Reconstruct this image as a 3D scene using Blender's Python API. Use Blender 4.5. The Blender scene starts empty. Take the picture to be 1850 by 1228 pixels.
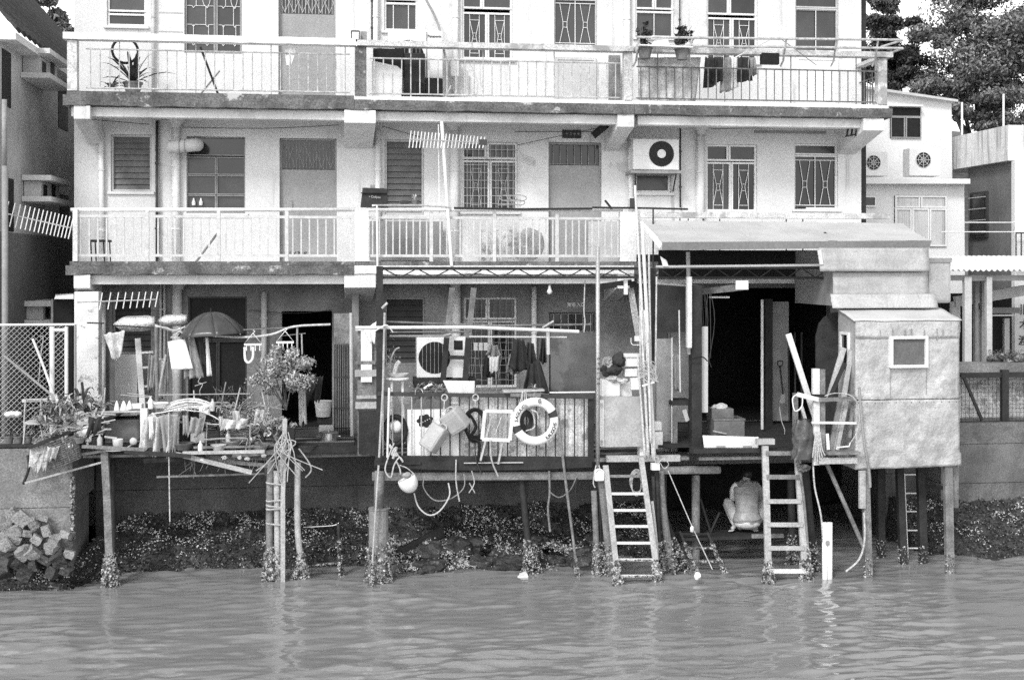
import bpy, bmesh, math, random
from mathutils import Vector, Matrix, noise
random.seed(7)
R = math.radians
sc = bpy.context.scene
# ---------------------------------------------------------------- camera
F, TAN, LDIST, HOR, EYE = 2250.0, 0.127, 21.6, 485.0, 4.9
TH = math.atan(TAN)
cam = bpy.data.cameras.new('camera')
cam.sensor_width = 36.0
cam.lens = 36.0 * F / 1850.0
cam.shift_y = -(614.0 - HOR) / 1850.0
cam.clip_end = 600.0
camo = bpy.data.objects.new('camera', cam)
camo.location = (0, -LDIST, EYE)
camo.rotation_euler = (R(90), 0, -TH)
sc.collection.objects.link(camo)
sc.camera = camo
# ---------------------------------------------------------------- sky, sun, exposure
SUN_EL, SUN_AZ = R(41), R(-33)          # azimuth measured from straight in front of the facade, negative = left
world = bpy.data.worlds.new('World')
sc.world = world
world.use_nodes = True
wn, wl = world.node_tree.nodes, world.node_tree.links
wn.clear()
sky = wn.new('ShaderNodeTexSky')
sky.sky_type = 'NISHITA'
sky.sun_disc = False
sky.sun_elevation = SUN_EL
sky.sun_rotation = R(180) - SUN_AZ
sky.dust_density = 1.0
sky.air_density = 2.2
bw = wn.new('ShaderNodeRGBToBW')
bg = wn.new('ShaderNodeBackground')
bg.inputs['Strength'].default_value = 0.15
wo = wn.new('ShaderNodeOutputWorld')
wl.new(sky.outputs[0], bw.inputs[0])
wl.new(bw.outputs[0], bg.inputs['Color'])
wl.new(bg.outputs[0], wo.inputs['Surface'])
sun = bpy.data.lights.new('sun', 'SUN')
sun.energy = 1.1
sun.angle = R(12)
sun.color = (1.0, 1.0, 1.0)             # black and white photograph: neutral light
suno = bpy.data.objects.new('sun', sun)
sdir = Vector((math.sin(SUN_AZ) * math.cos(SUN_EL), -math.cos(SUN_AZ) * math.cos(SUN_EL), math.sin(SUN_EL)))
suno.rotation_euler = (-sdir).to_track_quat('-Z', 'Y').to_euler()
suno.location = (0, -15, 20)
sc.collection.objects.link(suno)
sc.view_settings.view_transform = 'Standard'
sc.view_settings.look = 'None'
sc.view_settings.gamma = 1.0
sc.view_settings.exposure = 1.1
sc.view_settings.use_curve_mapping = False
sc.cycles.use_denoising = False        # keeps a fine film-like grain
sc.cycles.max_bounces = 8
sc.cycles.diffuse_bounces = 5
sc.cycles.transparent_max_bounces = 4
# ---------------------------------------------------------------- pixel (of the 1850 px photograph) at facade-parallel depth Y -> world
_f = Vector((math.sin(TH), math.cos(TH), 0)); _r = Vector((math.cos(TH), -math.sin(TH), 0)); _u = Vector((0, 0, 1))
def P(px, py, Y=0.0):
    d = _f + _r * ((px - 925) / F) + _u * ((HOR - py) / F)
    return Vector((0, -LDIST, EYE)) + d * ((Y + LDIST) / d.y)
def rect(px0, py0, px1, py1, Y):
    my, mx = (py0 + py1) / 2, (px0 + px1) / 2
    return P(px0, my, Y).x, P(px1, my, Y).x, P(mx, py1, Y).z, P(mx, py0, Y).z
# ---------------------------------------------------------------- materials: greys only
MATS = {}
def M(name, c, rough=.8, var=.2, scale=3., fine=.12, streak=0., streak_c=.06, patch=0., patch_c=.1, patch_s=1.6, patch_t=.55,
      metal=0., bump=.15, spec=.4, st=(7, 7, .45), thr=.56):
    m = bpy.data.materials.new(name); m.use_nodes = True
    n, l = m.node_tree.nodes, m.node_tree.links
    b = n['Principled BSDF']
    b.inputs['Roughness'].default_value = rough
    b.inputs['Metallic'].default_value = metal
    b.inputs['Specular IOR Level'].default_value = spec
    g = n.new('ShaderNodeNewGeometry')
    def nz(sc_, det=4, vec=None, rgh=.6):
        t = n.new('ShaderNodeTexNoise'); t.inputs['Scale'].default_value = sc_; t.inputs['Detail'].default_value = det
        t.inputs['Roughness'].default_value = rgh
        l.new(vec or g.outputs['Position'], t.inputs['Vector']); return t.outputs['Fac']
    def mr(fac, a, bb, c0, c1):
        t = n.new('ShaderNodeMapRange'); t.interpolation_type = 'SMOOTHSTEP'; l.new(fac, t.inputs[0])
        for i, v in enumerate((a, bb, c0, c1)): t.inputs[i + 1].default_value = v
        return t.outputs[0]
    def mul(a, bb):
        t = n.new('ShaderNodeMath'); t.operation = 'MULTIPLY'; l.new(a, t.inputs[0])
        if isinstance(bb, (int, float)): t.inputs[1].default_value = bb
        else: l.new(bb, t.inputs[1])
        return t.outputs[0]
    def mix(fac, a, bval):
        t = n.new('ShaderNodeMix'); t.data_type = 'FLOAT'; l.new(fac, t.inputs[0]); l.new(a, t.inputs[2]); t.inputs[3].default_value = bval
        return t.outputs[0]
    n1 = nz(scale, 6)
    v = mr(n1, .25, .75, c * (1 - var), c * (1 + var))
    n2 = nz(48, 1.5, None, .8)
    v = mul(v, mr(n2, .3, .7, 1 - 1.7 * fine, 1 + 1.5 * fine))
    if streak:
        mp = n.new('ShaderNodeMapping'); mp.inputs['Scale'].default_value = st; l.new(g.outputs['Position'], mp.inputs[0])
        f = mr(nz(1., 5, mp.outputs[0]), thr, thr + .18, 0, streak)
        v = mix(f, v, streak_c)
    if patch:
        f = mr(nz(patch_s, 7, None, .68), patch_t, patch_t + .07, 0, patch)
        v = mix(f, v, patch_c)
    l.new(v, b.inputs['Base Color'])
    if bump:
        bp = n.new('ShaderNodeBump'); bp.inputs['Strength'].default_value = bump; bp.inputs['Distance'].default_value = .02
        l.new(nz(22, 6), bp.inputs['Height']); l.new(bp.outputs[0], b.inputs['Normal'])
    MATS[name] = m
    return m
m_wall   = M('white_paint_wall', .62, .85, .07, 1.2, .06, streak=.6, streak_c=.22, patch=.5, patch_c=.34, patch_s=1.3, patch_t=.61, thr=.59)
m_wallg  = M('grimy_shaded_ground_floor_wall', .2, .9, .3, 1.5, .15, streak=.5, streak_c=.12, patch=.6, patch_c=.2, patch_s=1.1)  # stained wall, base colour also darkened for the shade under the slab
m_pillar = M('peeling_white_pillar', .66, .85, .15, 2.5, .1, streak=.4, streak_c=.25, patch=.85, patch_c=.16, patch_s=3.2, patch_t=.56)
m_slab   = M('weathered_slab_edge', .115, .95, .45, 2.5, .25, streak=.6, streak_c=.06, patch=.8, patch_c=.5, patch_s=2.2, patch_t=.57, bump=.5, st=(4, 4, 1.))
m_cope   = M('stained_coping', .5, .9, .3, 2.2, .2, streak=.5, streak_c=.17, patch=.7, patch_c=.2, patch_s=1.5, patch_t=.52, bump=.4)
m_copew  = M('pale_coping', .68, .9, .12, 2.2, .12, streak=.4, streak_c=.25, patch=.5, patch_c=.3, patch_s=2.4, patch_t=.6, bump=.3)
m_soffit = M('soffit_plaster', .62, .9, .12, 1.5, .08, streak=.3, streak_c=.25, patch=.35, patch_c=.3, patch_s=1.4)
m_white  = M('white_gloss_paint', .68, .45, .05, 3, .04, streak=.15, streak_c=.45)
m_whiteo = M('old_white_paint', .68, .6, .1, 4, .08, streak=.3, streak_c=.3, patch=.3, patch_c=.3, patch_s=5, patch_t=.6)
m_light  = M('light_grey_paint', .46, .6, .12, 3, .08, streak=.25, streak_c=.25)
m_mid    = M('mid_grey_paint', .24, .65, .18, 3, .1, streak=.25, streak_c=.12)
m_dark   = M('dark_grey_paint', .036, .55, .3, 4, .15)
m_black  = M('black_rubber', .011, .6, .3, 6, .15, spec=.25)
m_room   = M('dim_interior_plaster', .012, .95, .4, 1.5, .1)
m_glass  = M('dark_window_glass', .018, .12, .5, 1.4, .05, spec=.5, bump=.02)
m_glassg = M('dusty_window_glass', .042, .22, .3, 2.2, .12, spec=.5, bump=.05, streak=.3, streak_c=.05)
m_slat   = M('grey_louvre_slat', .15, .6, .2, 5, .1, streak=.3, streak_c=.1)
m_door   = M('grey_painted_door', .28, .6, .1, 1.6, .1, streak=.25, streak_c=.2)
m_doord  = M('dark_metal_door', .1, .5, .35, 2., .15, patch=.5, patch_c=.2, patch_s=1.6)
m_steel  = M('rusty_dark_steel', .02, .7, .35, 6, .2)
m_galv   = M('galvanised_steel', .42, .45, .15, 4, .15, metal=.5, streak=.2, streak_c=.2)
m_alu    = M('polished_aluminium', .5, .28, .1, 5, .1, metal=.9)
m_wood   = M('grey_weathered_wood', .17, .85, .35, 5, .2, streak=.5, streak_c=.07, st=(30, 30, 1.2), bump=.4)
m_woodl  = M('pale_dry_wood', .36, .8, .2, 5, .15, streak=.4, streak_c=.25, st=(30, 30, 1.5), bump=.3)
m_woodw  = M('white_painted_wood', .58, .7, .1, 4, .1, streak=.35, streak_c=.3, st=(25, 25, 1.5))
m_woodd  = M('dark_wet_wood', .022, .75, .4, 5, .2, streak=.5, streak_c=.02, st=(30, 30, 1.), bump=.4)
m_bamboo = M('dry_bamboo', .48, .55, .2, 6, .15, streak=.25, streak_c=.2)
m_rope   = M('pale_rope', .4, .9, .2, 20, .2)
m_cable  = M('dark_cable', .03, .6, .2, 10, .1)
m_foam   = M('white_foam', .7, .7, .05, 5, .06)
m_cloth  = M('white_cloth', .7, .9, .05, 6, .08)
m_clothg = M('grey_cloth', .26, .95, .25, 5, .15)
m_clothd = M('dark_cloth', .035, .95, .3, 5, .15)
m_tarp   = M('ragged_pale_tarp', .42, .85, .3, 5, .2, streak=.5, streak_c=.16, st=(14, 14, 1.))
m_sheet  = M('mottled_sheet_metal', .36, .55, .2, 2.2, .12, patch=.5, patch_c=.27, patch_s=1.5, patch_t=.53, streak=.35, streak_c=.22, metal=.15, st=(10, 10, .6))
m_sheetd = M('stained_corrugated_sheet', .5, .6, .3, 4, .2, patch=.75, patch_c=.16, patch_s=3.5, patch_t=.53, streak=.5, streak_c=.1, st=(12, 12, .6))
m_awn    = M('awning_sheet', .46, .55, .12, 1.6, .08, streak=.4, streak_c=.34, st=(5, 1.2, .6))
m_fascia = M('awning_fascia', .16, .7, .15, 2, .1, streak=.5, streak_c=.12, st=(25, 25, .5))
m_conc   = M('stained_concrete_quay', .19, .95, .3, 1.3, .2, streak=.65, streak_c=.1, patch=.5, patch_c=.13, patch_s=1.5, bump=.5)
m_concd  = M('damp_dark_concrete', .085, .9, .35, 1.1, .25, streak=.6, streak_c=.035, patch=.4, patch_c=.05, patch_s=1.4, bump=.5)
m_rock   = M('pale_rubble_stone', .22, .95, .3, 6, .25, patch=.5, patch_c=.2, patch_s=6, bump=.8)
m_rockd  = M('wet_shore_rock', .035, .6, .5, 4, .35, bump=1., patch=.6, patch_c=.2, patch_s=9, patch_t=.58)
m_mussel = M('wet_mussel_shell', .035, .3, .6, 14, .3, bump=.4, patch=.95, patch_c=.55, patch_s=19, patch_t=.58)  # pale patches put a lit speckle into the shell colour
m_barn   = M('barnacle_shell', .38, .9, .55, 18, .3, bump=.6, patch=.95, patch_c=.04, patch_s=15, patch_t=.47)
m_leaf   = M('dark_leaf', .035, .45, .8, 2.5, .4, bump=0)
m_leafm  = M('mid_leaf', .13, .35, .9, 5, .5, bump=0)
m_leafl  = M('pale_leaf', .34, .4, .6, 8, .3, bump=0)
m_bark   = M('tree_bark', .09, .9, .4, 6, .3, bump=.6)
m_soil   = M('dark_soil', .04, .95, .4, 8, .3)
m_tile   = M('dark_roof_tile', .035, .8, .4, 3, .3)
m_house  = M('neighbour_wall_render', .45, .9, .2, .9, .12, streak=.4, streak_c=.22, patch=.4, patch_c=.28, patch_s=.8)
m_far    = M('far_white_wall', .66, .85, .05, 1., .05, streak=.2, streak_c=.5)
m_farg   = M('shaded_grey_wall', .14, .9, .25, 1., .1, streak=.4, streak_c=.08)  # dark grey carrying painted shade: alley panel and wall below the parapet
m_stain  = M('streaked_parapet', .66, .9, .15, 3, .15, streak=.8, streak_c=.3, st=(4, 9, .7), thr=.48, patch=.5, patch_c=.4, patch_s=3)
m_curt   = M('pale_curtain', .5, .95, .1, 3, .08, streak=.7, streak_c=.25, st=(26, 26, .15), thr=.5)
m_skin   = M('skin', .4, .55, .08, 9, .04, bump=.05)
m_hair   = M('black_hair', .012, .5, .3, 30, .2)
m_shirt  = M('grey_satin_shirt', .27, .35, .2, 7, .1, bump=.3)
m_pants  = M('pale_trousers', .52, .8, .1, 8, .1)
m_wicker = M('old_wicker', .12, .85, .4, 25, .3)
m_plast  = M('pale_plastic_can', .34, .4, .12, 5, .08, streak=.2, streak_c=.35)
m_plastd = M('grey_plastic_crate', .13, .5, .25, 6, .1)
m_pot    = M('clay_pot', .14, .85, .3, 6, .15)
m_umb    = M('umbrella_nylon', .055, .26, .15, 8, .08)
m_foil   = M('crinkled_foil', .55, .35, .25, 9, .2, metal=.6, bump=.9)
m_pvc    = M('white_pvc_pipe', .74, .35, .05, 5, .05, streak=.2, streak_c=.4)
m_frost  = M('frosted_pane', .11, .5, .12, 5, .12)
m_ink    = M('black_ink', .015, .8, .1, 5, .05, bump=0)
m_chalk  = M('white_lettering', .85, .7, .03, 5, .03, bump=0)
# ---------------------------------------------------------------- mesh builder
def V(*a): return Vector(a)
class MB:
    def __init__(s): s.v = []; s.f = []
    def add(s, vs, fs):
        n = len(s.v); s.v += [tuple(v) for v in vs]; s.f += [tuple(i + n for i in f) for f in fs]; return s
    def hexa(s, p): return s.add(p, [(3, 2, 1, 0), (4, 5, 6, 7), (0, 1, 5, 4), (1, 2, 6, 5), (2, 3, 7, 6), (3, 0, 4, 7)])
    def box(s, x0, x1, y0, y1, z0, z1):
        return s.hexa([(x0, y0, z0), (x1, y0, z0), (x1, y1, z0), (x0, y1, z0), (x0, y0, z1), (x1, y0, z1), (x1, y1, z1), (x0, y1, z1)])
    def pbox(s, px0, py0, px1, py1, Y, dep):
        x0, x1, z0, z1 = rect(px0, py0, px1, py1, Y); return s.box(x0, x1, Y, Y + dep, z0, z1)
    def beam(s, a, b, w, d, ref=None):
        a, b = Vector(a), Vector(b); ax = (b - a).normalized(); ref = Vector(ref) if ref else V(0, 1, 0)
        if abs(ax.dot(ref)) > .95: ref = V(0, 0, 1)
        dv = (ref - ax * ref.dot(ax)).normalized(); wv = ax.cross(dv); dv = dv * d / 2; wv = wv * w / 2
        return s.hexa([a - wv - dv, a + wv - dv, a + wv + dv, a - wv + dv, b - wv - dv, b + wv - dv, b + wv + dv, b - wv + dv])
    def pbeam(s, px0, py0, Y0, px1, py1, Y1, w, d): return s.beam(P(px0, py0, Y0), P(px1, py1, Y1), w, d)
    def tube(s, pts, r, n=7, closed=False, cap=True, flat=None):
        pts = [Vector(p) for p in pts]; k = len(pts)
        rs = list(r) if isinstance(r, (list, tuple)) else [r] * k
        t0 = (pts[1] - pts[0]).normalized(); u = t0.orthogonal().normalized(); vs = []; fs = []
        for i, p in enumerate(pts):
            if closed: t = (pts[(i + 1) % k] - pts[i - 1]).normalized()
            else: t = (pts[min(i + 1, k - 1)] - pts[max(i - 1, 0)])
            t = t.normalized() if t.length > 1e-9 else t0
            u = (u - t * u.dot(t)); u = u.normalized() if u.length > 1e-6 else t.orthogonal().normalized(); w = t.cross(u)
            for j in range(n):
                a = 2 * math.pi * j / n; vs.append(p + (u * math.cos(a) + w * math.sin(a)) * rs[i])
        for i in range(k if closed else k - 1):
            for j in range(n):
                a, b = i * n + j, i * n + (j + 1) % n; c, d = ((i + 1) % k) * n + (j + 1) % n, ((i + 1) % k) * n + j
                fs.append((a, b, c, d))
        if cap and not closed: fs.append(tuple(range(n))[::-1]); fs.append(tuple(range((k - 1) * n, k * n)))
        return s.add(vs, fs)
    def ptube(s, pl, r, n=7, sm=0, **k):
        pts = [P(*q) for q in pl]
        return s.tube(curve(pts, sm) if sm else pts, r if not (sm and isinstance(r, list)) else r[0], n, **k)
    def lathe(s, prof, c, n=20, axis=(0, 0, 1), cap=True):
        ax = Vector(axis).normalized(); u = ax.orthogonal().normalized(); w = ax.cross(u); c = Vector(c); vs = []; fs = []; k = len(prof)
        for r, h in prof:
            for j in range(n):
                a = 2 * math.pi * j / n; vs.append(c + ax * h + (u * math.cos(a) + w * math.sin(a)) * r)
        for i in range(k - 1):
            for j in range(n): fs.append((i * n + j, i * n + (j + 1) % n, (i + 1) * n + (j + 1) % n, (i + 1) * n + j))
        if cap: fs.append(tuple(range(n))[::-1]); fs.append(tuple(range((k - 1) * n, k * n)))
        return s.add(vs, fs)
    def grid(s, fn, nu, nv):
        vs = [fn(i / nu, j / nv) for j in range(nv + 1) for i in range(nu + 1)]; w = nu + 1
        return s.add(vs, [(j * w + i, j * w + i + 1, (j + 1) * w + i + 1, (j + 1) * w + i) for j in range(nv) for i in range(nu)])
    def prism(s, pts, dv):
        n = len(pts); pts = [Vector(p) for p in pts]; dv = Vector(dv)
        return s.add(pts + [p + dv for p in pts], [tuple(range(n)), tuple(range(2 * n - 1, n - 1, -1))] + [(i, i + n, (i + 1) % n + n, (i + 1) % n) for i in range(n)])
    def lump(s, c, rx, ry, rz, seed=0, amp=.25, sub=2):
        bm = bmesh.new(); bmesh.ops.create_icosphere(bm, subdivisions=sub, radius=1); c = Vector(c)
        for v in bm.verts:
            k = 1 + amp * noise.noise(v.co * 1.6 + Vector((seed * 3.1, seed * 1.7, seed))) + amp * .5 * noise.noise(v.co * 4 + Vector((seed, 9, 1)))
            v.co = c + Vector((v.co.x * rx * k, v.co.y * ry * k, v.co.z * rz * k))
        bm.verts.index_update()
        s.add([v.co for v in bm.verts], [[v.index for v in f.verts] for f in bm.faces]); bm.free(); return s
    def merge(s, o): return s.add(o.v, o.f)
def curve(pts, n=6):
    pts = [Vector(p) for p in pts]; q = [pts[0]] + pts + [pts[-1]]; out = []
    for i in range(1, len(q) - 2):
        for k in range(n):
            t = k / n; a, b, c, d = q[i - 1], q[i], q[i + 1], q[i + 2]
            out.append(.5 * ((2 * b) + (c - a) * t + (2 * a - 5 * b + 4 * c - d) * t * t + (3 * b - a - 3 * c + d) * t ** 3))
    out.append(pts[-1]); return out
COL = sc.collection
WP = {}
def wpos(o): return WP[o.name]
def link(o, world_loc, parent=None):
    COL.objects.link(o)
    if parent is not None: o.parent = parent; o.location = world_loc - WP[parent.name]
    else: o.location = world_loc
    WP[o.name] = Vector(world_loc)
    return o
def build(mb, name, mat, parent=None, smooth=False, bevel=0., solid=0., origin=None, sub=0):
    vs = [Vector(v) for v in mb.v]
    if origin is None:
        xs = [v.x for v in vs]; ys = [v.y for v in vs]; zs = [v.z for v in vs]
        origin = V((min(xs) + max(xs)) / 2, (min(ys) + max(ys)) / 2, min(zs))
    me = bpy.data.meshes.new(name)
    me.from_pydata([tuple(v - origin) for v in vs], [], mb.f); me.materials.append(mat)
    if smooth: me.polygons.foreach_set('use_smooth', [True] * len(me.polygons))
    me.update()
    bm = bmesh.new(); bm.from_mesh(me); bmesh.ops.recalc_face_normals(bm, faces=bm.faces)
    if bevel:
        es = [e for e in bm.edges if e.is_manifold and e.calc_face_angle(0) > .5]
        try: bmesh.ops.bevel(bm, geom=es, offset=bevel, segments=2, affect='EDGES', profile=.6, clamp_overlap=True)
        except Exception: pass
    bm.to_mesh(me); bm.free()
    o = bpy.data.objects.new(name, me); link(o, origin, parent)
    if solid:
        md = o.modifiers.new('solid', 'SOLIDIFY'); md.thickness = solid; md.offset = 0
    if sub:
        md = o.modifiers.new('sub', 'SUBSURF'); md.levels = sub; md.render_levels = sub
    return o
def tag(o, label=None, cat=None, group=None, kind=None):
    if label: o['label'] = label
    if cat: o['category'] = cat
    if group: o['group'] = group
    if kind: o['kind'] = kind
    return o
def root(name, loc, label, cat, group=None):
    o = bpy.data.objects.new(name, None); o.empty_display_size = .2; link(o, Vector(loc)); return tag(o, label, cat, group)
def T(mb, name, mat, label, cat, group=None, **k): return tag(build(mb, name, mat, **k), label, cat, group)
def dupe(o, shift, parent=None):
    c = o.copy(); link(c, WP[o.name] + Vector(shift), parent); return c
def dupe_tree(o, shift, label=None, group=None):
    c = dupe(o, shift)
    if label: c['label'] = label
    if group: c['group'] = group
    for ch in list(o.children):
        d = dupe(ch, shift, c)
        for g in list(ch.children): dupe(g, shift, d)
    return c
def text(body, size, font_w=0.):
    cu = bpy.data.curves.new('lettering', 'FONT'); cu.body = body; cu.size = size; cu.align_x = 'CENTER'; cu.align_y = 'CENTER'; cu.extrude = .001; cu.offset = font_w; cu.resolution_u = 2
    o = bpy.data.objects.new('lettering', cu); COL.objects.link(o); bpy.context.view_layer.update()
    me = o.evaluated_get(bpy.context.evaluated_depsgraph_get()).to_mesh()
    vs = [v.co.copy() for v in me.vertices]; fs = [tuple(p.vertices) for p in me.polygons]
    o.to_mesh_clear(); bpy.data.objects.remove(o); return vs, fs
def put_text(body, size, c, rot=0., font_w=0.):
    vs, fs = text(body, size, font_w); c = Vector(c); ca, sa = math.cos(rot), math.sin(rot); mb = MB()
    return mb.add([c + V(v.x * ca - v.y * sa, -v.z, v.x * sa + v.y * ca) for v in vs], fs)
def barn(path, rad, n, size=.03, seed=1):
    """crust of little shells round a path of points"""
    rnd = random.Random(seed); mb = MB(); path = [Vector(p) for p in path]; n = int(n * 1.7); size *= .72
    for i in range(n):
        t = rnd.random() * (len(path) - 1); k = int(t); p = path[k].lerp(path[k + 1], t - k)
        rr = rad if not isinstance(rad, (list, tuple)) else rad[0] + (rad[1] - rad[0]) * t / (len(path) - 1)
        a = rnd.random() * 6.283; s = size * rnd.uniform(.5, 1.3); q = p + V(math.cos(a), math.sin(a), 0) * rr * rnd.uniform(.6, 1.15)
        e = Matrix.Rotation(rnd.random() * 6.28, 3, V(rnd.gauss(0, 1), rnd.gauss(0, 1), rnd.gauss(0, 1)).normalized())
        pv = [q + e @ V(*w) * s for w in ((1, 0, 0), (-.7, .6, 0), (-.7, -.6, 0), (0, 0, .9), (0, .1, -.8))]
        mb.add(pv, [(0, 1, 3), (1, 2, 3), (2, 0, 3), (1, 0, 4), (2, 1, 4), (0, 2, 4)])
    return mb
def crust(path, rad, n, size, seed, parent, mat=None):
    return tag(build(barn(path, rad, n, size, seed), 'barnacle_crust', mat or m_barn, parent), kind='stuff')
def leaf_at(mb, p, d, L, W, droop=.3, up=None):
    d = Vector(d).normalized(); side = d.cross(up or V(0, 0, 1))
    side = side.normalized() if side.length > 1e-3 else V(1, 0, 0); p = Vector(p); q = d * L
    a = p + q * .5 + side * W / 2; b = p + q * .5 - side * W / 2; mid = p + q * .5 + V(0, 0, .0) - V(0, 0, droop * L * .12); tip = p + q - V(0, 0, droop * L)
    mb.add([p, a, tip, b, mid], [(0, 1, 4), (1, 2, 4), (2, 3, 4), (3, 0, 4)])
def leaves(mb, c, r, n, size, seed=0, shell=.5):
    rnd = random.Random(seed); c = Vector(c)
    for i in range(n):
        d = V(rnd.gauss(0, 1), rnd.gauss(0, 1), rnd.gauss(0, 1)).normalized(); k = (shell + (1 - shell) * rnd.random()) * rnd.uniform(.75, 1.08)
        p = c + V(d.x * r[0], d.y * r[1], d.z * r[2]) * k
        n_ = (d + V(rnd.gauss(0, .6), rnd.gauss(0, .6), rnd.gauss(0, .6) + .3)).normalized(); u = n_.orthogonal().normalized()
        u = Matrix.Rotation(rnd.random() * 6.28, 3, n_) @ u; w = n_.cross(u); s = size * rnd.uniform(.6, 1.4)
        mb.add([p - u * s, p + w * s * .42, p + u * s, p - w * s * .42], [(0, 1, 2, 3)])
def cloth(name, mat, top, bot, nx=14, nz=12, amp=.03, waves=4, seed=0, solid=.006, parent=None, ragged=0.):
    """hanging cloth between two polylines of points"""
    top = [Vector(p) for p in top]; bot = [Vector(p) for p in bot]; rnd = random.Random(seed); ph = rnd.random() * 6
    def at(pl, u):
        t = u * (len(pl) - 1); k = min(int(t), len(pl) - 2); return pl[k].lerp(pl[k + 1], t - k)
    rag = [rnd.uniform(0, ragged) for _ in range(nx + 2)]
    def fn(u, v):
        b = at(bot, u); a = at(top, u); b = b.lerp(a, rag[int(u * nx)])
        p = a.lerp(b, v); w = math.sin(u * waves * 6.283 + ph + v * 1.3) + .5 * math.sin(u * waves * 2.3 * 6.283 + ph * 2)
        return p + V(.25 * amp * w * v, amp * w * (.25 + .75 * v), amp * .6 * noise.noise(V(u * 5, v * 5, seed)))
    return build(MB().grid(fn, nx, nz), name, mat, parent, smooth=True, solid=solid)

ORD = ('first second third fourth fifth sixth seventh eighth ninth tenth eleventh twelfth thirteenth fourteenth fifteenth sixteenth seventeenth eighteenth nineteenth twentieth '
       'twenty-first twenty-second twenty-third twenty-fourth twenty-fifth twenty-sixth twenty-seventh twenty-eighth').split()
# ================================================================= THE SETTING: water, land
def wave(x, y):
    k = max(0, min(1, (y + 9.5) / 2)) * max(0, min(1, (.3 - y) / .4 + .4)) * max(0, min(1, (x + 9.5) / 1.5)) * max(0, min(1, (15.5 - x) / 1.5))
    s = .030 * noise.noise(V(x * .45, y * 1.0, 0)) + .022 * noise.noise(V(x * .9 + 4, y * 2.2 + x * .3, 3)) + (.022 * noise.noise(V(x * 1.5 - y * .6, y * 4.6, 7)) + .016 * noise.noise(V(x * 2.8 + y, y * 8, 5)) + .0085 * noise.noise(V(x * 5.5 + y, y * 14, 9))) * (.45 + 1.1 * max(0, .5 + noise.noise(V(x * .35, y * .5, 21))))
    return s * k
xs = [-160, -60, -25, -14] + [-10 + .06 * i for i in range(430)] + [20, 40, 80, 160]
ys = [-160, -60, -30, -16] + [-10 + .03 * i for i in range(350)] + [3]
mb = MB(); w = len(xs)
mb.add([(x, y, wave(x, y)) for y in ys for x in xs], [(j * w + i, j * w + i + 1, (j + 1) * w + i + 1, (j + 1) * w + i) for j in range(len(ys) - 1) for i in range(w - 1)])
m_water = bpy.data.materials.new('murky_harbour_water'); m_water.use_nodes = True
n_, l_ = m_water.node_tree.nodes, m_water.node_tree.links; b_ = n_['Principled BSDF']
b_.inputs['Base Color'].default_value = (.21, .21, .21, 1); b_.inputs['Roughness'].default_value = .05; b_.inputs['IOR'].default_value = 1.95; b_.inputs['Specular IOR Level'].default_value = .6
g_ = n_.new('ShaderNodeNewGeometry'); mp_ = n_.new('ShaderNodeMapping'); mp_.inputs['Scale'].default_value = (1., 2.4, 1.); l_.new(g_.outputs['Position'], mp_.inputs[0])
t1 = n_.new('ShaderNodeTexNoise'); t1.inputs['Scale'].default_value = 3.2; t1.inputs['Detail'].default_value = 5; t1.inputs['Roughness'].default_value = .62; t1.inputs['Distortion'].default_value = .5; l_.new(mp_.outputs[0], t1.inputs['Vector'])
bp_ = n_.new('ShaderNodeBump'); bp_.inputs['Strength'].default_value = .1; bp_.inputs['Distance'].default_value = .05; l_.new(t1.outputs['Fac'], bp_.inputs['Height']); l_.new(bp_.outputs[0], b_.inputs['Normal'])
tag(build(mb, 'water', m_water, smooth=True, origin=V(0, 0, 0)), kind='structure')
XL = P(131, 900, -1.6).x          # corner of the left quay
XR = P(1700, 800, -.5).x          # start of the right quay
mb = MB(); mb.box(-150, 150, -160, 160, -3.2, -3)
tag(build(mb, 'seabed', m_soil), kind='structure')
mb = MB()
mb.box(-120, 120, 1.3, 40, 1.2, 2.02)
mb.box(-120, XL - .02, -1.2, 1.298, 1.2, 2.02); mb.box(XR + .02, 120, -.1, 1.298, 1.2, 2.02)
tag(build(mb, 'ground', m_conc), kind='structure')
def hill(u, v):
    x = -130 + 260 * u; y = 17 + 95 * v
    return V(x, y, 1.0 + 24 * math.sin(min(1, v * 1.3) * 1.57) * (.55 + .45 * noise.noise(V(x * .03, y * .03, 2))) * (1 if x > 0 else .5 + .5 * max(0, 1 + x / 40)))
tag(build(MB().grid(hill, 60, 30), 'hillside', m_leaf, smooth=True), kind='structure')
m_concr = M('grey_streaked_concrete', .13, .95, .35, 1.6, .2, streak=.7, streak_c=.26, patch=.5, patch_c=.07, patch_s=1.8, bump=.5, thr=.6)
# quay walls
def quayblock(name, label, x0, x1, yf, z0, z1, mat, seams=()):
    r = root(name, ((x0 + x1) / 2, yf, z0), label, 'quay wall'); edges = [z0] + list(seams) + [z1]
    for a, b in zip(edges[:-1], edges[1:]):
        build(MB().box(x0, x1, yf + random.uniform(0, .012), yf + 1.2, a + .006, b), 'concrete_course', mat, r, bevel=.012)
    return r
quayblock('quay_wall', 'pale stained concrete quay wall on the far left with rubble stacked against it', -40, XL, -1.6, -1.5, 2.13, m_conc, (1.2,))
XV0, XV1 = P(1205, 900, .1).x, P(1600, 900, .1).x      # open cavity under the house where the person squats
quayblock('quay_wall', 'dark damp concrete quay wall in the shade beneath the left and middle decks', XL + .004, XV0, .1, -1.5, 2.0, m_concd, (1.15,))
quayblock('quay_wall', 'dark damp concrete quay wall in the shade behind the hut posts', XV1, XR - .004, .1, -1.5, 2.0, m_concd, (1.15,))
quayblock('quay_wall', 'back wall of the dark cavity behind the squatting person', XV0 - .3, XV1 + .3, 2.9, -1.5, 1.19, m_room)
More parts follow.
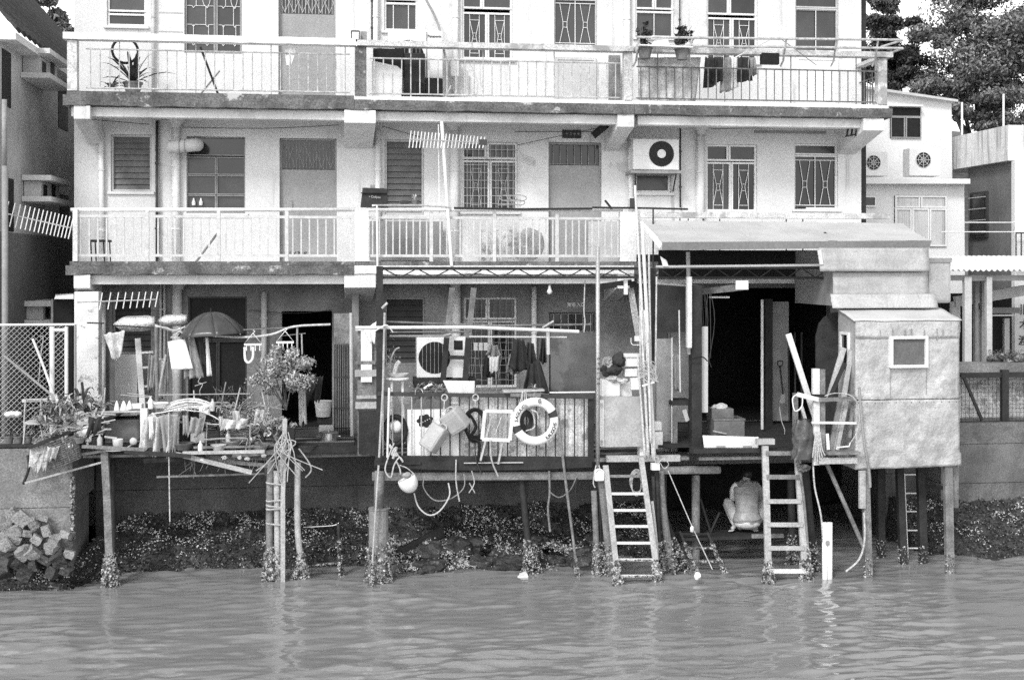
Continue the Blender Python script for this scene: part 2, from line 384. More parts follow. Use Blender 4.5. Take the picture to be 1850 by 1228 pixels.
tag(build(MB().box(XV0 + .002, XV1 - .002, .1, 1.298, 1.7, 2.0), 'ground_slab', m_room), kind='structure')
qr = quayblock('quay_wall', 'grey streaked concrete quay wall on the far right below the black mesh fence', XR, 60, -.5, -1.5, 2.12, m_concr, (1.05, 1.75))
# mussel slope in front of the walls
def slopepts(x):
    m = (.08, .75, -1.3 + .25 * noise.noise(V(x * .7, 3, 3)), -.25); cv = max(0, min(1, (x - XV0 + .2) / .5, (XV1 + .1 - x) / .5)); m = (m[0] + 2.7 * cv, .75 - .7 * cv, m[2] + 2.6 * cv, m[3] - .5 * cv); l_q = (-1.62, .35, -2.0, -.25); r_q = (-.52, .75, -2.2, -.25)
    if x < XL: return l_q
    k = max(0, 1 - (x - XL) / .9) ** 2; k2 = max(0, min(1, (x - XR + 1.2) / 1.2)) ** 2
    return tuple((a * (1 - k) + b * k) * (1 - k2) + c * k2 for a, b, c in zip(m, (-1.45, .4, -1.95, -.25), r_q))
def slope(u, v):
    x = -9 + 24 * u; a, za, b, zb = slopepts(x)
    k = noise.noise(V(x * 1.7, v * 4, 1)) * .12 + noise.noise(V(x * 5, v * 9, 4)) * .06 + noise.noise(V(x * 11, v * 19, 7)) * .025
    return V(x, a + (b - a) * v - k, za + (zb - za) * max(v, 0) ** .8 + k * .6)
tag(build(MB().grid(slope, 420, 26), 'shore_slope', m_rockd, smooth=False), kind='structure')
rnd = random.Random(11); mb = MB()
for i in range(15000):
    x = rnd.uniform(-9, 15); u = (x + 9) / 24
    if x < XL - .05 and rnd.random() < .6: continue
    q = slope(u, rnd.uniform(-.02, .72) ** 1.0 if rnd.random() < .9 else rnd.random()); s = rnd.uniform(.014, .045)
    e = Matrix.Rotation(rnd.random() * 6.28, 3, V(rnd.gauss(0, 1), rnd.gauss(0, 1), rnd.gauss(0, 1)).normalized())
    pv = [q + V(0, -.012, .012) + e @ V(*w) * s for w in ((1.3, 0, 0), (-.6, .6, 0), (-.6, -.6, 0), (0, 0, .6))]
    mb.add(pv, [(0, 1, 3), (1, 2, 3), (2, 0, 3), (0, 2, 1)])
tag(build(mb, 'mussel_bed', m_mussel), 'dark glistening mussels and barnacles crusting the foot of the quay wall', 'mussels', kind='stuff')

mb = MB()
for i in range(14000):
    x = rnd.uniform(-9, 15)
    vv = abs(rnd.gauss(.16, .22))
    if noise.noise(V(x * 2.1, vv * 7, 4)) + .5 * noise.noise(V(x * .6, 1, 9)) < .06 + rnd.gauss(0, .06): continue
    if XV0 - .3 < x < XV1 + .2: continue
    q = slope((x + 9) / 24, vv); s = rnd.uniform(.007, .026)
    e = Matrix.Rotation(rnd.random() * 6.28, 3, V(rnd.gauss(0, 1), rnd.gauss(0, 1), rnd.gauss(0, 1)).normalized())
    mb.add([q + V(0, -.03, .03) + e @ V(*w) * s for w in ((1.3, 0, 0), (-.6, .6, 0), (-.6, -.6, 0), (0, 0, .7))], [(0, 1, 3), (1, 2, 3), (2, 0, 3), (0, 2, 1)])
tag(build(mb, 'shell_glints', M('pale_shell_glint', .5, .5, .4, 12, .3)), 'pale shell flakes painted as glints along the top of the mussel bed', 'shells', kind='stuff')  # pale flakes added as bright glints on the mussel bed
# ================================================================= THE APARTMENT BUILDING
YW = 1.2                                   # wall plane; balcony edges stand at Y = 0
XA, XB = P(134, 300, YW).x, P(1556, 300, YW).x
ZG, Z2, Z3, ZT = 2.02, 4.95, 7.80, 11.2
bld = root('apartment_building', ((XA + XB) / 2, YW, ZG), 'white three storey apartment block with long railed balconies above the stilt decks', 'apartment building')
OPEN = []                                   # (x0,x1,z0,z1)
def opening(px0, py0, px1, py1):
    r = rect(px0, py0, px1, py1, YW); OPEN.append(r); return r
def grille(kind, x0, x1, z0, z1, y, r=.006):
    g = MB(); w, h = x1 - x0, z1 - z0
    def L(a, b, c, d, rr=r): g.tube([(x0 + a * w, y, z0 + b * h), (x0 + c * w, y, z0 + d * h)], rr, 5)
    if kind == 'deco':
        for u in (.28, .72): L(u, 0, u, 1)
        L(.28, .86, .72, .86); L(.28, .1, .72, .1); L(.28, .86, .44, .5); L(.72, .86, .56, .5); L(.44, .5, .28, .1); L(.56, .5, .72, .1); L(.44, .56, .56, .56); L(.44, .42, .56, .42)
    elif kind == 'hour':
        L(.5, 0, .5, 1, .009); L(0, .93, 1, .93, .009); L(0, .05, 1, .05, .009)
        for c in (.25, .75):
            for s in (-1, 1): L(c + s * .13, .93, c + s * .05, .52); L(c + s * .05, .52, c + s * .05, .4); L(c + s * .05, .4, c + s * .13, .05)
            L(c - .05, .52, c + .05, .52); L(c - .05, .4, c + .05, .4)
    elif kind == 'orn':
        for v in (.12, .38, .64, .88):
            for u0, u1 in ((0, .5), (.5, 1)):
                m = (u0 + u1) / 2; L(u0, v, m - .06, v); L(m - .06, v, m, v - .03); L(m, v - .03, m + .06, v); L(m + .06, v, u1, v)
        L(.25, .12, .25, .38); L(.7, .38, .7, .64); L(.35, .64, .35, .88); L(.8, .12, .8, .38)
        c0 = [(x0 + w * (.72 + .14 * math.cos(a)), y, z0 + h * (.75 + .12 * math.sin(a))) for a in [k * .349 for k in range(18)]]
        g.tube(c0, r, 5, closed=True)
    elif kind == 'grid':
        nx, nz = max(2, round(w / .11)), max(2, round(h / .14))
        for i in range(nx + 1): L(i / nx, 0, i / nx, 1)
        for i in range(nz + 1): L(0, i / nz, 1, i / nz)
    elif kind.startswith('bars'):
        k = int(kind[4:])
        for i in range(k): L((i + .5) / k, 0, (i + .5) / k, 1, .009)
        L(0, .02, 1, .02, .006); L(0, .98, 1, .98, .006)
    elif kind == 'lattice':
        for i in range(16): L((i + .5) / 16, 0, (i + .5) / 16, 1, .006)
        for i in range(6):
            c = (i + .5) / 6; L(c - .08, .5, c, .95); L(c, .95, c + .08, .5); L(c - .08, .5, c, .05); L(c, .05, c + .08, .5)
    return g
def framebox(mb, x0, x1, z0, z1, y, d, w):
    mb.box(x0, x1, y, y + d, z1 - w, z1); mb.box(x0, x1, y, y + d, z0, z0 + w)
    mb.box(x0, x0 + w, y, y + d, z0 + w, z1 - w); mb.box(x1 - w, x1, y, y + d, z0 + w, z1 - w)
def window(px0, py0, px1, py1, panes, fmat=None, fw=.04, outer=None, gm=None, gmat=None, label=None, sill=True):
    x0, x1, z0, z1 = opening(px0, py0, px1, py1); fmat = fmat or m_whiteo; y = YW + .06
    f = MB(); framebox(f, x0, x1, z0, z1, y, .07, fw)
    for (u0, v0, u1, v1, gk) in panes:
        a0, a1, b0, b1 = x0 + u0 * (x1 - x0), x0 + u1 * (x1 - x0), z1 - v1 * (z1 - z0), z1 - v0 * (z1 - z0)
        framebox(f, a0 + .004, a1 - .004, b0 + .004, b1 - .004, y - .018, .06, fw * .85)
    wo_ = build(f, 'window', fmat, bld)
    if label: wo_['label'] = label
    for (u0, v0, u1, v1, gk) in panes:
        a0, a1, b0, b1 = x0 + u0 * (x1 - x0), x0 + u1 * (x1 - x0), z1 - v1 * (z1 - z0), z1 - v0 * (z1 - z0); k = fw * .8
        if gk == 'louvre':
            n = max(3, round((b1 - b0) / .11))
            for i in range(n):
                zc = b0 + k + (i + .5) * (b1 - b0 - 2 * k) / n
                build(MB().beam((a0 + k, y + .05, zc), (a1 - k, y + .05, zc), (b1 - b0 - 2 * k) / n * 1.15, .01, ref=(0, .93, -.36)), 'slat', gm or m_slat, wo_)
            build(MB().box(a0 + k, a1 - k, y + .13, y + .14, b0 + k, b1 - k), 'pane', m_glass, wo_)
        else:
            build(MB().box(a0 + k, a1 - k, y + .03 + random.uniform(0, .006), y + .04, b0 + k, b1 - k), 'pane', gm if gm else (m_glassg if random.random() < .6 else m_glass), wo_)
            if gk: build(grille(gk, a0 + k, a1 - k, b0 + k, b1 - k, y + .005), 'grille', gmat or m_white, wo_)
    if outer: build(grille(outer, x0 - .02, x1 + .02, z0, z1, YW - .05, .0045), 'grille', gmat or m_white, wo_)
    if sill: build(MB().box(x0 - .05, x1 + .05, YW - .05, YW + .06, z0 - .05, z0 - .003), 'sill', m_wall, wo_)
    return wo_
CAS = [(.0, 0, .45, .25, None), (.45, 0, 1, .25, None), (0, .26, .5, 1, 'deco'), (.5, .26, 1, 1, 'deco')]
# third floor
window(193, -70, 264, 47, [(0, 0, 1, .78, None), (0, .8, 1, 1, None)])
window(333, -40, 437, 97, [(0, 0, .54, 1, 'orn'), (.54, 0, 1, 1, 'orn')], fmat=m_mid, sill=False)
window(694, -60, 755, 56, [(0, 0, 1, .52, None), (0, .55, 1, 1, 'bars2')])
window(835, -35, 926, 107, [(.0, 0, .4, .36, None), (.4, 0, 1, .36, None), (0, .4, .5, 1, 'deco'), (.5, .4, 1, 1, 'deco')])
window(1001, -60, 1079, 84, [(0, 0, 1, .4, None), (0, .4, 1, 1, 'hour')], fmat=m_light, fw=.03)
window(1148, -60, 1218, 68, [(0, 0, .5, .6, None), (.5, 0, 1, .6, None), (0, .62, 1, 1, 'bars1')])
window(1277, -40, 1369, 112, [(0, 0, .45, .44, None), (.45, 0, 1, .44, None), (0, .47, .5, 1, 'deco'), (.5, .47, 1, 1, 'deco')])
window(1437, -50, 1515, 96, [(0, 0, 1, .44, None), (0, .44, 1, 1, 'bars1')], fmat=m_light, fw=.03)
# second floor
window(200, 243, 274, 346, [(0, 0, 1, 1, 'louvre')], fmat=m_light, label='grey slatted louvre window with a flaking sill')
window(337, 247, 443, 385, [(0, 0, 1, .25, None), (0, .26, .5, .5, None), (.5, .26, 1, .5, None), (0, .5, .5, .76, None), (.5, .5, 1, .76, None), (0, .76, .5, 1, None), (.5, .76, 1, 1, None)], fmat=m_mid, fw=.022)
window(695, 252, 766, 388, [(0, 0, 1, 1, 'louvre')], fmat=m_light)
window(835, 257, 935, 382, CAS, outer='grid', gmat=m_light)
window(1148, 313, 1212, 348, [(0, 0, 1, 1, None)])
window(1276, 261, 1368, 382, CAS)
window(1435, 260, 1514, 378, [(0, 0, 1, .17, None), (0, .17, 1, 1, 'hour')], fmat=m_whiteo, fw=.035)
# ground floor
window(203, 535, 276, 640, [(0, 0, 1, 1, 'louvre')], fmat=m_mid, gm=m_dark, sill=False)
window(340, 536, 446, 800, [(0, 0, 1, .3, None), (0, .3, .5, 1, None), (.5, .3, 1, 1, None)], fmat=m_dark, fw=.03, gm=m_black, sill=False)
window(695, 537, 768, 660, [(0, 0, 1, 1, 'louvre')], fmat=m_mid, gm=m_dark, sill=False)
window(838, 537, 934, 700, CAS, fmat=m_whiteo, outer='grid', gmat=m_mid, sill=False)
window(1180, 540, 1212, 640, [(0, 0, 1, .5, None), (0, .5, 1, 1, None)], fmat=m_mid)
def door(px0, py0, px1, py1, top, lat, mat=None, latmat=None, handle=None):
    x0, x1, z0, z1 = opening(px0, py0, px1, py1); y = YW + .1; zt = P((px0 + px1) / 2, top, YW).z
    d = MB(); d.box(x0 + .03, x1 - .03, y, y + .04, z0 + .01, zt - .01); d.box(x0 + .03, x1 - .03, y - .006, y, z0 + .01, z0 + .12); framebox(d, x0 + .005, x1 - .005, z0 + .005, z1 - .005, y - .012, .07, .028)
    do = build(d, 'door', mat or m_door, bld)
    if top > py0 + 3:
        build(MB().box(x0 + .03, x1 - .03, y + .03, y + .04, zt, z1 - .03), 'pane', m_glass, do)
        build(grille(lat, x0 + .03, x1 - .03, zt, z1 - .03, y), 'grille', latmat or m_mid, do)
    if handle:
        hx = x0 + handle * (x1 - x0); build(MB().tube([(hx, y - .01, z0 + 1.0), (hx, y - .05, z0 + 1.0), (hx, y - .05, z0 + 1.16), (hx, y - .01, z0 + 1.16)], .012, 6), 'handle', m_galv, do)
    return do
door(503, -20, 606, 176, 23, 'lattice', latmat=m_light)
door(505, 250, 608, 478, 305, 'lattice', handle=.2)
door(991, 257, 1087, 474, 297, 'bars7')
door(992, 564, 1078, 800, 600, 'bars6', mat=m_doord, latmat=m_light)['label'] = 'dark stained metal door with a barred transom'
build(MB().lathe([(.0, 0), (.03, .01), (.03, .03), (.0, .04)], P(1001, 670, YW + .09), 12, axis=(0, -1, 0), cap=False), 'knob', m_alu, bld, smooth=True)
# open doorway and the open back of the deck room
opening(509, 562, 600, 806)
opening(1252, 520, 1500, 806)
# doors without glass that stand below the third-floor windows (lower panels)
for a, b_ in ((1003, 1077), (1438, 1514)):
    mbp = MB(); mbp.pbox(a, 104, b_, 188, YW - .03, .03); framebox(mbp, *rect(a, 104, b_, 188, YW - .03), YW - .045, .015, .05); build(mbp, 'door', m_light if a < 1100 else m_whiteo, bld)
# walls as a grid of cells round the openings
def wallgrid(x0, x1, z0, z1, name, mat):
    ops = [o for o in OPEN if o[3] > z0 and o[2] < z1]
    X = sorted({x0, x1} | {v for o in ops for v in o[:2] if x0 < v < x1}); Z = sorted({z0, z1} | {v for o in ops for v in o[2:] if z0 < v < z1}); mb = MB()
    for i in range(len(X) - 1):
        for j in range(len(Z) - 1):
            cx, cz = (X[i] + X[i + 1]) / 2, (Z[j] + Z[j + 1]) / 2
            if any(o[0] < cx < o[1] and o[2] < cz < o[3] for o in ops): continue
            mb.add([(X[i], YW, Z[j]), (X[i + 1], YW, Z[j]), (X[i + 1], YW, Z[j + 1]), (X[i], YW, Z[j + 1])], [(0, 1, 2, 3)])
    for a, b, c, d in ops:
        c = max(c, z0); d = min(d, z1); e = YW + .22
        mb.add([(a, YW, c), (b, YW, c), (b, YW, d), (a, YW, d), (a, e, c), (b, e, c), (b, e, d), (a, e, d)], [(0, 1, 5, 4), (1, 2, 6, 5), (2, 3, 7, 6), (3, 0, 4, 7)])
    me = build(mb, name, mat, bld); return me
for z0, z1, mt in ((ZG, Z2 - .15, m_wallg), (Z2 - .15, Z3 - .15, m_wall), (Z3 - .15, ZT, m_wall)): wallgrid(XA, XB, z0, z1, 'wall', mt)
mb = MB()                                                       # the dim rooms behind, side and back walls, roof
mb.box(XA, XA + .15, YW + .002, 8, ZG, ZT); mb.box(XB - .15, XB, YW + .002, 8, ZG, ZT); mb.box(XA + .15, XB - .15, 7.85, 8, ZG, ZT)
build(mb, 'outer_wall', m_wall, bld)
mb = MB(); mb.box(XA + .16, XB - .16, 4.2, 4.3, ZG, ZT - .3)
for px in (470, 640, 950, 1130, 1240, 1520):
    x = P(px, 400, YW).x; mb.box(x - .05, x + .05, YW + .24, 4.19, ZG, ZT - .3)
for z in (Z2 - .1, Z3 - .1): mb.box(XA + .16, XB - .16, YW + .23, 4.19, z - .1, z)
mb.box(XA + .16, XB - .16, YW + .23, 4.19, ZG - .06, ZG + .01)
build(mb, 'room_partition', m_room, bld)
build(MB().box(XA - .2, XB + .2, YW - 1.0, 8.1, ZT, ZT + .15), 'roof', m_soffit, bld)  # roof out of view, overhang added to cut sky light on the top wall
build(MB().box(XB + .004, XB + .14, YW + .1, YW + .4, ZG, ZT), 'corner_board', m_steel, bld)
# slabs, kerbs, beams, corbels
XS0, XS1 = P(113, 190, -.05).x, P(1613, 205, -.05).x
XQ = [P(p, 200, -.05).x for p in (113, 640, 1146, 1613)]
for zt, zb in ((7.80, 7.63), (4.95, 4.80)):
    ends = XQ if zt > 6 else [P(118, 490, -.05).x] + XQ[1:3] + [P(1606, 480, -.05).x]
    for i in range(3):
        def edge(u, v, i=i, zt=zt, zb=zb, ends=ends):                    # crumbled front edge: rows go over the top, the front and the underside
            x = ends[i] + .003 + (ends[i + 1] - ends[i] - .006) * u; k = noise.noise(V(x * 2.2, zt, 0)) * .03 + noise.noise(V(x * 9, zt, 4)) * .014
            ring = ((YW, zt), (-.05, zt), (-.05, (zt + zb) / 2 + k), (-.045 + max(0, k), zb + k * .7), (.25, zb), (YW, zb))
            y, z = ring[round(v * 5)]; return V(x, y, z)
        build(MB().grid(edge, 90, 5), 'slab', m_copew if zt < 6 and i == 1 else m_slab, bld)
        o_ = MB().box(ends[i] + .06 * (i == 0), ends[i + 1] - .06 * (i == 2) - .004, -.01, .1, zt + .002, zt + .07); build(o_, 'kerb', m_copew if zt > 6 and i else m_slab, bld)
        build(MB().box(ends[i] + .1, ends[i + 1] - .1, .12, .34, zb - .17, zb - .004), 'soffit_beam', m_soffit, bld, bevel=.015)
    build(MB().box(ends[0] + .2, ends[3] - .2, .105, YW - .003, zt + .003, zt + .02), 'balcony_bounce_floor', m_whiteo, bld); build(MB().box(ends[0] + .12, ends[3] - .12, .345, YW - .003, zb - .014, zb - .003), 'soffit', m_wall, bld)  # unseen pale floor plate added to bounce light up the wall
    for a, b in ((133, 163), (622, 679), (1116, 1146), (1560, 1597)):
        x0, x1 = P(a, 220, -.02).x, P(b, 220, -.02).x; zf0, zf1 = zb - .23, zb - .006; zk = zb - (.55 if zt > 6 else .5)
        build(MB().hexa([(x0, -.02, zf0), (x1, -.02, zf0), (x1 - .04, YW - .003, zk), (x0 + .0, YW - .003, zk), (x0, -.02, zf1), (x1, -.02, zf1), (x1 - .04, YW - .003, zf1), (x0, YW - .003, zf1)]), 'corbel', m_soffit, bld, bevel=.01)
# balcony posts and railings
def posts(pxs, z0, z1, mat, y0=-.03, y1=.14):
    for a, b in pxs:
        x0, x1 = P(a, 200, y0).x, P(b, 200, y0).x; build(MB().box(x0, x1, y0, y1, z0, z1), 'post', mat, bld, bevel=.008)
posts([(121, 139)], 7.87, 8.72, m_cope); posts([(641, 662)], 7.87, 8.72, m_slab); posts([(1128, 1142), (1587, 1603)], 7.87, 8.72, m_cope)
posts([(131, 140), (641, 666), (1121, 1150)], 5.02, 5.9, m_copew)
def rail(name, px0, px1, zu, zl, n, mat, r, longs=(), ztop=0, zbot=0, flat=False, y=.04, tall=()):
    x0, x1 = P(px0, 300, y).x, P(px1, 300, y).x; mb = MB()
    for z in (zu, zl):
        if flat: mb.box(x0, x1, y - .02, y + .02, z - .022, z + .022)
        else: mb.tube([(x0, y, z), (x1, y, z)], r * 1.3, 6)
    for p in tall: x = P(p, 300, y).x; mb.box(x - .03, x + .03, y - .028, y + .028, zbot, ztop)
    o = build(mb, name, mat, bld); first = None
    for i in range(n):
        x = x0 + (i + .5) * (x1 - x0) / n
        if any(abs(x - P(p, 300, y).x) < .05 for p in tall): continue
        lng = i % 8 in longs
        if lng: build(MB().tube([(x, y, zbot), (x, y, ztop)], r, 5), 'baluster', mat, o)
        elif first is None: first = build(MB().tube([(x, y, zl), (x, y, zu)], r, 5) if not flat else MB().box(x - r, x + r, y - r, y + r, zl + .022, zu - .022), 'baluster', mat, o); fx = x
        else: dupe(first, (x - fx, 0, 0), o)
    return o
m_railg = M('grey_flaking_rail', .42, .6, .3, 8, .15, patch=.4, patch_c=.15, patch_s=9)
m_railw = M('chalky_white_rail', .5, .6, .15, 8, .1, streak=.3, streak_c=.25)
m_raild = M('dark_flaking_rail', .13, .6, .4, 8, .2)
rail('railing', 155, 632, 8.585, 7.93, 28, m_railg, .010, (3,), 8.72, 7.87)
rail('railing', 668, 1120, 8.53, 7.92, 28, m_railg, .011, (4,), 8.72, 7.87)
rail('railing', 1150, 1583, 8.48, 7.92, 29, m_raild, .010, (2,), 8.72, 7.87)
rail('railing', 138, 641, 5.78, 5.12, 33, m_railw, .012, (), 5.9, 5.02, True, tall=(266, 395, 518))
rail('railing', 667, 1122, 5.78, 5.12, 38, m_railw, .012, (), 5.9, 5.02, True, tall=(779, 893, 1006))
# side returns of the right-hand balcony
mb = MB(); xr = XQ[3] - .1
for z in (8.45, 7.95): mb.tube([(xr, .1, z), (xr, YW, z)], .012, 6)
sr = build(mb, 'railing', m_raild, bld)
for i in range(8): build(MB().tube([(xr, .2 + i * .13, 7.95), (xr, .2 + i * .13, 8.45)], .01, 5), 'baluster', m_raild, sr)
build(MB().box(xr - .08, xr + .08, .12, YW, 8.735, 8.8), 'coping', m_cope, bld)
# copings
for (a, b), mt, zz in zip(((113, 643), (645, 1145), (1148, 1614)), (m_copew, m_cope, m_cope), (8.84, 8.82, 8.82)):
    def cope(u, v, a=a, b=b, zz=zz):
        x = P(a, 80, -.08).x + .002 + (P(b, 80, -.08).x - P(a, 80, -.08).x - .004) * u; k = .006 * noise.noise(V(x * 5, 0, a)); y, z = ((-.08, 8.725), (.13, 8.725), (.13, zz), (-.08, zz + k), (-.08, 8.725 + k))[round(v * 4)]; return V(x, y, z)
    mbc = MB().grid(cope, 60, 4)
    for (q0) in (a, b):
        x = P(q0, 80, -.08).x + (.002 if q0 == a else -.002); mbc.add([(x, -.08, 8.725), (x, .13, 8.725), (x, .13, zz), (x, -.08, zz)], [(0, 1, 2, 3)])
    build(mbc, 'coping', mt, bld)
for a, b in ((128, 642), (662, 1125)):
    build(MB().tube([P(a, 379, .04), P(b, 379, .04)], .034, 10), 'handrail', m_whiteo, bld, smooth=True)
build(MB().box(P(1152, 384, -.02).x, P(1606, 384, -.02).x, -.06, .08, 5.80, 5.90), 'coping', m_cope, bld)
for p in (1228, 1243, 1270, 1300, 1420, 1450): x = P(p, 390, .04).x; build(MB().tube([(x, .03, 5.02), (x, .03, 5.79)], .012, 5), 'baluster', m_raild, bld)
# pipes, columns and capitals on the wall
def vpipe(px, py0, py1, r, mat, Y=YW - .07, name='drainpipe'):
    o = build(MB().tube([P(px, py0, Y), P(px, py1, Y)], r, 10), name, mat, bld, smooth=True)
    z0, z1 = P(px, py1, Y).z, P(px, py0, Y).z
    for t in (.25, .7): build(MB().lathe([(r + .012, 0), (r + .012, .03)], (P(px, py0, Y).x, Y, z0 + (z1 - z0) * t), 12), 'bracket', mat, o)
    return o
for px, a, b, r, mt in ((183, 235, 478, .05, m_whiteo), (318, 226, 478, .07, m_whiteo), (683, 235, 478, .055, m_whiteo), (821, 236, 480, .085, m_wall), (1265, 240, 480, .08, m_wall), (1140, 240, 400, .05, m_whiteo),
                        (679, -30, 176, .05, m_whiteo), (823, -30, 180, .055, m_whiteo), (1133, -30, 190, .06, m_whiteo), (320, 515, 800, .085, m_soffit), (477, 528, 690, .055, m_light), (824, 515, 800, .085, m_soffit), (965, 518, 800, .05, m_whiteo), (186, 545, 800, .05, m_whiteo)):
    vpipe(px, a, b, r, mt)
vpipe(284, 218, 480, .03, m_dark); vpipe(290, 500, 700, .02, m_light); vpipe(297, 500, 700, .02, m_light); vpipe(277, -30, 176, .03, m_light); vpipe(286, 218, 480, .02, m_mid); vpipe(672, -30, 80, .015, m_dark); vpipe(1228, -30, 60, .012, m_dark); vpipe(1229, 232, 375, .016, m_dark)
for px, py in ((318, 214), (820, 220), (1267, 227), (324, 507), (823, 506)):
    c = P(px, py, YW - .12); build(MB().lathe([(.07, -.16), (.09, -.1), (.15, -.05), (.155, 0), (.155, .07)], c, 18), 'capital', m_soffit, bld, smooth=True)
build(MB().pbox(134, 527, 178, 812, -.02, .3), 'pillar', m_pillar, bld, bevel=.012)
build(MB().pbox(636, 500, 648, 800, .5, .6), 'partition_wall', m_wallg, bld)
# panels of the third-floor wall, conduit lines
build(MB().pbox(287, 22, 330, 24, YW - .01, .01), 'moulding', m_light, bld); build(MB().pbox(287, 56, 330, 58, YW - .01, .01), 'moulding', m_light, bld)
for i, pl in enumerate(([(160, 208, .1), (250, 214, .6), (320, 216, 1.1)], [(165, 216, .1), (270, 225, 1.1)], [(330, 230, 1.1), (480, 232, 1.1), (612, 226, 1.1)], [(690, 228, 1.1), (760, 248, 1.1)], [(930, 238, 1.15), (1080, 238, 1.1)], [(935, 262, 1.15), (1110, 225, .6)], [(1285, 233, 1.1), (1395, 231, 1.1)], [(450, 560, 1.1), (530, 566, 1.1), (600, 560, 1.1)])):
    build(MB().ptube(pl, .006, 5, sm=4), 'cable', m_cable, bld)
build(MB().pbox(1364, 236, 1493, 241, .9, .06), 'lamp_tube', m_mid, bld)
build(MB().pbox(1016, 235, 1050, 250, YW - .02, .02), 'vent_block', m_dark, bld)
for i in range(4): build(MB().lathe([(.022, 0), (.022, .012)], P(1024 + 7 * i, 242, YW - .02), 8, axis=(0, -1, 0)), 'vent_hole', m_mid, bld)
sk_ = rect(1440, 374, 1456, 378, YW + .03); build(MB().lathe([(.02, 0), (.02, .004)], P(1438, 376, YW + .03), 10, axis=(0, -1, 0)), 'sticker', m_ink, bld); build(MB().box(sk_[0], sk_[1], YW + .026, YW + .03, sk_[2] + .01, sk_[3] - .008), 'sticker', m_ink, bld)
# little lettering above the ground-floor door
build(put_text('東亭入口', .085, P(1041, 551, YW - .012), font_w=.001), 'lettering', m_chalk, bld)
# ================================================================= NEIGHBOURING HOUSES, TREES, RIGHT-HAND BANK
def Yon(px, X):
    d = _f + _r * ((px - 925) / F); return X * d.y / d.x - LDIST
def onX(px, py, X): return P(px, py, Yon(px, X))
XH = P(-2, 485, -.4).x
# ---- left house
zE = EYE + .705 * abs(XH + .28)
lh = root('neighbour_house', (XH - 2, 3, 2.1), 'rendered house with dark tiled roof across the narrow alley on the left', 'house')
build(MB().box(XH - 5, XH, -.4, 9, 2.0, zE - .12), 'wall', m_house, lh)
_dz = P(60, 425, 2).z; build(MB().box(XH - .2, XH + .02, -.42, 9, 2.0, _dz), 'alley_shade_panel', m_farg, lh)  # dark panel puts the alley shade onto the lower wall
build(MB().box(XH - .1, XH + .3, -.55, 9.1, zE - .14, zE - .02), 'eaves', m_whiteo, lh)
def roof(u, v):
    y = -.6 + 9.8 * u; a = v; x = XH + .32 - 2.15 * a; st = (a * 12) % 1
    return V(x, y, zE + 2.5 * a + .05 * abs(math.sin(y * 9)) + .03 * st)
build(MB().grid(roof, 250, 36), 'roof', m_tile, lh, solid=.05)
build(MB().tube([(XH - 1.85, -.6, zE + 2.52), (XH - 1.85, 9.2, zE + 2.52)], .1, 8), 'ridge', m_tile, lh)
def sidebox(px0, py0, px1, py1, d0, d1, name, mat, parent, bev=0):
    y0, y1 = Yon(px0, XH), Yon(px1, XH); z1 = onX((px0 + px1) / 2, py0, XH).z; z0 = onX((px0 + px1) / 2, py1, XH).z
    return build(MB().box(XH + d0, XH + d1, y0, y1, z0, z1), name, mat, parent, bevel=bev)
for a in ((3, 92, 19, 192), (105, 146, 122, 234), (8, 322, 24, 418), (108, 352, 124, 420)): sidebox(*a, -.05, .012, 'window', m_black, lh, .004)
for (a, b, c, d) in ((36, 100, 78, 152), (38, 322, 82, 368), (42, 542, 84, 584)):
    h_ = sidebox(a, b, c, b + 9, .01, .5, 'hood', m_soffit, lh); sidebox(a, d - 9, c, d, .01, .5, 'shelf', m_soffit, lh)
    sidebox(a + 4, b + 9.3, c - 5, d - 9.3, .01, .3, 'air_conditioner', m_light, lh, .01)
    for k in (8, 24): sidebox(a + k, b + 12, a + k + 7, d - 11, .3, .31, 'vent', m_black, lh)
build(MB().tube([P(9, 300, -.5), P(9, 790, -.5)], .05, 10), 'drainpipe', m_mid, lh, smooth=True)
build(MB().tube([P(8, 180, -.5), P(8, 300, -.5)], .04, 10), 'drainpipe', m_mid, lh, smooth=True)
# dark yard door with small canopy between the houses
yd = root('yard_doorway', P(115, 800, .6), 'dark doorway under a small white canopy behind the chain link fence', 'doorway')
build(MB().pbox(96, 541, 131, 800, .62, .1), 'door', m_black, yd); mb = MB(); mb.pbox(92, 541, 96, 800, .6, .1); build(mb, 'door_post', m_mid, yd)
build(MB().hexa([P(98, 540, .2), P(133, 540, .2), P(133, 541, .62), P(98, 541, .62), P(100, 535, .2), P(133, 532, .2), P(133, 530, .62), P(100, 532, .62)]), 'canopy', m_white, yd)
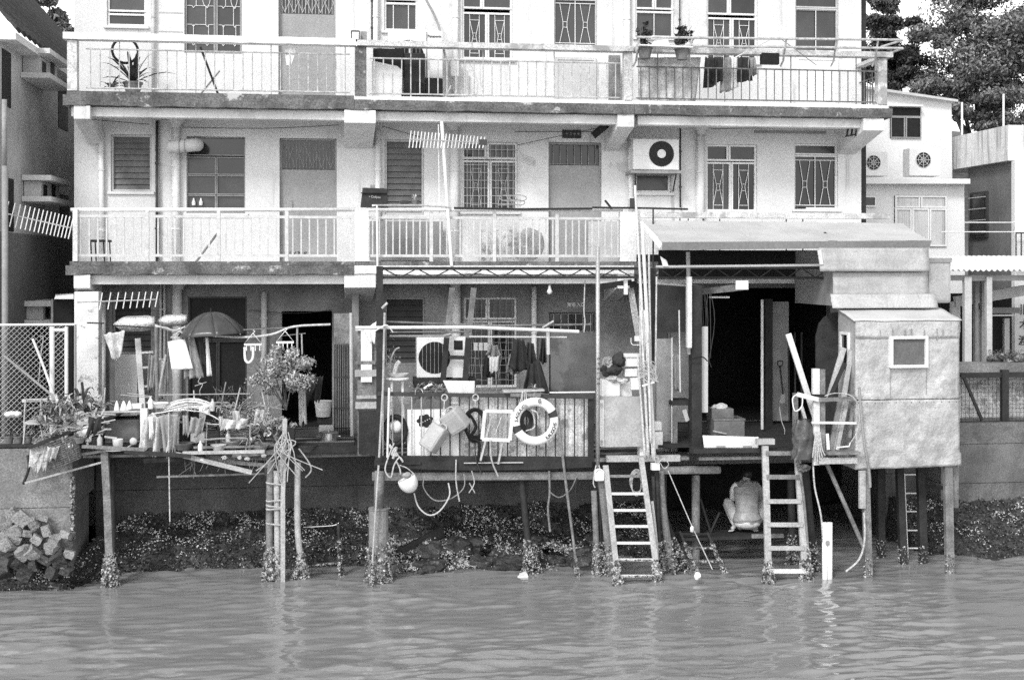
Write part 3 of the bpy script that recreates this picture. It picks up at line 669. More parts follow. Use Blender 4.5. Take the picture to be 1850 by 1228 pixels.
# ---- right houses
rh = root('white_house', P(1650, 700, 5.5), 'stepped white house with curtained windows beyond the right end of the block', 'house')
def prismY(px, Y0, Y1, name, mat, parent):
    p0 = [P(a, b, Y0) for a, b in px]; return build(MB().prism(p0, (0, Y1 - Y0, 0)), name, mat, parent)
prismY([(1540, 158), (1719, 183), (1722, 480), (1540, 480)], 6.2, 11, 'wall', m_far, rh)
prismY([(1540, 152), (1731, 180), (1731, 184), (1540, 157)], 6.0, 11.1, 'roof', m_light, rh)
prismY([(1530, 333), (1742, 333), (1745, 760), (1530, 760)], 4.9, 9, 'wall', m_far, rh)
prismY([(1530, 323), (1753, 323), (1753, 332), (1530, 332)], 4.6, 9, 'ledge', m_far, rh)
def farwin(px0, py0, px1, py1, Y, cells, fm, pm, parent, fw=.035):
    x0, x1, z0, z1 = rect(px0, py0, px1, py1, Y); f = MB(); framebox(f, x0, x1, z0, z1, Y - .03, .05, fw)
    for u0, v0, u1, v1 in cells: framebox(f, x0 + u0 * (x1 - x0), x0 + u1 * (x1 - x0), z1 - v1 * (z1 - z0), z1 - v0 * (z1 - z0), Y - .04, .05, fw)
    o = build(f, 'window', fm, parent)
    for u0, v0, u1, v1 in cells: build(MB().box(x0 + u0 * (x1 - x0) + fw, x0 + u1 * (x1 - x0) - fw, Y - .012, Y - .006, z1 - v1 * (z1 - z0) + fw, z1 - v0 * (z1 - z0) - fw), 'pane', pm, o)
    return o
farwin(1608, 193, 1663, 250, 6.19, [(0, 0, 1, .33), (0, .33, .47, 1), (.5, .33, 1, 1)], m_mid, m_black, rh, .025)
build(MB().pbox(1604, 189, 1668, 192, 6.0, .2), 'ledge', m_far, rh)
farwin(1616, 354, 1709, 445, 4.89, [(0, 0, .48, .24), (.5, 0, 1, .24), (0, .25, .32, 1), (.33, .25, .66, 1), (.67, .25, 1, 1)], m_white, m_curt, rh)
farwin(1556, 354, 1582, 374, 4.89, [(0, 0, 1, 1)], m_white, m_glassg, rh)
build(MB().pbox(1500, 612, 1531, 650, 4.8, .05), 'panel', m_far, rh)
rb = root('grey_house', P(1790, 700, 4.5), 'house with a shade-grey side wall and streaked white parapet at the right edge', 'house')
XG = P(1829, 485, 4).x; Yf = Yon(1745, XG)
zp = P(1829, 226, 4).z; zq = P(1829, 290, 4).z
build(MB().box(XG + .06, XG + 5, 4.05, Yf, 2.0, zq - .01), 'wall', m_farg, rb)  # side wall coloured dark for the shade below the parapet ledge
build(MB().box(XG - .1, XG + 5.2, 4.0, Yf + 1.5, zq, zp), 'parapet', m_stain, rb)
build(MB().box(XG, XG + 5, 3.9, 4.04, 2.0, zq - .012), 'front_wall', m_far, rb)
def gx(px, py): p = onX(px, py, XG); return p.y, p.z
y0, z1 = gx(1782, 345); y1, z0 = gx(1752, 430)
wo_ = build(MB().box(XG + .0, XG + .056, y0, y1, z0, z1), 'window', m_dark, rb); build(MB().box(XG - .02, XG, y0 + .06, y1 - .06, z0 + .06, z1 - .06), 'pane', m_glass, wo_)
for k in range(4):
    z = z0 + (k + .5) * (z1 - z0) / 4; build(MB().tube([(XG - .03, y0, z), (XG - .03, y1, z)], .012, 5), 'bar', m_light, wo_)
mb = MB(); x0, x1, zz0, zz1 = rect(1836, 421, 1900, 478, 3.7)
for z in (zz0, zz1): mb.box(x0, x1, 3.7, 3.73, z - .015, z + .015)
rl = build(mb, 'railing', m_steel, rb)
for k in range(8): x = x0 + .12 * k; build(MB().box(x - .01, x + .01, 3.7, 3.72, zz0, zz1), 'baluster', m_steel, rl)
for pl in ([(1742, 402), (1834, 402)], [(1700, 419), (1834, 419)]): build(MB().tube([P(*pl[0], 3.8), P(*pl[1], 3.8)], .012, 5), 'cable', m_white, rb)
for s, px, py, z in (('旧', 1852, 560, .26), ('木', 1851, 587, .24), ('渡', 1849, 616, .24)): build(put_text(s, z, P(px, py, 3.88), font_w=.001), 'lettering', m_ink, rb)
# ---- corrugated lean-to, posts, planter wall and black mesh fence on the right bank
ca = root('lean_to_canopy', P(1790, 655, .4), 'corrugated lean-to canopy on pale posts behind the planter wall at right', 'canopy')
def corr(u, v):
    x = P(1716, 485, .3).x + 4.2 * u; return V(x, .3 + 2.6 * v, P(1780, 488, .3).z + .28 * v + .02 * math.sin(x * 2 * math.pi / .11))
build(MB().grid(corr, 200, 2), 'roof_sheet', m_whiteo, ca, solid=.012)
build(MB().pbox(1716, 497, 2000, 507, .5, .08), 'beam', m_mid, ca); build(MB().beam(P(1725, 545, 1.5), P(2000, 500, 1.5), .2, .1), 'beam', m_light, ca)
for a, b, Y in ((1743, 1756, .45), (1783, 1793, .45), (1762, 1768, 1.2), (1774, 1780, 1.2)): build(MB().pbox(a, 500, b, 664, Y, .1), 'post', m_light if Y < 1 else m_mid, ca, bevel=.01)
sh = root('shop_front', P(1790, 660, 2.8), 'dim shop front with a boarded door under the lean-to canopy', 'shop front')
build(MB().pbox(1700, 530, 1828, 760, 2.9, .2), 'wall', m_black, sh); build(MB().pbox(1792, 556, 1843, 566, 2.5, .4), 'lintel', m_mid, sh); build(MB().pbox(1790, 568, 1832, 571, 2.55, .1), 'trim', m_white, sh)
build(MB().pbox(1815, 575, 1824, 690, 2.7, .08), 'board', m_light, sh); build(MB().pbox(1762, 560, 1776, 690, 2.6, .08), 'board', m_woodl, sh); build(MB().pbox(1720, 545, 1735, 600, 2.5, .1), 'frame', m_white, sh)
T(MB().pbox(1722, 656, 2000, 672, -.1, .5), 'planter_wall', m_conc, 'concrete coping beam along the top of the black mesh fence', 'wall')
T(MB().pbox(1722, 673, 2000, 772, .35, .3), 'low_wall', m_sheetd, 'mottled low wall seen through the black mesh fence', 'wall')
mb = MB(); rnd = random.Random(5)
for k in range(9): mb.lump(P(1795 + k * 9, 652 - rnd.random() * 6, .2 + rnd.random() * .2), .12, .12, .1, k, .4, 2)
for k in range(300): leaf_at(mb, P(1785 + rnd.random() * 80, 650 - rnd.random() * 18, .1 + rnd.random() * .3), (rnd.gauss(0, 1), rnd.gauss(0, 1), rnd.random()), .06, .03)
tag(build(mb, 'ground_cover', m_leafm), 'low scrubby ground cover on top of the planter wall at right', 'ground cover', kind='stuff')
fn = root('mesh_fence', P(1790, 765, -.3), 'black steel fence with wire mesh panels on the right quay', 'fence')
build(MB().pbox(1737, 672, 2000, 681, -.3, .05), 'top_rail', m_steel, fn); build(MB().pbox(1737, 759, 2000, 766, -.3, .05), 'bottom_rail', m_steel, fn)
build(MB().pbox(1811, 668, 1823, 768, -.32, .09), 'post', m_steel, fn); build(MB().beam(P(1741, 681, -.28), P(1774, 759, -.28), .05, .04), 'brace', m_steel, fn)
x0, x1, z0, z1 = rect(1737, 681, 2000, 759, -.27); mb = MB(); k = x0
while k < x1: mb.tube([(k, -.27, z0), (k, -.27, z1)], .004, 4); k += .075
k = z0
while k < z1: mb.tube([(x0, -.266, k), (x1, -.266, k)], .004, 4); k += .075
tag(build(mb, 'wire_mesh', m_steel, fn), kind='stuff')
for px in (1738, 1813): T(MB().tube([P(px, 170 if px > 1800 else 185, 7), P(px, 250, 7)], .025, 6), 'roof_pole', m_white, 'thin white pole on the parapet roof, ' + ('the right one' if px > 1800 else 'the left one'), 'pole')
# ---- trees
def tree(label, base, blobs, n, size, seed, lm, trunk_r=.3, wisps=()):
    base = Vector(base); r = root('tree', base, label, 'tree', 'trees behind the houses'); rnd = random.Random(seed)
    top = sum(((P(*b[:3])) for b in blobs), Vector()) / len(blobs)
    mb = MB().tube(curve([base, base.lerp(top, .5) + V(.3, 0, 0), top], 6), [trunk_r * (1 - .8 * i / 12) for i in range(13)], 8)
    for b in blobs:
        e = P(*b[:3]); s = base.lerp(top, rnd.uniform(.45, .9)); mb.tube([s, s.lerp(e, .5) + V(0, 0, .3), e], [trunk_r * .35, trunk_r * .2, trunk_r * .06], 6)
    build(mb, 'trunk', m_bark, r, smooth=True)
    mb = MB(); tot = sum(b[3] * b[4] for b in blobs)
    for b in blobs:
        c = P(*b[:3]); k = int(n * b[3] * b[4] / tot); sub = max(4, int(b[3] * b[4] * 5))
        for j in range(sub):
            d = V(rnd.gauss(0, 1), rnd.gauss(0, 1), rnd.gauss(0, 1)).normalized() * rnd.uniform(.35, .95); s = rnd.uniform(.22, .42)
            leaves(mb, c + V(d.x * b[3], d.y * b[3] * .8, d.z * b[4]), (b[3] * s, b[3] * s, b[4] * s * .8), k // sub, size, seed * 100 + j, .35)
    for px, py, Y in wisps: leaves(mb, P(px, py, Y), (.5, .4, .4), 60, size, px, .2)
    build(mb, 'crown', lm, r)
    return r
tree('broad bright leafed tree filling the top right corner', P(1800, 700, 14), [(1770, 60, 13, 2.6, 1.7), (1830, 30, 13, 2.2, 2.0), (1740, 20, 13.5, 1.6, 1.2), (1760, 150, 12.5, 2.0, 1.2), (1820, 130, 12, 2.3, 1.4), (1720, 110, 13, 1.1, .9), (1850, 200, 12, 2, 1.), (1775, 205, 11.5, 1.5, .7), (1700, 150, 12.5, 1.0, .8), (1900, 90, 13, 2, 2.2), (1735, 195, 12.5, 1.2, .7), (1700, 175, 13, .9, .5)], 56000, .065, 3, m_leafm, .35)
tree('dark rounded tree rising behind the sloping roof of the white house', P(1625, 700, 15), [(1600, 85, 15, 1.6, 1.1), (1640, 120, 15, 1.4, 1.0), (1590, 130, 15, 1.5, 1.), (1660, 150, 14.5, 1.1, .7), (1580, 50, 15, 1.0, .7), (1620, 70, 15, 1.1, .7), (1655, 105, 15, .9, .7), (1625, 150, 14.5, 1.2, .6)], 30000, .062, 8, m_leaf, .3, )
tree('pale thin tree with sparse twigs against the white sky', P(1605, 700, 18), [(1590, 20, 18, 1.1, .7), (1612, 30, 18, .9, .7)], 3500, .075, 12, m_leafm, .15, [(1655, 48, 18), (1665, 60, 18), (1650, 70, 18), (1680, 45, 18)])
tree('leafy tree glimpsed above the tiled roof at top left', P(110, 700, 14), [(105, 15, 14, 1.2, .8), (85, -10, 14, 1.4, .8), (125, 35, 14, .8, .6)], 6000, .08, 17, m_leafm, .2)
mb = MB(); rnd = random.Random(3)
for k in range(9):
    x = 1640 + rnd.random() * 40; mb.ptube([(1650, 110, 18), (1650 + (x - 1655) * .6, 60, 18), (x + rnd.gauss(0, 6), 10 + rnd.random() * 30, 18)], .012, 4, sm=3)
T(mb, 'bare_tree', m_bark, 'slender bare branches reaching into the white sky', 'bare tree')
# ================================================================= LEFT BANK AND LEFT DECK
YL = -1.75
def pot(parent, c, r, h, mat=None, name='pot'):
    return build(MB().lathe([(r * .7, 0), (r * .98, h * .85), (r * 1.08, h * .86), (r * 1.08, h), (r * .9, h), (r * .85, h * .8)], c, 16), name, mat or m_pot, parent, smooth=False)
def strap_plant(label, px, py, Y, n, L, W, seed, mat, potr=.1, spread=1., group=None, cat='potted plant', name='potted_plant', droop=.35, poth=.16):
    b = P(px, py, Y); r = root(name, b, label, cat, group); rnd = random.Random(seed)
    if potr: pot(r, b, potr, poth); b = b + V(0, 0, poth * .9)
    for k in range(n):
        a = rnd.random() * 6.28; e = rnd.uniform(.35, 1.3) / spread; d = V(math.cos(a) * math.cos(e), math.sin(a) * math.cos(e), math.sin(e)); l = L * rnd.uniform(.6, 1.15); mb = MB()
        pts = [b + d * l * t - V(0, 0, droop * l * t * t * t) for t in (0, .25, .5, .75, 1)]; s = d.cross(V(0, 0, 1)).normalized(); w = [W * q for q in (.5, .9, 1, .7, .05)]
        vs = []
        for p_, w_ in zip(pts, w): vs += [p_ - s * w_ / 2 + V(0, 0, w_ * .2), p_, p_ + s * w_ / 2 + V(0, 0, w_ * .2)]
        fs = [(3 * i + j, 3 * i + j + 1, 3 * i + j + 4, 3 * i + j + 3) for i in range(4) for j in range(2)]
        build(mb.add(vs, fs), 'leaf', mat, r)
    return r
def bush(label, px, py, Y, rx, rz, n, size, seed, mat, potted=True, stem=.3, name='potted_shrub', cat='shrub'):
    c = P(px, py, Y); base = c - V(0, 0, rz + stem); r = root(name, base, label, cat); rnd = random.Random(seed)
    if potted: pot(r, base - V(0, 0, .12), .13, .2)
    mb = MB()
    for k in range(7):
        e = c + V(rnd.gauss(0, .5) * rx, rnd.gauss(0, .4) * rx, rnd.uniform(-.3, .6) * rz); mb.tube([base, base.lerp(e, .5) + V(rnd.gauss(0, .03), 0, .04), e], [.014, .009, .003], 5)
    tag(build(mb, 'branches', m_bark, r), kind='stuff'); mb = MB()
    for k in range(30):
        d = V(rnd.gauss(0, 1), rnd.gauss(0, 1), rnd.gauss(0, 1)).normalized() * rnd.uniform(.2, .95); leaves(mb, c + V(d.x * rx, d.y * rx * .7, d.z * rz), (rx * .24, rx * .24, rz * .24), n // 30, size, seed * 31 + k, .2)
    tag(build(mb, 'foliage', mat, r), kind='stuff'); return r
# chain link fence and gate frame
cf = root('chain_link_fence', P(70, 800, -.9), 'chain link fence with a white gate frame on the left quay', 'fence')
build(MB().tube([P(-30, 587, -.9), P(137, 586, -.9)], .018, 8), 'top_rail', m_whiteo, cf)
for px, r_ in ((94, .04), (120, .03)): build(MB().tube([P(px, 590, -.88), P(px, 806, -.88)], r_, 8), 'gate_post', m_whiteo, cf)
build(MB().tube([P(94, 596, -.88), P(120, 596, -.88)], .028, 8), 'gate_rail', m_whiteo, cf); build(MB().tube([P(136, 586, -.9), P(136, 800, -.9)], .02, 8), 'post', m_mid, cf)
x0, x1, z0, z1 = rect(-30, 588, 120, 800, -.9); mb = MB(); k = x0 - (z1 - z0)
while k < x1:
    for s in (1, -1):
        a = V(k, -.9, z0) if s > 0 else V(k, -.894, z1); b = V(k + (z1 - z0), -.9, z1) if s > 0 else V(k + (z1 - z0), -.894, z0)
        lo, hi = max(0, (x0 - k) / (z1 - z0)), min(1, (x1 - k) / (z1 - z0))
        if hi > lo: mb.tube([a.lerp(b, lo), a.lerp(b, hi)], .0042 if s > 0 else .0022, 4)
    k += .085
tag(build(mb, 'wire_mesh', m_light, cf), kind='stuff')
# antennas
def yagi(label, a, b, n, lo, hi, mat, updown, dense=0, tilt=(0, 0)):
    a, b = Vector(a), Vector(b); r = root('tv_antenna', (a + b) / 2, label, 'antenna', 'television antennas'); build(MB().tube([a, b], .012, 6), 'boom', m_galv, r)
    for k in range(n):
        t = (k / (n - 1)) ** (.75 if dense else 1); p = a.lerp(b, t); L = lo + (hi - lo) * t
        build(MB().tube([p - V(tilt[0], tilt[1], L * updown), p + V(tilt[0], tilt[1], L)], .009, 5), 'element', mat, r)
    return r
yagi('long spiny antenna jutting into the alley at far left', P(-6, 382, -.3), P(128, 412, -.3), 17, .2, .18, m_white, 1., 1, (.03, .05))
yagi('horizontal antenna with looped elements beside the white pillar', P(139, 546, -.35), P(283, 541, -.35), 11, .15, .13, m_white, .95, 1, (.02, .02))
yr = yagi('spiky antenna on a leaning white pole above the middle balcony', P(741, 252, -.1), P(874, 258, -.1), 22, .15, .1, m_whiteo, 1., 0, (.02, .02))
build(MB().tube([P(798, 220, -.06), P(816, 480, -.06)], .03, 8), 'mast', m_whiteo, yr); build(MB().pbox(866, 252, 880, 262, -.12, .06), 'reflector', m_dark, yr); build(MB().tube([P(792, 225, .05), P(794, 385, .05)], .01, 6), 'mast', m_whiteo, yr)
# rubble heap of stone blocks against the left quay
rnd = random.Random(21); BL = []
def block(px, py, Y, s, ang, seed, mat=None):
    mb = MB(); h = s / 2; r3 = Matrix.Rotation(ang, 3, 'Y') @ Matrix.Rotation(rnd.uniform(-.5, .5), 3, 'Z') @ Matrix.Rotation(rnd.uniform(-.4, .4), 3, 'X'); c = P(px, py, Y); e = (1, rnd.uniform(.8, 1.2), rnd.uniform(.6, 1.15))
    def fn(face):
        ax, sg = face
        def g(u, v):
            q = [0, 0, 0]; q[ax] = sg; q[(ax + 1) % 3] = (2 * u - 1); q[(ax + 2) % 3] = (2 * v - 1); q = V(*q); q = V(q.x * e[0], q.y * e[1], q.z * e[2]) * h
            k = 1 + .34 * noise.noise(q * 8 + V(seed, seed * 2, 0)) + .12 * noise.noise(q * 22 + V(seed, 1, 0)) - .06 * (abs(q.x * q.y * q.z) / (h ** 3)); return c + r3 @ (q * k)
        return g
    for ax in range(3):
        for sg in (-1, 1): mb.grid(fn((ax, sg)), 4, 4)
    o = build(mb, 'stone_block', mat or m_rock); bm = bmesh.new(); bm.from_mesh(o.data); bmesh.ops.remove_doubles(bm, verts=bm.verts, dist=.002); bmesh.ops.recalc_face_normals(bm, faces=bm.faces); bm.to_mesh(o.data); bm.free()
    BL.append((py, px, o)); return tag(o, 'rough stone block', 'stone block', 'stone blocks heaped against the quay')
for i, (px, py, s) in enumerate(((22, 928, 24), (40, 938, 26), (74, 934, 22), (62, 945, 18), (8, 945, 24), (84, 958, 24), (49, 963, 22), (30, 957, 20), (9, 962, 24), (66, 974, 22), (30, 976, 20), (12, 985, 28), (100, 975, 26), (95, 990, 24), (42, 998, 22), (60, 1000, 22), (15, 1005, 26), (120, 965, 20), (30, 1018, 26), (62, 1022, 24), (108, 1010, 26), (82, 1012, 22), (5, 1028, 26), (48, 1035, 26), (95, 1034, 26), (124, 1000, 20), (120, 1030, 26))):
    block(px, py, -1.72 - .0021 * max(0, py - 930), s / 128 * rnd.uniform(.75, 1.2), rnd.uniform(.2, 1.3), i, m_rock if py < 1002 else m_rockd)
for r_i, (lo, hi, nm) in enumerate(((0, 950, 'top'), (950, 970, 'second'), (970, 995, 'third'), (995, 1015, 'fourth'), (1015, 1100, 'bottom'))):
    for k, (py, px, o_) in enumerate(sorted([b for b in BL if lo <= b[0] < hi], key=lambda b: b[1])): o_['label'] = ORD[k] + ' rough stone block from the left in the ' + nm + ' row of the rubble heap'
# crumbled corner line of the quay
tag(T(barn([P(131, 862, -1.62), P(131, 975, -1.62)], .03, 160, .03, 4), 'lichen_line', m_barn, 'pale crusty line of shells along the quay corner', 'crust'), kind='stuff')
# ---- posts of the left deck
def pile(label, pts, r, mat, seed, cr=(0, 0), n=200, csz=.03, name='deck_post', flat=None, extra=0, group='timber posts standing in the water'):
    rt = root(name, P(*pts[-1][:3]), label, 'post', group); pp = [P(*q) for q in pts]; low = pp[-1].copy(); low.z = -.6; pp.append(low)
    if flat: build(MB().beam(pp[0], pp[1], flat[0], flat[1]), 'shaft', mat, rt, bevel=.006); [build(MB().beam(pp[i], pp[i + 1], flat[0], flat[1]), 'shaft', mat, rt) for i in range(1, len(pp) - 1)]
    else: build(MB().tube(curve(pp, 4), r, 9), 'shaft', mat, rt, smooth=True)
    if cr[1]:
        b = pp[-2]; a = b.copy(); a.z = cr[0]; b = b.copy(); b.z = -.05
        d = (pp[-2] - pp[-3]); a = a if abs(d.z) < .1 else pp[-2] + d * ((cr[0] - pp[-2].z) / d.z); crust([a, b], (r + .0 if not flat else flat[0] * .6, cr[1]), n, csz, seed, rt)
    return rt
pile('grey squared post at the left end of the deck', [(189, 815, YL), (194, 900, YL), (200, 1062, YL)], .06, m_wood, 1, (.5, .14), 420, .035, flat=(.11, .1))
pile('thin dark post just behind the leftmost deck post', [(204, 830, -1.5), (206, 960, -1.5)], .03, m_woodd, 2)
pile('tall pale post with cut top rising through the shrub', [(515, 756, -1.9), (511, 900, -1.88)], .045, m_woodl, 3, flat=(.07, .05))
pile('left bundled pole lashed with rope', [(489, 830, YL), (487, 960, YL), (490, 1050, YL)], .06, m_wood, 4, (.55, .15), 420, .035)
pile('bundled middle pole with lichen', [(500, 850, -1.8), (502, 1050, -1.8)], .05, m_woodl, 5, (.5, .1), 160, .03)
pile('right bundled pole of the lashed group', [(507, 830, YL), (508, 1050, YL)], .045, m_wood, 6, (.4, .08), 100, .03)
pile('slim pale post right of the lashed bundle', [(538, 835, YL), (538, 960, YL), (549, 1052, YL)], .05, m_woodl, 7, (.45, .1), 300, .035)
pile('forked barnacled stub beside the slim post', [(545, 1010, YL), (532, 1050, YL)], .035, m_woodd, 8, (.3, .09), 160, .035)
pile('short rusty post with wire hook', [(611, 945, -1.5), (617, 1048, -1.5)], .03, m_woodd, 9, (.6, .04), 120, .03)
mb = MB()
for k, py in enumerate((872, 905, 913, 920, 945)):
    c0, c1 = P(482, py, YL - .09), P(513, py + 3 * (-1) ** k, YL - .09); mb.tube(curve([c0 + V(0, .2, 0), c0, (c0 + c1) / 2 - V(0, .03, 0), c1, c1 + V(0, .2, 0)], 4), .012, 5)
T(mb, 'rope_lashing', m_rope, 'rope wound round the bundled poles', 'rope')
T(MB().ptube([(548, 952, -1.5), (600, 949, -1.5), (612, 944, -1.5)], .008, 5, sm=3), 'wire', m_galv, 'wire running to the hooked rusty post', 'wire')
lad = root('barnacled_rail', P(580, 1018, -1.5), 'barnacle covered rail between two low posts at the waterline', 'rail'); build(MB().tube([P(552, 1022, -1.5), P(614, 1015, -1.5)], .03, 7), 'bar', m_woodd, lad); crust([P(552, 1022, -1.5), P(614, 1015, -1.5)], .035, 200, .028, 12, lad)
# ---- platform
ld = root('left_deck', P(330, 825, YL), 'ramshackle plank deck on posts at the left of the block', 'deck')
build(MB().beam(P(150, 806, YL), P(478, 822, YL), .06, .08), 'edge_beam', m_woodd, ld); build(MB().beam(P(420, 822, YL - .02), P(520, 814, YL - .02), .07, .06), 'edge_beam', m_wood, ld)
build(MB().beam(P(300, 815, YL - .06), P(455, 853, YL - .06), .07, .03), 'loose_plank', m_woodl, ld); build(MB().beam(P(283, 861, -1.6), P(478, 855, -1.6), .03, .03), 'loose_plank', m_wood, ld); build(MB().beam(P(370, 838, -1.5), P(520, 838, -1.5), .06, .05), 'cross_beam', m_woodd, ld)
build(MB().beam(P(45, 872, -1.82), P(190, 833, -1.75), .028, .03), 'loose_plank', m_woodl, ld)
build(MB().beam(P(345, 828, YL + .1), P(500, 824, YL + .1), .09, .08), 'cross_beam', m_wood, ld)
zf = P(300, 815, YL).z - .05
for k in range(11): yk = YL + .08 + k * .165; build(MB().box(P(150, 700, yk).x, P(640 if yk > -.9 else 520, 700, yk).x, yk, yk + .15, zf - .04 + random.uniform(-.012, .012), zf + random.uniform(-.008, .004)), 'plank', m_woodd if k % 3 else m_wood, ld)
build(MB().box(P(515, 820, -.8).x, P(690, 820, -.8).x, -.85, 1.18, zf - .22, zf - .1), 'floor', m_concd, ld)
build(MB().pbox(480, 806, 690, 818, -.9, .06), 'edge_beam', m_woodd, ld)
# sloping board on the far left with plants and litter
sb = T(MB().beam(P(52, 808, -1.85), P(218, 746, -1.6), .05, .22), 'sloping_board', m_woodd, 'long dark board sloping up from the quay towards the deck', 'board', bevel=.01)
for i, (a, b, c, d, w_, lab, mt) in enumerate(((75, 765, 160, 722, .07, 'broad dark slat lying across the sloping board', m_wood), (78, 768, 150, 738, .035, 'narrow pale slat leaning on the sloping board', m_woodl), (100, 755, 205, 750, .045, 'pale batten lying level among the leaves', m_woodl), (60, 805, 78, 790, .03, 'short stick end poking from the foot of the sloping board', m_wood), (118, 772, 116, 748, .04, 'stubby white peg standing on the sloping board', m_woodw), (148, 690, 154, 745, .035, 'upright dark stake by the pillar foot', m_woodd), (92, 765, 128, 772, .03, 'pale lath lying across the middle of the sloping board', m_woodw))):
    T(MB().beam(P(a, b, -1.72 - .02 * i), P(c, d, -1.62 - .02 * i), w_, .025), 'slat', mt, lab, 'slat')
for k, (px, py, Y, n, L, W, lab, mt) in enumerate(((100, 745, -1.6, 11, .5, .06, 'spiky strap leaved plant at the left end of the sloping board', m_leafl), (130, 742, -1.5, 13, .6, .07, 'large strap leaved plant in front of the white pillar', m_leafm), (160, 745, -1.45, 12, .55, .06, 'upright strap leaved plant right of the white pillar', m_leafl), (80, 770, -1.65, 10, .35, .04, 'small pale leaved plant low on the sloping board', m_leafl), (172, 752, -1.5, 9, .4, .05, 'dark leaved plant beside the tub', m_leaf))):
    strap_plant(lab, px, py, Y, n, L, W, 40 + k, mt, 0, 1.1, 'strap leaved plants on the left deck', 'plant', 'strap_plant')
for k, (px, lab) in enumerate(((16, 'leftmost small potted plant on the quay edge'), (33, 'middle small potted plant on the quay edge'), (50, 'small potted plant on the quay edge nearest the sloping board'))):
    strap_plant(lab, px, 803, -1.45, 9, .2, .03, 60 + k, m_leafm, .075, 1.2, 'potted plants on the quay edge', poth=.14)
T(MB().pbox(-20, 803, 56, 808, -1.62, .12), 'edging', m_woodd, 'dark edging strip under the small pots on the quay', 'edging')
T(MB().lump(P(20, 748, -1.1), .1, .08, .05, 3).lump(P(31, 748, -1.1), .07, .06, .05, 5), 'white_cup_flower', m_foam, 'pale flower heads showing through the chain link fence', 'flower')
ch = root('folding_chair', P(58, 800, -1.3), 'bare tubular folding chair frame behind the sloping board', 'chair')
build(MB().ptube([(42, 800, -1.35), (46, 728, -1.35), (52, 722, -1.35), (68, 722, -1.35), (74, 728, -1.35), (76, 800, -1.35)], .014, 6, sm=4), 'back_frame', m_galv, ch); build(MB().pbox(44, 762, 76, 767, -1.5, .3), 'seat', m_light, ch); build(MB().beam(P(40, 724, -1.3), P(86, 722, -1.3), .05, .02), 'backrest', m_light, ch)
for (a, b) in ((46, 42), (72, 80)): build(MB().tube([P(a, 765, -1.5), P(b, 803, -1.55)], .012, 6), 'leg', m_galv, ch)
T(MB().ptube([(59, 612, -1.0), (78, 660, -1.1), (100, 722, -1.3)], .02, 7, sm=3), 'bamboo_stick', m_woodw, 'pale tapering stick leaning against the fence', 'stick')
T(MB().ptube([(72, 608, -1.05), (78, 610, -1.05), (74, 640, -1.05), (70, 690, -1.1)], .008, 6, sm=4), 'hooked_stick', m_woodl, 'thin hooked stick hanging on the fence', 'stick')
T(MB().tube([P(8, 643, -1.15), P(150, 760, -1.5)], .02, 7), 'dark_pole', m_mid, 'dark pole slanting down across the fence', 'pole')
# wicker basket hanging under the sloping board
bk = root('wicker_basket', P(118, 840, -1.8), 'battered wicker basket hanging tilted below the sloping board', 'basket')
ax = (P(140, 800, -1.8) - P(92, 826, -1.8)); c0 = P(92, 826, -1.8); R3 = Matrix.Rotation(0, 3, 'X')
mbk = MB()
for k in range(12):
    c = P(112 + k * .9, 795 + k * 3.7, -1.9); rr = .235 - .003 * k
    mbk.tube([c + V(math.cos(a) * rr, math.sin(a) * rr * .6, math.cos(a) * rr * .38) for a in [j * .2618 for j in range(24)]], .008, 5, closed=True)
tag(build(mbk, 'weave', m_wicker, bk), kind='stuff')
for k in range(20):
    a = k * .314; o_ = V(math.cos(a) * .235, math.sin(a) * .14, math.cos(a) * .09); p0 = P(112, 795, -1.9) + o_; p1 = P(122, 836, -1.9) + o_ * .86; build(MB().tube([p0, p1], .007, 4), 'stake', m_wicker, bk)
T(MB().lump(P(70, 818, -1.82), .1, .05, .16, 3, .6, 3), 'plaster_bag', m_tarp, 'torn pale bag stuffed between the basket and the quay', 'bag')
tag(cloth('tarp_scrap', m_tarp, [P(54, 808, -1.83), P(92, 803, -1.83)], [P(50, 850, -1.84), P(78, 868, -1.84)], 12, 10, .03, 2, 3, ragged=.4), 'pale shredded tarp scrap hanging at the end of the sloping board', 'tarp')
T(MB().ptube([(50, 822, -1.75), (52, 846, -1.78), (42, 874, -1.75)], .022, 7, sm=3), 'root_branch', m_woodd, 'dark gnarled branch lying against the quay', 'branch')
# tubs, covers and table
T(MB().grid(lambda u, v: P(148 + 112 * u, 800 - 58 * math.sin(u * 1.75) - 2, -1.72 + 1.0 * v), 16, 4), 'curved_cover', m_black, 'dark curved sheet arching over the tub', 'cover', solid=.03, smooth=True)
T(MB().pbox(188, 757, 252, 797, -1.5, .5), 'plastic_tub', m_plastd, 'grey plastic tub under the dark curved sheet', 'tub', bevel=.04)
T(MB().lathe([(0, .0), (.06, .01), (.075, .03), (.075, .05), (.0, .055)], P(158, 777, -1.82), 20, axis=(-.1, -1, 0), cap=False), 'round_lamp', m_white, 'round white disc like a lamp face on the dark sheet', 'lamp', smooth=True)
T(MB().lathe([(.02, 0), (.016, .05), (.035, .06), (.035, .07), (.03, .1)], P(158, 804, -1.8), 12), 'white_tap', m_white, 'small white tap stub under the round disc', 'tap')
jug = root('white_mug', P(213, 812, -1.78), 'white mug standing on a pale plate at the deck edge', 'mug'); build(MB().lathe([(.07, 0), (.08, .15), (.083, .155), (.07, .155), (.062, .01)], P(213, 811, -1.78), 20), 'body', m_foam, jug, smooth=True); build(MB().lathe([(.0, 0), (.16, .012), (.17, .025), (.05, .02)], P(210, 814, -1.78), 24, cap=False), 'plate', m_white, jug)
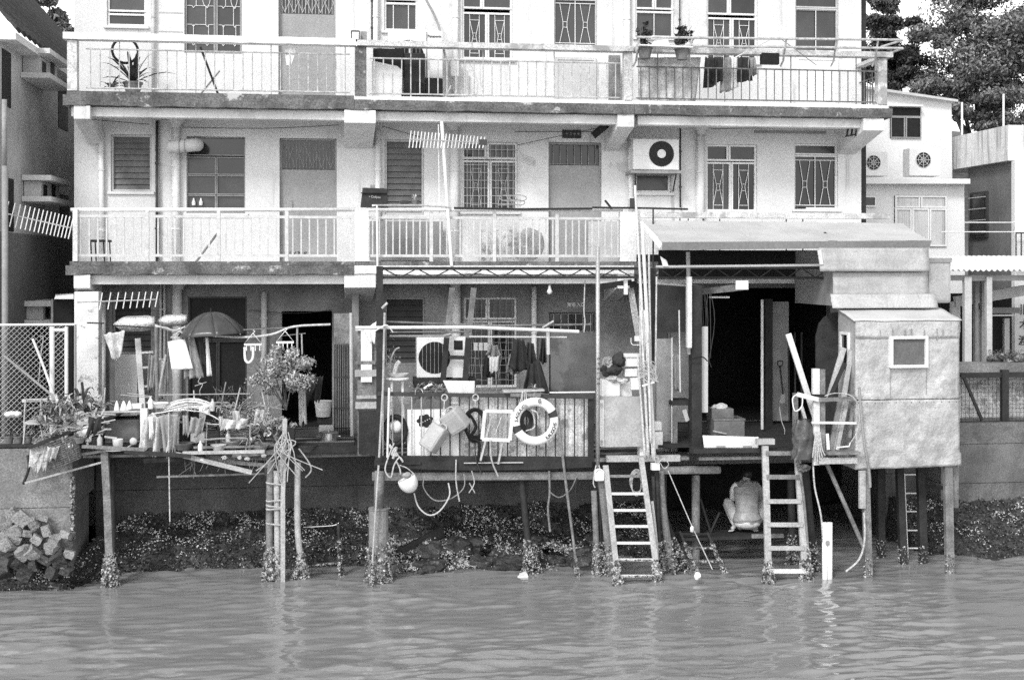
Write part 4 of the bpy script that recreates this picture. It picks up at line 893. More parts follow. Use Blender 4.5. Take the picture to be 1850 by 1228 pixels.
T(MB().lump(P(241, 797, -1.8), .06, .03, .06, 2, .1).beam(P(238, 803, -1.8), P(228, 809, -1.82), .015, .012), 'ladle', m_light, 'pale ladle lying beside the mug', 'ladle', smooth=True)
for k, (a, b, c, d, lab) in enumerate(((206, 727, 216, 745, 'left'), (217, 733, 230, 745, 'middle'), (228, 728, 240, 745, 'right'))):
    p = P((a + c) / 2, d, -1.6); r_ = (P(c, d, -1.6).x - P(a, d, -1.6).x) / 2; T(MB().lathe([(r_, 0), (r_, .05), (r_ * .7, .12), (r_ * .3, .17), (0, .19)], p, 14, cap=False), 'white_bowl', m_foam, lab + ' of three upturned white bowls on the curved sheet', 'bowl', 'upturned white bowls', smooth=True)
T(MB().pbox(235, 730, 256, 748, -1.6, .2), 'foam_block', m_whiteo, 'small whitish foam block next to the bowls', 'foam block', bevel=.01)
tb = root('work_table', P(330, 750, -1.6), 'makeshift table covered with a white board on the left deck', 'table')
build(MB().grid(lambda u, v: P(262 + 136 * u, 751 - 10 * math.sin(u * 3.14) + 9 * max(0, u - .8) * 5, -1.75 + .8 * v) + V(0, 0, .02 * noise.noise(V(u * 6, v * 3, 1))), 20, 6), 'top_sheet', m_white, tb, solid=.014, smooth=True)
for px, Y in ((270, -1.7), (395, -1.6), (272, -1.05), (392, -1.05)): build(MB().tube([P(px, 752, Y), P(px, 822, Y)], .022, 6), 'leg', m_woodd, tb)
build(MB().pbox(253, 738, 266, 818, YL - .04, .1), 'post', m_woodw, tb)
tag(cloth('ragged_cloth', m_tarp, [P(262, 748, YL - .03), P(285, 750, YL - .05), P(325, 752, YL - .05)], [P(255, 815, YL - .05), P(278, 830, YL - .06), P(296, 822, YL - .05), P(320, 824, YL - .05)], 30, 24, .09, 2.6, 9, ragged=.22), 'large torn pale rag hanging from the white table board', 'rag')
tag(cloth('ragged_cloth', m_clothg, [P(288, 750, YL - .1), P(322, 748, YL - .1)], [P(300, 830, YL - .1), P(316, 826, YL - .1)], 16, 18, .04, 2.5, 12, ragged=.25), 'darker torn rag hanging in front of the pale rag', 'rag')
T(MB().ptube([(305, 745, YL - .15), (305, 820, YL - .15), (307, 942, YL - .15)], .011, 6), 'hanging_rope', m_rope, 'straight pale rope hanging from the table down over the water', 'rope')
# coil of hangers and rods on the table
mb = MB(); rnd = random.Random(9)
for k in range(26):
    y0 = 741 - rnd.random() * 20; mb.ptube([(292 + rnd.random() * 14, y0 + 8, -1.6 + rnd.random() * .3), (320 + rnd.random() * 20, y0 - 2, -1.6 + rnd.random() * .3), (350 + rnd.random() * 22, y0 - 3, -1.6 + rnd.random() * .3), (372 + rnd.random() * 8, y0 + 5, -1.6), (360, y0 + 12, -1.6)], .007, 4, sm=3)
tag(T(mb, 'rope_coil', m_foam, 'loose white coil of cord and wire heaped on the table', 'cord'), kind='stuff')
for k in range(8):
    px = 300 + k * 13; c = P(px, 744, -1.78); T(MB().tube(curve([c, c + V(.01, 0, .06), c + V(.05, 0, .07), c + V(.07, 0, .02)], 4), .006, 5), 'hook', m_galv, ORD[k] + ' white wire hook from the left along the table edge', 'hook', 'hooks along the table edge')
for k, (a, b, c, d) in enumerate(((286, 713, 452, 711), (370, 733, 424, 733), (376, 727, 412, 727), (218, 713, 270, 718), (230, 710, 275, 716))):
    T(MB().tube([P(a, b, -1.45), P(c, d, -1.45)], .009, 6), 'rod', m_galv, ('long thin rod', 'white rod end', 'upper white rod end', 'dark left rod', 'dark upper left rod')[k] + ' lying level over the table', 'rod')
T(MB().tube([P(421, 755, -1.7), P(434, 700, -1.75)], .012, 6), 'stick', m_woodl, 'short pale stick standing upright by the dry vines', 'stick')
# chairs frames, bowl and clutter right of the table
for k, (a, b, c, d, lab) in enumerate(((372, 766, 452, 826, 'left'), (450, 766, 500, 828, 'right'))):
    T(MB().ptube([(a, d, -1.72), (a + 2, b + 4, -1.72), (a + 7, b, -1.72), (c - 6, b + 3, -1.72), (c, b + 8, -1.72), (c - 1, d, -1.72)], .011, 6, sm=4), 'tubular_trestle', m_galv, lab + ' of two dark tubular frames standing at the deck edge', 'frame')
T(MB().ptube([(368, 795, -1.78), (380, 793, -1.78), (442, 791, -1.78), (446, 800, -1.78), (442, 820, -1.78)], .012, 6, sm=4), 'bent_tube', m_galv, 'bent pale tube lying across the tubular frames', 'tube')
T(MB().lathe([(.06, 0), (.13, .07), (.17, .14), (.175, .145), (.12, .07), (.0, .02)], P(420, 811, -1.6), 24, cap=False), 'metal_bowl', m_mid, 'wide grey bowl between the tubular frames', 'bowl', smooth=True)
T(MB().pbox(344, 783, 370, 800, -1.6, .2), 'carton', m_light, 'small pale carton under the white table board', 'carton', bevel=.01); T(MB().pbox(322, 800, 372, 814, -1.5, .3), 'basin', m_plastd, 'dark basin below the small carton', 'basin', bevel=.02)
for k, (px, py, lab) in enumerate(((433, 826, 'white plastic clip lying on the deck edge'), (447, 828, 'small pale bracket on the deck edge'), (476, 822, 'crumpled white paper on the deck edge'), (405, 826, 'little pale knob on the deck edge'), (365, 830, 'white scrap on the deck edge'))): T(MB().lump(P(px, py, YL - .05), .04, .03, .03, k, .5, 2), 'litter', m_foam, lab, 'litter')
mb = MB(); rnd = random.Random(14)
for k in range(150):
    px, py = 405 + rnd.random() * 75, 735 + rnd.random() * 45; mb.ptube([(px, py, -1.5 + rnd.random() * .3), (px + rnd.gauss(0, 14), py - 8 + rnd.gauss(0, 8), -1.5), (px + rnd.gauss(0, 24), py + rnd.gauss(0, 12), -1.5 + rnd.random() * .3)], .004, 4, sm=3)
for k in range(500): leaf_at(mb, P(400 + rnd.random() * 82, 735 + rnd.gauss(15, 14), -1.6 + rnd.random() * .4), (rnd.gauss(0, 1), rnd.gauss(0, 1), rnd.gauss(0, .6)), .06, .025)
tag(T(mb, 'dry_vines', m_leafl, 'tangle of pale dry vines spilling over the deck edge', 'vines'), kind='stuff')
mb = MB()
for k in range(26):
    px = 395 + rnd.random() * 60; mb.ptube([(px, 760, -1.4), (px + rnd.gauss(0, 8), 730, -1.4), (px + rnd.gauss(0, 18), 695 + rnd.random() * 20, -1.4)], .004, 4, sm=3)
tag(T(mb, 'twigs', m_bark, 'thin upright twigs behind the dry vines', 'twigs'), kind='stuff')
bush('round leafy shrub with small pale leaves in the middle of the left deck', 517, 667, -1.3, .72, .5, 4600, .032, 3, m_leafl, stem=.15, potted=False)
bush('small leafy shrub round the cut post top', 495, 768, -1.7, .32, .22, 1300, .03, 6, m_leafl, stem=.05, potted=False)
# straps and vines wound on the cut post
mb = MB()
for k in range(13):
    px = 514 + rnd.gauss(0, 4); mb.ptube([(px, 780 + rnd.random() * 15, -1.95), (px + rnd.gauss(0, 16), 800 + rnd.random() * 15, -2.0), (px + rnd.gauss(0, 32), 845 + rnd.random() * 30, -1.92)], .009, 4, sm=5)
tag(T(mb, 'straps', m_woodl, 'loose straps and vines trailing from the cut post', 'straps'), kind='stuff')
T(MB().ptube([(540, 810, -1.8), (558, 835, -1.85), (562, 850, -1.85), (552, 862, -1.8)], .012, 6, sm=5), 'bent_cane', m_woodl, 'bent cane arching out from the lashed posts', 'cane')
# ---- umbrella, lines and laundry
um = root('umbrella', P(385, 700, -1.0), 'open dark umbrella with shiny panels over the left deck', 'umbrella'); ap = P(381, 564, -1.0); tiltm = Matrix.Rotation(R(-4), 3, 'Y')
RAD = .56
for k in range(8):
    def pan(u, v, k=k):
        a = (k + u) * math.pi / 4 + .2; sag = 1 - .06 * math.sin(u * math.pi) * v; r_ = RAD * v * sag; return ap + tiltm @ V(math.cos(a) * r_, math.sin(a) * r_, -.36 * v ** 1.9 + .02 * math.sin(u * math.pi) * v * (1 - v) * 4)
    build(MB().grid(pan, 6, 10), 'panel', m_umb, um, smooth=True, solid=.003)
    a = k * math.pi / 4 + .2; build(MB().tube([ap + tiltm @ V(math.cos(a) * RAD * v, math.sin(a) * RAD * v, -.36 * v ** 1.9 - .008) for v in (0, .25, .5, .75, 1.02)], .005, 4), 'rib', m_galv, um)
build(MB().tube([ap + V(0, 0, .07), ap, P(385, 690, -1.0)], [.006, .01, .01], 6), 'shaft', m_steel, um)
def line(label, pl, r, mat, name='bamboo_pole', cat='pole', sm=5): return T(MB().ptube(pl, r, 7, sm=sm), name, mat, label, cat)
line('knobbly bamboo drying pole sagging under the umbrella', [(280, 588, -1.15), (330, 600, -1.15), (430, 609, -1.15), (490, 604, -1.15), (530, 590, -1.15), (597, 586, -1.15)], .018, m_bamboo)
line('straight thin pole right of the umbrella', [(438, 596, -1.05), (535, 591, -1.0)], .01, m_wood, sm=0)
line('short upright stick tied to the drying pole', [(537, 590, -1.1), (537, 642, -1.1)], .016, m_woodl, sm=0); line('second short upright stick tied to the drying pole', [(545, 603, -1.1), (546, 640, -1.1)], .013, m_woodl, sm=0); line('short crossbar above the shrub', [(497, 608, -1.08), (552, 602, -1.08)], .008, m_wood, sm=0)
line('twisted pale rope tied to the left end of the drying pole', [(282, 590, -1.18), (300, 592, -1.2), (315, 597, -1.2), (335, 590, -1.2)], .014, m_rope, 'rope', 'rope'); line('pale pole leaning beside the small white ladder', [(300, 640, -.9), (285, 715, -1.0)], .02, m_woodl, sm=0); line('dark upright pole behind the towel', [(303, 590, -.9), (304, 745, -.9)], .014, m_wood, sm=0)
line('thin wooden post carrying the drying pole', [(282, 585, -1.0), (284, 745, -1.0)], .028, m_wood, sm=0); line('thin wire strung behind the umbrella', [(440, 600, -.6), (510, 585, -.6)], .005, m_cable, 'wire', 'wire', sm=0)
def hanger(label, px, py, Y, w=.2):
    c = P(px, py, Y); return T(MB().tube(curve([c + V(.0, 0, .07), c + V(.03, 0, .1), c + V(.0, 0, .12), c + V(-.02, 0, .1)], 4), .005, 5).tube([c + V(0, 0, .07), c + V(-w, 0, -.03), c + V(w, 0, -.03), c + V(0, 0, .07)], .006, 5), 'hanger', m_white, label, 'hanger')
hanger('wire hanger carrying the white towel', 324, 606, -1.2, .14)
tag(cloth('towel', m_cloth, [P(303, 617, -1.2), P(334, 612, -1.2)], [P(310, 668, -1.2), P(349, 666, -1.2)], 14, 14, .012, 1.5, 2), 'white towel on a hanger under the umbrella', 'towel')
tag(cloth('jacket', m_clothg, [P(335, 608, -1.15), P(350, 606, -1.15)], [P(333, 684, -1.15), P(368, 682, -1.15)], 16, 14, .04, 2.5, 5), 'grey jacket hanging right of the white towel', 'jacket')
tag(cloth('trousers', m_clothd, [P(350, 605, -1.1), P(366, 606, -1.1)], [P(352, 660, -1.1), P(372, 662, -1.1)], 10, 12, .03, 1.5, 6), 'dark trousers hanging behind the grey jacket', 'trousers')
tag(cloth('sleeve_shirt', m_cloth, [P(371, 609, -1.15), P(376, 609, -1.15)], [P(374, 679, -1.15), P(382, 679, -1.15)], 6, 14, .02, .8, 7), 'narrow pale stocking hanging under the umbrella rim', 'stocking')
T(MB().ptube([(363, 680, -1.2), (358, 690, -1.2), (366, 694, -1.2), (361, 705, -1.2), (362, 714, -1.2)], .006, 5, sm=4).ptube([(352, 697, -1.2), (373, 690, -1.2)], .006, 5), 'knotted_string', m_rope, 'knotted string dangling below the stocking', 'string')
for k, (px, lab) in enumerate(((457, 'left clip hanger with a white cloth strap'), (515, 'right clip hanger above the shrub'))):
    hr = root('clip_hanger', P(px, 630, -1.2), lab, 'hanger'); c = P(px, 612 + (0 if k == 0 else -4), -1.2); w = .14
    build(MB().tube(curve([c + V(0, 0, .09), c + V(.03, 0, .12), c + V(0, 0, .14)], 4), .006, 5).tube([c + V(0, 0, .09), c + V(-w, 0, -.08), c + V(w, 0, -.08), c + V(0, 0, .09)], .008, 5), 'frame', m_white, hr); build(MB().box(c.x - w, c.x + w, c.y - .015, c.y + .015, c.z - .11, c.z - .08), 'bar', m_white, hr, bevel=.008)
    for q in range(4): build(MB().box(c.x - w + .03 + q * .07, c.x - w + .045 + q * .07, c.y - .008, c.y + .008, c.z - .19, c.z - .11), 'clip', m_whiteo, hr)
    if k == 0: build(MB().tube(curve([c + V(-.13, 0, -.13), c + V(-.12, 0, -.33), c + V(-.06, 0, -.38), c + V(.0, 0, -.3), c + V(.0, 0, -.13)], 5), [.022] * 21, 7), 'strap', m_cloth, hr, smooth=True)
def foil(label, px0, px1, py, h, Y, mat, seed):
    a, b = P(px0, py, Y), P(px1, py - 3, Y); pts = [a.lerp(b, k / 12) for k in range(13)]; return T(MB().tube(pts, [max(.012, h * math.sin(min(1, k / 4) * 1.57) * (1 if k < 11 else .85)) for k in range(13)], 12), 'foil_roll', mat, label, 'roll', smooth=True)
foil('fish shaped roll of silver foil hung under the antenna', 205, 280, 586, .13, -.7, m_foil, 1); foil('second roll of silver foil beside the umbrella', 284, 338, 580, .1, -.65, m_foil, 2)
line('thin dark bar under the fish shaped foil roll', [(157, 583, -.75), (188, 584, -.75)], .012, m_steel, 'bar', 'bar', 0); line('dark bar running below the foil roll', [(206, 588, -.85), (282, 592, -.85)], .01, m_steel, 'bar', 'bar', 0)
tag(cloth('net_sack', m_tarp, [P(186, 604, -.9), P(226, 597, -.9)], [P(202, 648, -.9), P(212, 650, -.9), P(222, 640, -.9)], 12, 12, .05, 1.5, 4), 'pale triangular net sack hanging by the white pillar', 'sack')
wl_ = root('step_ladder', P(268, 762, -.3), 'small white ladder standing behind the net sack', 'ladder')
build(MB().beam(P(249, 611, -.3), P(260, 765, -.4), .09, .05), 'rail', m_woodw, wl_); build(MB().beam(P(280, 600, -.3), P(286, 765, -.4), .07, .05), 'rail', m_wood, wl_)
for py in (637, 664, 698, 728): build(MB().beam(P(254, py, -.33), P(284, py - 2, -.33), .035, .03), 'rung', m_whiteo, wl_)
T(MB().pbox(207, 640, 248, 760, .75, .06), 'leaning_board', m_light, 'pale panel leaning against the ground floor wall behind the ladder', 'panel', bevel=.01)
tag(cloth('mosquito_net', m_clothg, [P(292, 650, -.8), P(304, 655, -.8)], [P(284, 722, -.8), P(300, 720, -.8)], 8, 10, .04, 1.5, 8), 'striped cloth draped beside the small white ladder', 'cloth')
# things at the doorway
sp = root('stock_pot', P(594, 806, -.4), 'shiny aluminium stock pot with lid in front of the doorway', 'pot'); c = P(594, 806, -.4)
build(MB().lathe([(.155, 0), (.16, .01), (.16, .22), (.168, .225), (.168, .235)], c, 28), 'body', m_alu, sp, smooth=False); build(MB().lathe([(.17, .235), (.14, .25), (.04, .262), (.02, .265), (.025, .29), (.0, .295)], c, 28, cap=False), 'lid', m_alu, sp)
for s in (-1, 1): build(MB().tube(curve([c + V(s * .16, -.03, .17), c + V(s * .2, -.03, .17), c + V(s * .2, .03, .17), c + V(s * .16, .03, .17)], 3), .008, 5), 'handle', m_alu, sp)
bu = root('bucket', P(584, 752, .2), 'pale bucket with an oval basin on a dark stool in the doorway', 'bucket'); c = P(584, 752, .2)
build(MB().lathe([(.12, 0), (.15, .26), (.155, .27), (.14, .265)], c, 22), 'body', m_light, bu); build(MB().tube(curve([c + V(-.15, 0, .25), c + V(-.1, -.1, .16), c + V(.06, -.16, .1), c + V(.15, 0, .25)], 4), .005, 5), 'handle', m_galv, bu)
T(MB().pbox(573, 754, 600, 766, .15, .3), 'stool', m_steel, 'low dark stool under the bucket', 'stool', bevel=.01); T(MB().pbox(576, 769, 603, 792, 0, .3), 'carton', m_light, 'pale cardboard carton behind the stock pot', 'carton', bevel=.01)
T(MB().pbox(534, 793, 578, 797, .3, .4), 'door_step', m_wood, 'worn wooden doorstep in the dark doorway', 'step')
tag(cloth('apron', m_clothd, [P(545, 690, -.6), P(580, 678, -.6)], [P(550, 740, -.6), P(556, 728, -.6)], 8, 8, .03, 1.2, 3), 'grey cloth flap behind the leafy shrub', 'cloth'); tag(cloth('mop_cloth', m_tarp, [P(538, 690, -.9), P(551, 690, -.9)], [P(540, 772, -.9), P(554, 772, -.9)], 10, 10, .03, 3, 4, ragged=.15), 'pale stringy mop hanging under the leafy shrub', 'mop')
fg = root('folding_gate', P(620, 796, .3), 'dark concertina gate folded back at the right of the doorway', 'gate'); build(MB().pbox(603, 566, 634, 620, .45, .04), 'header_panel', m_wood, fg)
for k in range(8): px = 605 + k * 4; build(MB().tube([P(px, 622, .3 + .05 * (k % 2)), P(px, 796, .3 + .05 * (k % 2))], .013, 6), 'bar', m_dark, fg)
for py in (680, 736): build(MB().pbox(603, py, 636, py + 3, .28, .03), 'cross_bar', m_dark, fg)
T(MB().tube([P(634, 565, .1), P(636, 800, .1)], .03, 8), 'gate_post', m_light, 'pale round post at the edge of the folding gate', 'post')
pd = root('patched_door', P(662, 820, -1.3), 'patched wooden screen of boards at the left end of the middle deck', 'screen')
build(MB().pbox(646, 592, 682, 822, -1.2, .05), 'backing', m_wood, pd)
for a, b, c, d, mt in ((652, 596, 672, 690, m_whiteo), (642, 590, 682, 597, m_woodw), (641, 652, 678, 658, m_wood), (641, 668, 680, 680, m_woodl), (644, 714, 680, 720, m_woodl), (642, 726, 682, 738, m_woodl), (648, 742, 682, 820, m_woodd)): build(MB().pbox(a, b, c, d, -1.26 - random.random() * .03, .03), 'board', mt, pd)
tag(cloth('pale_rag', m_cloth, [P(657, 598, -1.4), P(680, 580, -1.4)], [P(668, 618, -1.4), P(678, 622, -1.4)], 8, 8, .03, 1.5, 3), 'pale rag caught on the pole at the left of the middle deck', 'rag')
# ---- things on the upper left balconies
strap_plant('dark palm in a pot on the top left balcony', 240, 172, .6, 22, .75, .07, 77, m_leaf, .16, 1.0, poth=.22, droop=.25)
strap_plant('drooping fern hanging behind the top left railing', 200, 160, .5, 14, .4, .04, 78, m_leaf, 0, 1.3, name='fern', cat='plant')
T(MB().lathe([(.21, -.012), (.235, 0), (.21, .012), (.19, 0), (.21, -.012)], P(226, 92, .5), 28, axis=(.2, -1, 0), cap=False), 'tyre_ring', m_black, 'dark bent ring hanging over the potted palm', 'ring')
line('dark stick leaning across the top left balcony', [(362, 85, .6), (396, 176, .7)], .02, m_steel, 'stick', 'stick', 0); line('short broom handle crossing the dark stick', [(397, 128, .7), (358, 176, .7)], .016, m_mid, 'stick', 'stick', 0)
tag(cloth('white_cloth', m_cloth, [P(514, 88, .06), P(537, 86, .06)], [P(518, 120, .05), P(526, 118, .05)], 8, 8, .02, 1.5, 2), 'small white cloth knotted to the top left railing', 'cloth')
fl = root('flood_lamp', P(641, 75, 0), 'small black flood lamp on the top balcony coping', 'lamp'); build(MB().pbox(634, 55, 650, 74, -.05, .1), 'body', m_black, fl, bevel=.015); build(MB().pbox(636, 58, 648, 71, -.058, .01), 'lens', m_white, fl); build(MB().pbox(651, 57, 663, 76, .1, .1), 'box', m_mid, fl)
dv = root('vent_duct', P(333, 275, .9), 'fat elbow vent duct above the second floor window', 'duct'); build(MB().ptube([(304, 266, .75), (330, 264, .75), (352, 262, .75), (356, 262, .9), (356, 262, 1.2)], .115, 16, sm=4), 'tube', m_light, dv, smooth=True)
for px in (325, 335): build(MB().lathe([(.122, -.01), (.122, .01)], P(px, 264, .75), 16, axis=(1, 0, 0)), 'band', m_mid, dv)
line('broom handle leaning behind the second floor railing', [(397, 416, .4), (352, 476, .3)], .02, m_mid, 'broom_handle', 'broom', 0)
st_ = root('metal_stool', P(180, 475, .4), 'dark metal stool frame at the left end of the second floor balcony', 'stool'); build(MB().pbox(160, 433, 196, 437, .3, .3), 'seat', m_steel, st_)
for a in (164, 172, 187, 198): build(MB().tube([P(a, 437, .4), P(a + 2, 478, .4)], .012, 6), 'leg', m_steel, st_)
mb = MB()
for k in range(30): leaf_at(mb, P(515 + rnd.random() * 40, 462, .5), (rnd.gauss(0, .6), rnd.gauss(0, .3), 1), .14, .02)
T(mb, 'grass_tuft', m_leaf, 'tuft of dark grass in front of the second floor door', 'grass')
for px, lab in ((350, 'left'), (363, 'right')): T(MB().lathe([(.03, 0), (.035, .05), (.02, .09), (.008, .13)], P(px, 371, 1.22), 10), 'bottle', m_white, lab + ' of two small white bottles inside the second floor window', 'bottle', 'bottles in the window')
tx = root('tool_box', P(676, 376, .05), 'dark tool box standing on the second floor rail post', 'tool box'); build(MB().hexa([P(651, 375, 0), P(700, 375, 0), P(700, 375, .28), P(651, 375, .28), P(655, 339, .03), P(700, 341, .03), P(700, 341, .25), P(655, 339, .25)]), 'body', m_steel, tx, bevel=.012)
build(MB().pbox(652, 348, 700, 349.5, -.02, .03), 'lid_seam', m_black, tx)
for a in (669, 686): build(MB().pbox(a, 334, a + 9, 340, .1, .06), 'handle', m_mid, tx)
build(put_text('• Colipse', .055, P(677, 356, -.012), -.06), 'lettering', m_light, tx)

# ---- more of the clutter on the left deck
for k, (px, py, Y, n, L, W, lab, mt) in enumerate(((112, 738, -1.75, 12, .55, .045, 'arching grassy plant spilling over the sloping board', m_leafl), (146, 728, -1.3, 12, .55, .06, 'tall dark leaved plant against the white pillar', m_leaf), (178, 738, -1.35, 10, .45, .05, 'pale leaved plant at the foot of the drainpipe', m_leafl), (92, 790, -1.95, 9, .3, .035, 'small trailing plant at the lower end of the sloping board', m_leafl), (65, 780, -1.55, 10, .4, .04, 'straggly plant beside the folding chair', m_leafm), (455, 800, -1.85, 12, .3, .03, 'fern drooping over the deck edge beside the tubular trestle', m_leafl), (386, 735, -1.25, 12, .4, .03, 'grassy plant behind the cord heap', m_leafm))):
    strap_plant(lab, px, py, Y, n, L, W, 140 + k, mt, 0, 1.15, 'strap leaved plants on the left deck', 'plant', 'strap_plant', droop=.55)
for k, (a, b, c, d, Y, dep, mt, lab) in enumerate(((262, 775, 290, 815, -1.3, .3, m_black, 'black drum under the white table board'), (300, 760, 340, 812, -1.2, .3, m_dark, 'dark box in the shade under the white table board'), (388, 776, 405, 812, -1.3, .2, m_plastd, 'grey canister behind the tubular trestle'), (455, 782, 478, 812, -1.4, .25, m_dark, 'dark carton beside the lashed posts'), (165, 788, 186, 806, -1.5, .2, m_wood, 'low wooden block under the dark curved sheet'), (500, 770, 532, 800, -1.0, .3, m_dark, 'dark crate behind the cut post'))): T(MB().pbox(a, b, c, d, Y, dep), 'container', mt, lab, 'container', bevel=.02)
for k, (a, b, c, d, Y, mt, lab) in enumerate(((330, 750, 340, 790, YL - .08, m_clothg, 'grey strip of rag hanging right of the torn rags'), (268, 752, 276, 800, YL - .12, m_cloth, 'white strip of rag hanging at the left of the torn rags'), (395, 752, 402, 776, YL, m_tarp, 'short pale rag at the right table corner'), (420, 742, 432, 770, -1.8, m_tarp, 'pale scrap of net caught in the dry vines'), (118, 800, 130, 812, -2.0, m_cloth, 'white scrap of paper stuck on the wicker basket'))): tag(cloth('rag_strip', mt, [P(a, b, Y), P(c, b, Y)], [P(a + 2, d, Y), P(c + 3, d - 4, Y)], 8, 10, .03, 1.6, 50 + k, ragged=.3), lab, 'rag')
mb = MB(); rnd = random.Random(77)
for k in range(24):
    px = 330 + rnd.random() * 170; mb.ptube([(px, 822, -1.7), (px + rnd.gauss(0, 4), 832 + rnd.random() * 8, -1.78), (px + rnd.gauss(0, 8), 838 + rnd.random() * 26, -1.78)], .004, 4, sm=3)
tag(T(mb, 'hanging_strings', m_wood, 'fringe of thin strings hanging below the left deck edge', 'strings'), kind='stuff')
for k, (a, b, c, d, lab) in enumerate(((190, 700, 186, 745, 'dark cane leaning on the drainpipe'), (232, 690, 246, 745, 'grey stick leaning behind the white bowls'), (350, 705, 352, 740, 'thin upright peg behind the cord heap'), (408, 690, 396, 752, 'pale reed leaning over the dry vines'), (470, 690, 482, 750, 'grey reed under the round shrub'), (446, 712, 462, 770, 'dark reed crossing the dry vines'))): T(MB().tube([P(a, b, -1.4), P(c, d, -1.5)], .011, 6), 'cane', m_wood if k % 2 else m_woodl, lab, 'cane')

for k, (px, py, Y, n, L, W, lab) in enumerate(((90, 752, -1.8, 10, .5, .075, 'broad pale leaved plant over the left of the sloping board'), (120, 745, -1.85, 11, .52, .08, 'broad pale leaved plant over the middle of the sloping board'), (150, 738, -1.75, 10, .5, .075, 'broad pale leaved plant by the pillar foot'), (105, 768, -1.95, 9, .36, .06, 'low broad leaved plant on the front of the sloping board'), (73, 762, -1.9, 9, .4, .05, 'pale narrow leaved plant beside the chair seat'), (136, 762, -1.9, 9, .34, .05, 'small broad leaved plant beside the round white disc'))):
    strap_plant(lab, px, py, Y, n, L, W, 240 + k, m_leafl if k % 3 else m_leafm, 0, 1.0, 'strap leaved plants on the left deck', 'plant', 'strap_plant', droop=.6)

# ---- sagging edge and heaped scrap of the left deck
for k, (a, b, c, d, Y, w_, mt, lab) in enumerate(((148, 806, 262, 812, -1.9, .05, m_wood, 'grey board sagging under the mug'), (225, 815, 345, 824, -1.92, .06, m_woodd, 'dark board under the torn rags'), (330, 818, 478, 815, -1.9, .05, m_woodl, 'pale board along the deck edge below the tubular trestles'), (350, 808, 470, 806, -1.85, .035, m_wood, 'thin grey board behind the litter on the deck edge'), (260, 832, 372, 826, -1.7, .07, m_woodd, 'dark rotten board hanging under the torn rags'), (395, 832, 500, 842, -1.72, .06, m_wood, 'grey board hanging askew by the lashed posts'), (136, 822, 200, 812, -1.8, .04, m_wood, 'short grey board resting on the leftmost deck post'), (160, 745, 268, 742, -1.7, .03, m_woodl, 'pale lath lying over the dark curved sheet'), (285, 760, 380, 764, -1.55, .03, m_wood, 'grey lath under the white table board'), (460, 800, 530, 806, -1.7, .05, m_wood, 'grey board behind the cut post'))): T(MB().beam(P(a, b, Y), P(c, d, Y - .04), w_, .03), 'board', mt, lab, 'board', 'loose boards of the left deck')
def pan(px, py, Y, r_, h, mat, lab, nm='basin'): T(MB().lathe([(r_ * .6, 0), (r_ * .95, h), (r_ * 1.05, h + .008), (r_ * .85, h * .85), (.0, .02)], P(px, py, Y), 22, cap=False), nm, mat, lab, nm.replace('_', ' '), smooth=True)
pan(330, 812, -1.75, .17, .1, m_plastd, 'grey basin half hidden by the torn rags'); pan(288, 736, -1.5, .15, .07, m_whiteo, 'white basin beside the cord heap'); pan(470, 815, -1.8, .13, .09, m_mid, 'grey basin beside the lashed posts'); pan(395, 815, -1.8, .12, .1, m_light, 'pale tin pan under the bent tube'); pan(142, 800, -1.9, .11, .08, m_mid, 'dented pan above the wicker basket'); pan(555, 815, -.8, .18, .1, m_plastd, 'wide dark basin on the floor left of the stock pot')
for k, (px, py, Y, mt, lab) in enumerate(((272, 738, -1.65, m_foam, 'white plastic bottle at the left of the cord heap'), (384, 742, -1.6, m_light, 'pale plastic bottle at the right of the cord heap'), (412, 800, -1.5, m_whiteo, 'pale bottle standing inside the tubular trestle'), (180, 806, -1.85, m_light, 'squat pale bottle left of the mug'), (530, 808, -.7, m_mid, 'grey bottle on the floor by the doorway'), (362, 818, -1.85, m_whiteo, 'pale tin at the deck edge right of the torn rags'))): T(MB().lathe([(.035, 0), (.04, .1), (.035, .13), (.014, .16), (.014, .19)], P(px, py, Y), 12), 'bottle', mt, lab, 'bottle', 'bottles on the left deck')
for k, (a, b, c, d, e, Y, mt, lab) in enumerate(((405, 756, 450, 780, 8, -1.9, m_tarp, 'ragged pale netting over the left tubular trestle'), (345, 752, 372, 792, 6, -1.88, m_clothg, 'grey rag hung under the right of the white table board'), (160, 752, 186, 792, 8, -1.88, m_clothd, 'black plastic flap hanging beside the grey tub'), (462, 738, 486, 775, 6, -1.7, m_leafl, 'pale leafy drape of creeper beside the cut post'), (270, 640, 284, 715, 4, -.7, m_clothg, 'dull curtain strip hanging behind the small white ladder'), (560, 680, 584, 735, 5, -.5, m_clothd, 'dark coat hanging inside the doorway'), (86, 806, 108, 838, 6, -2.05, m_tarp, 'torn paper sack hanging over the wicker basket'))): tag(cloth('hanging_scrap', mt, [P(a, b, Y), P((a + c) / 2, b + 3, Y), P(c, b - 2, Y)], [P(a - e, d, Y), P(c - e, d - 5, Y)], 14, 14, .05, 2.2, 70 + k, ragged=.3), lab, 'scrap')
mb = MB(); rnd = random.Random(123)
for k in range(40):
    px, py = 70 + rnd.random() * 120, 745 + rnd.random() * 45; py = max(py, 808 - (px - 52) * .37 - 14); a = rnd.gauss(0, .6); L_ = .1 + rnd.random() * .2; q = P(px, py, -1.8 - rnd.random() * .1); mb.beam(q, q + V(math.cos(a) * L_, rnd.gauss(0, .03), math.sin(a) * L_ + .03), rnd.uniform(.008, .03), .01)
tag(T(mb, 'wood_scraps', m_woodl, 'litter of splinters and chips strewn over the sloping board', 'scraps'), kind='stuff')
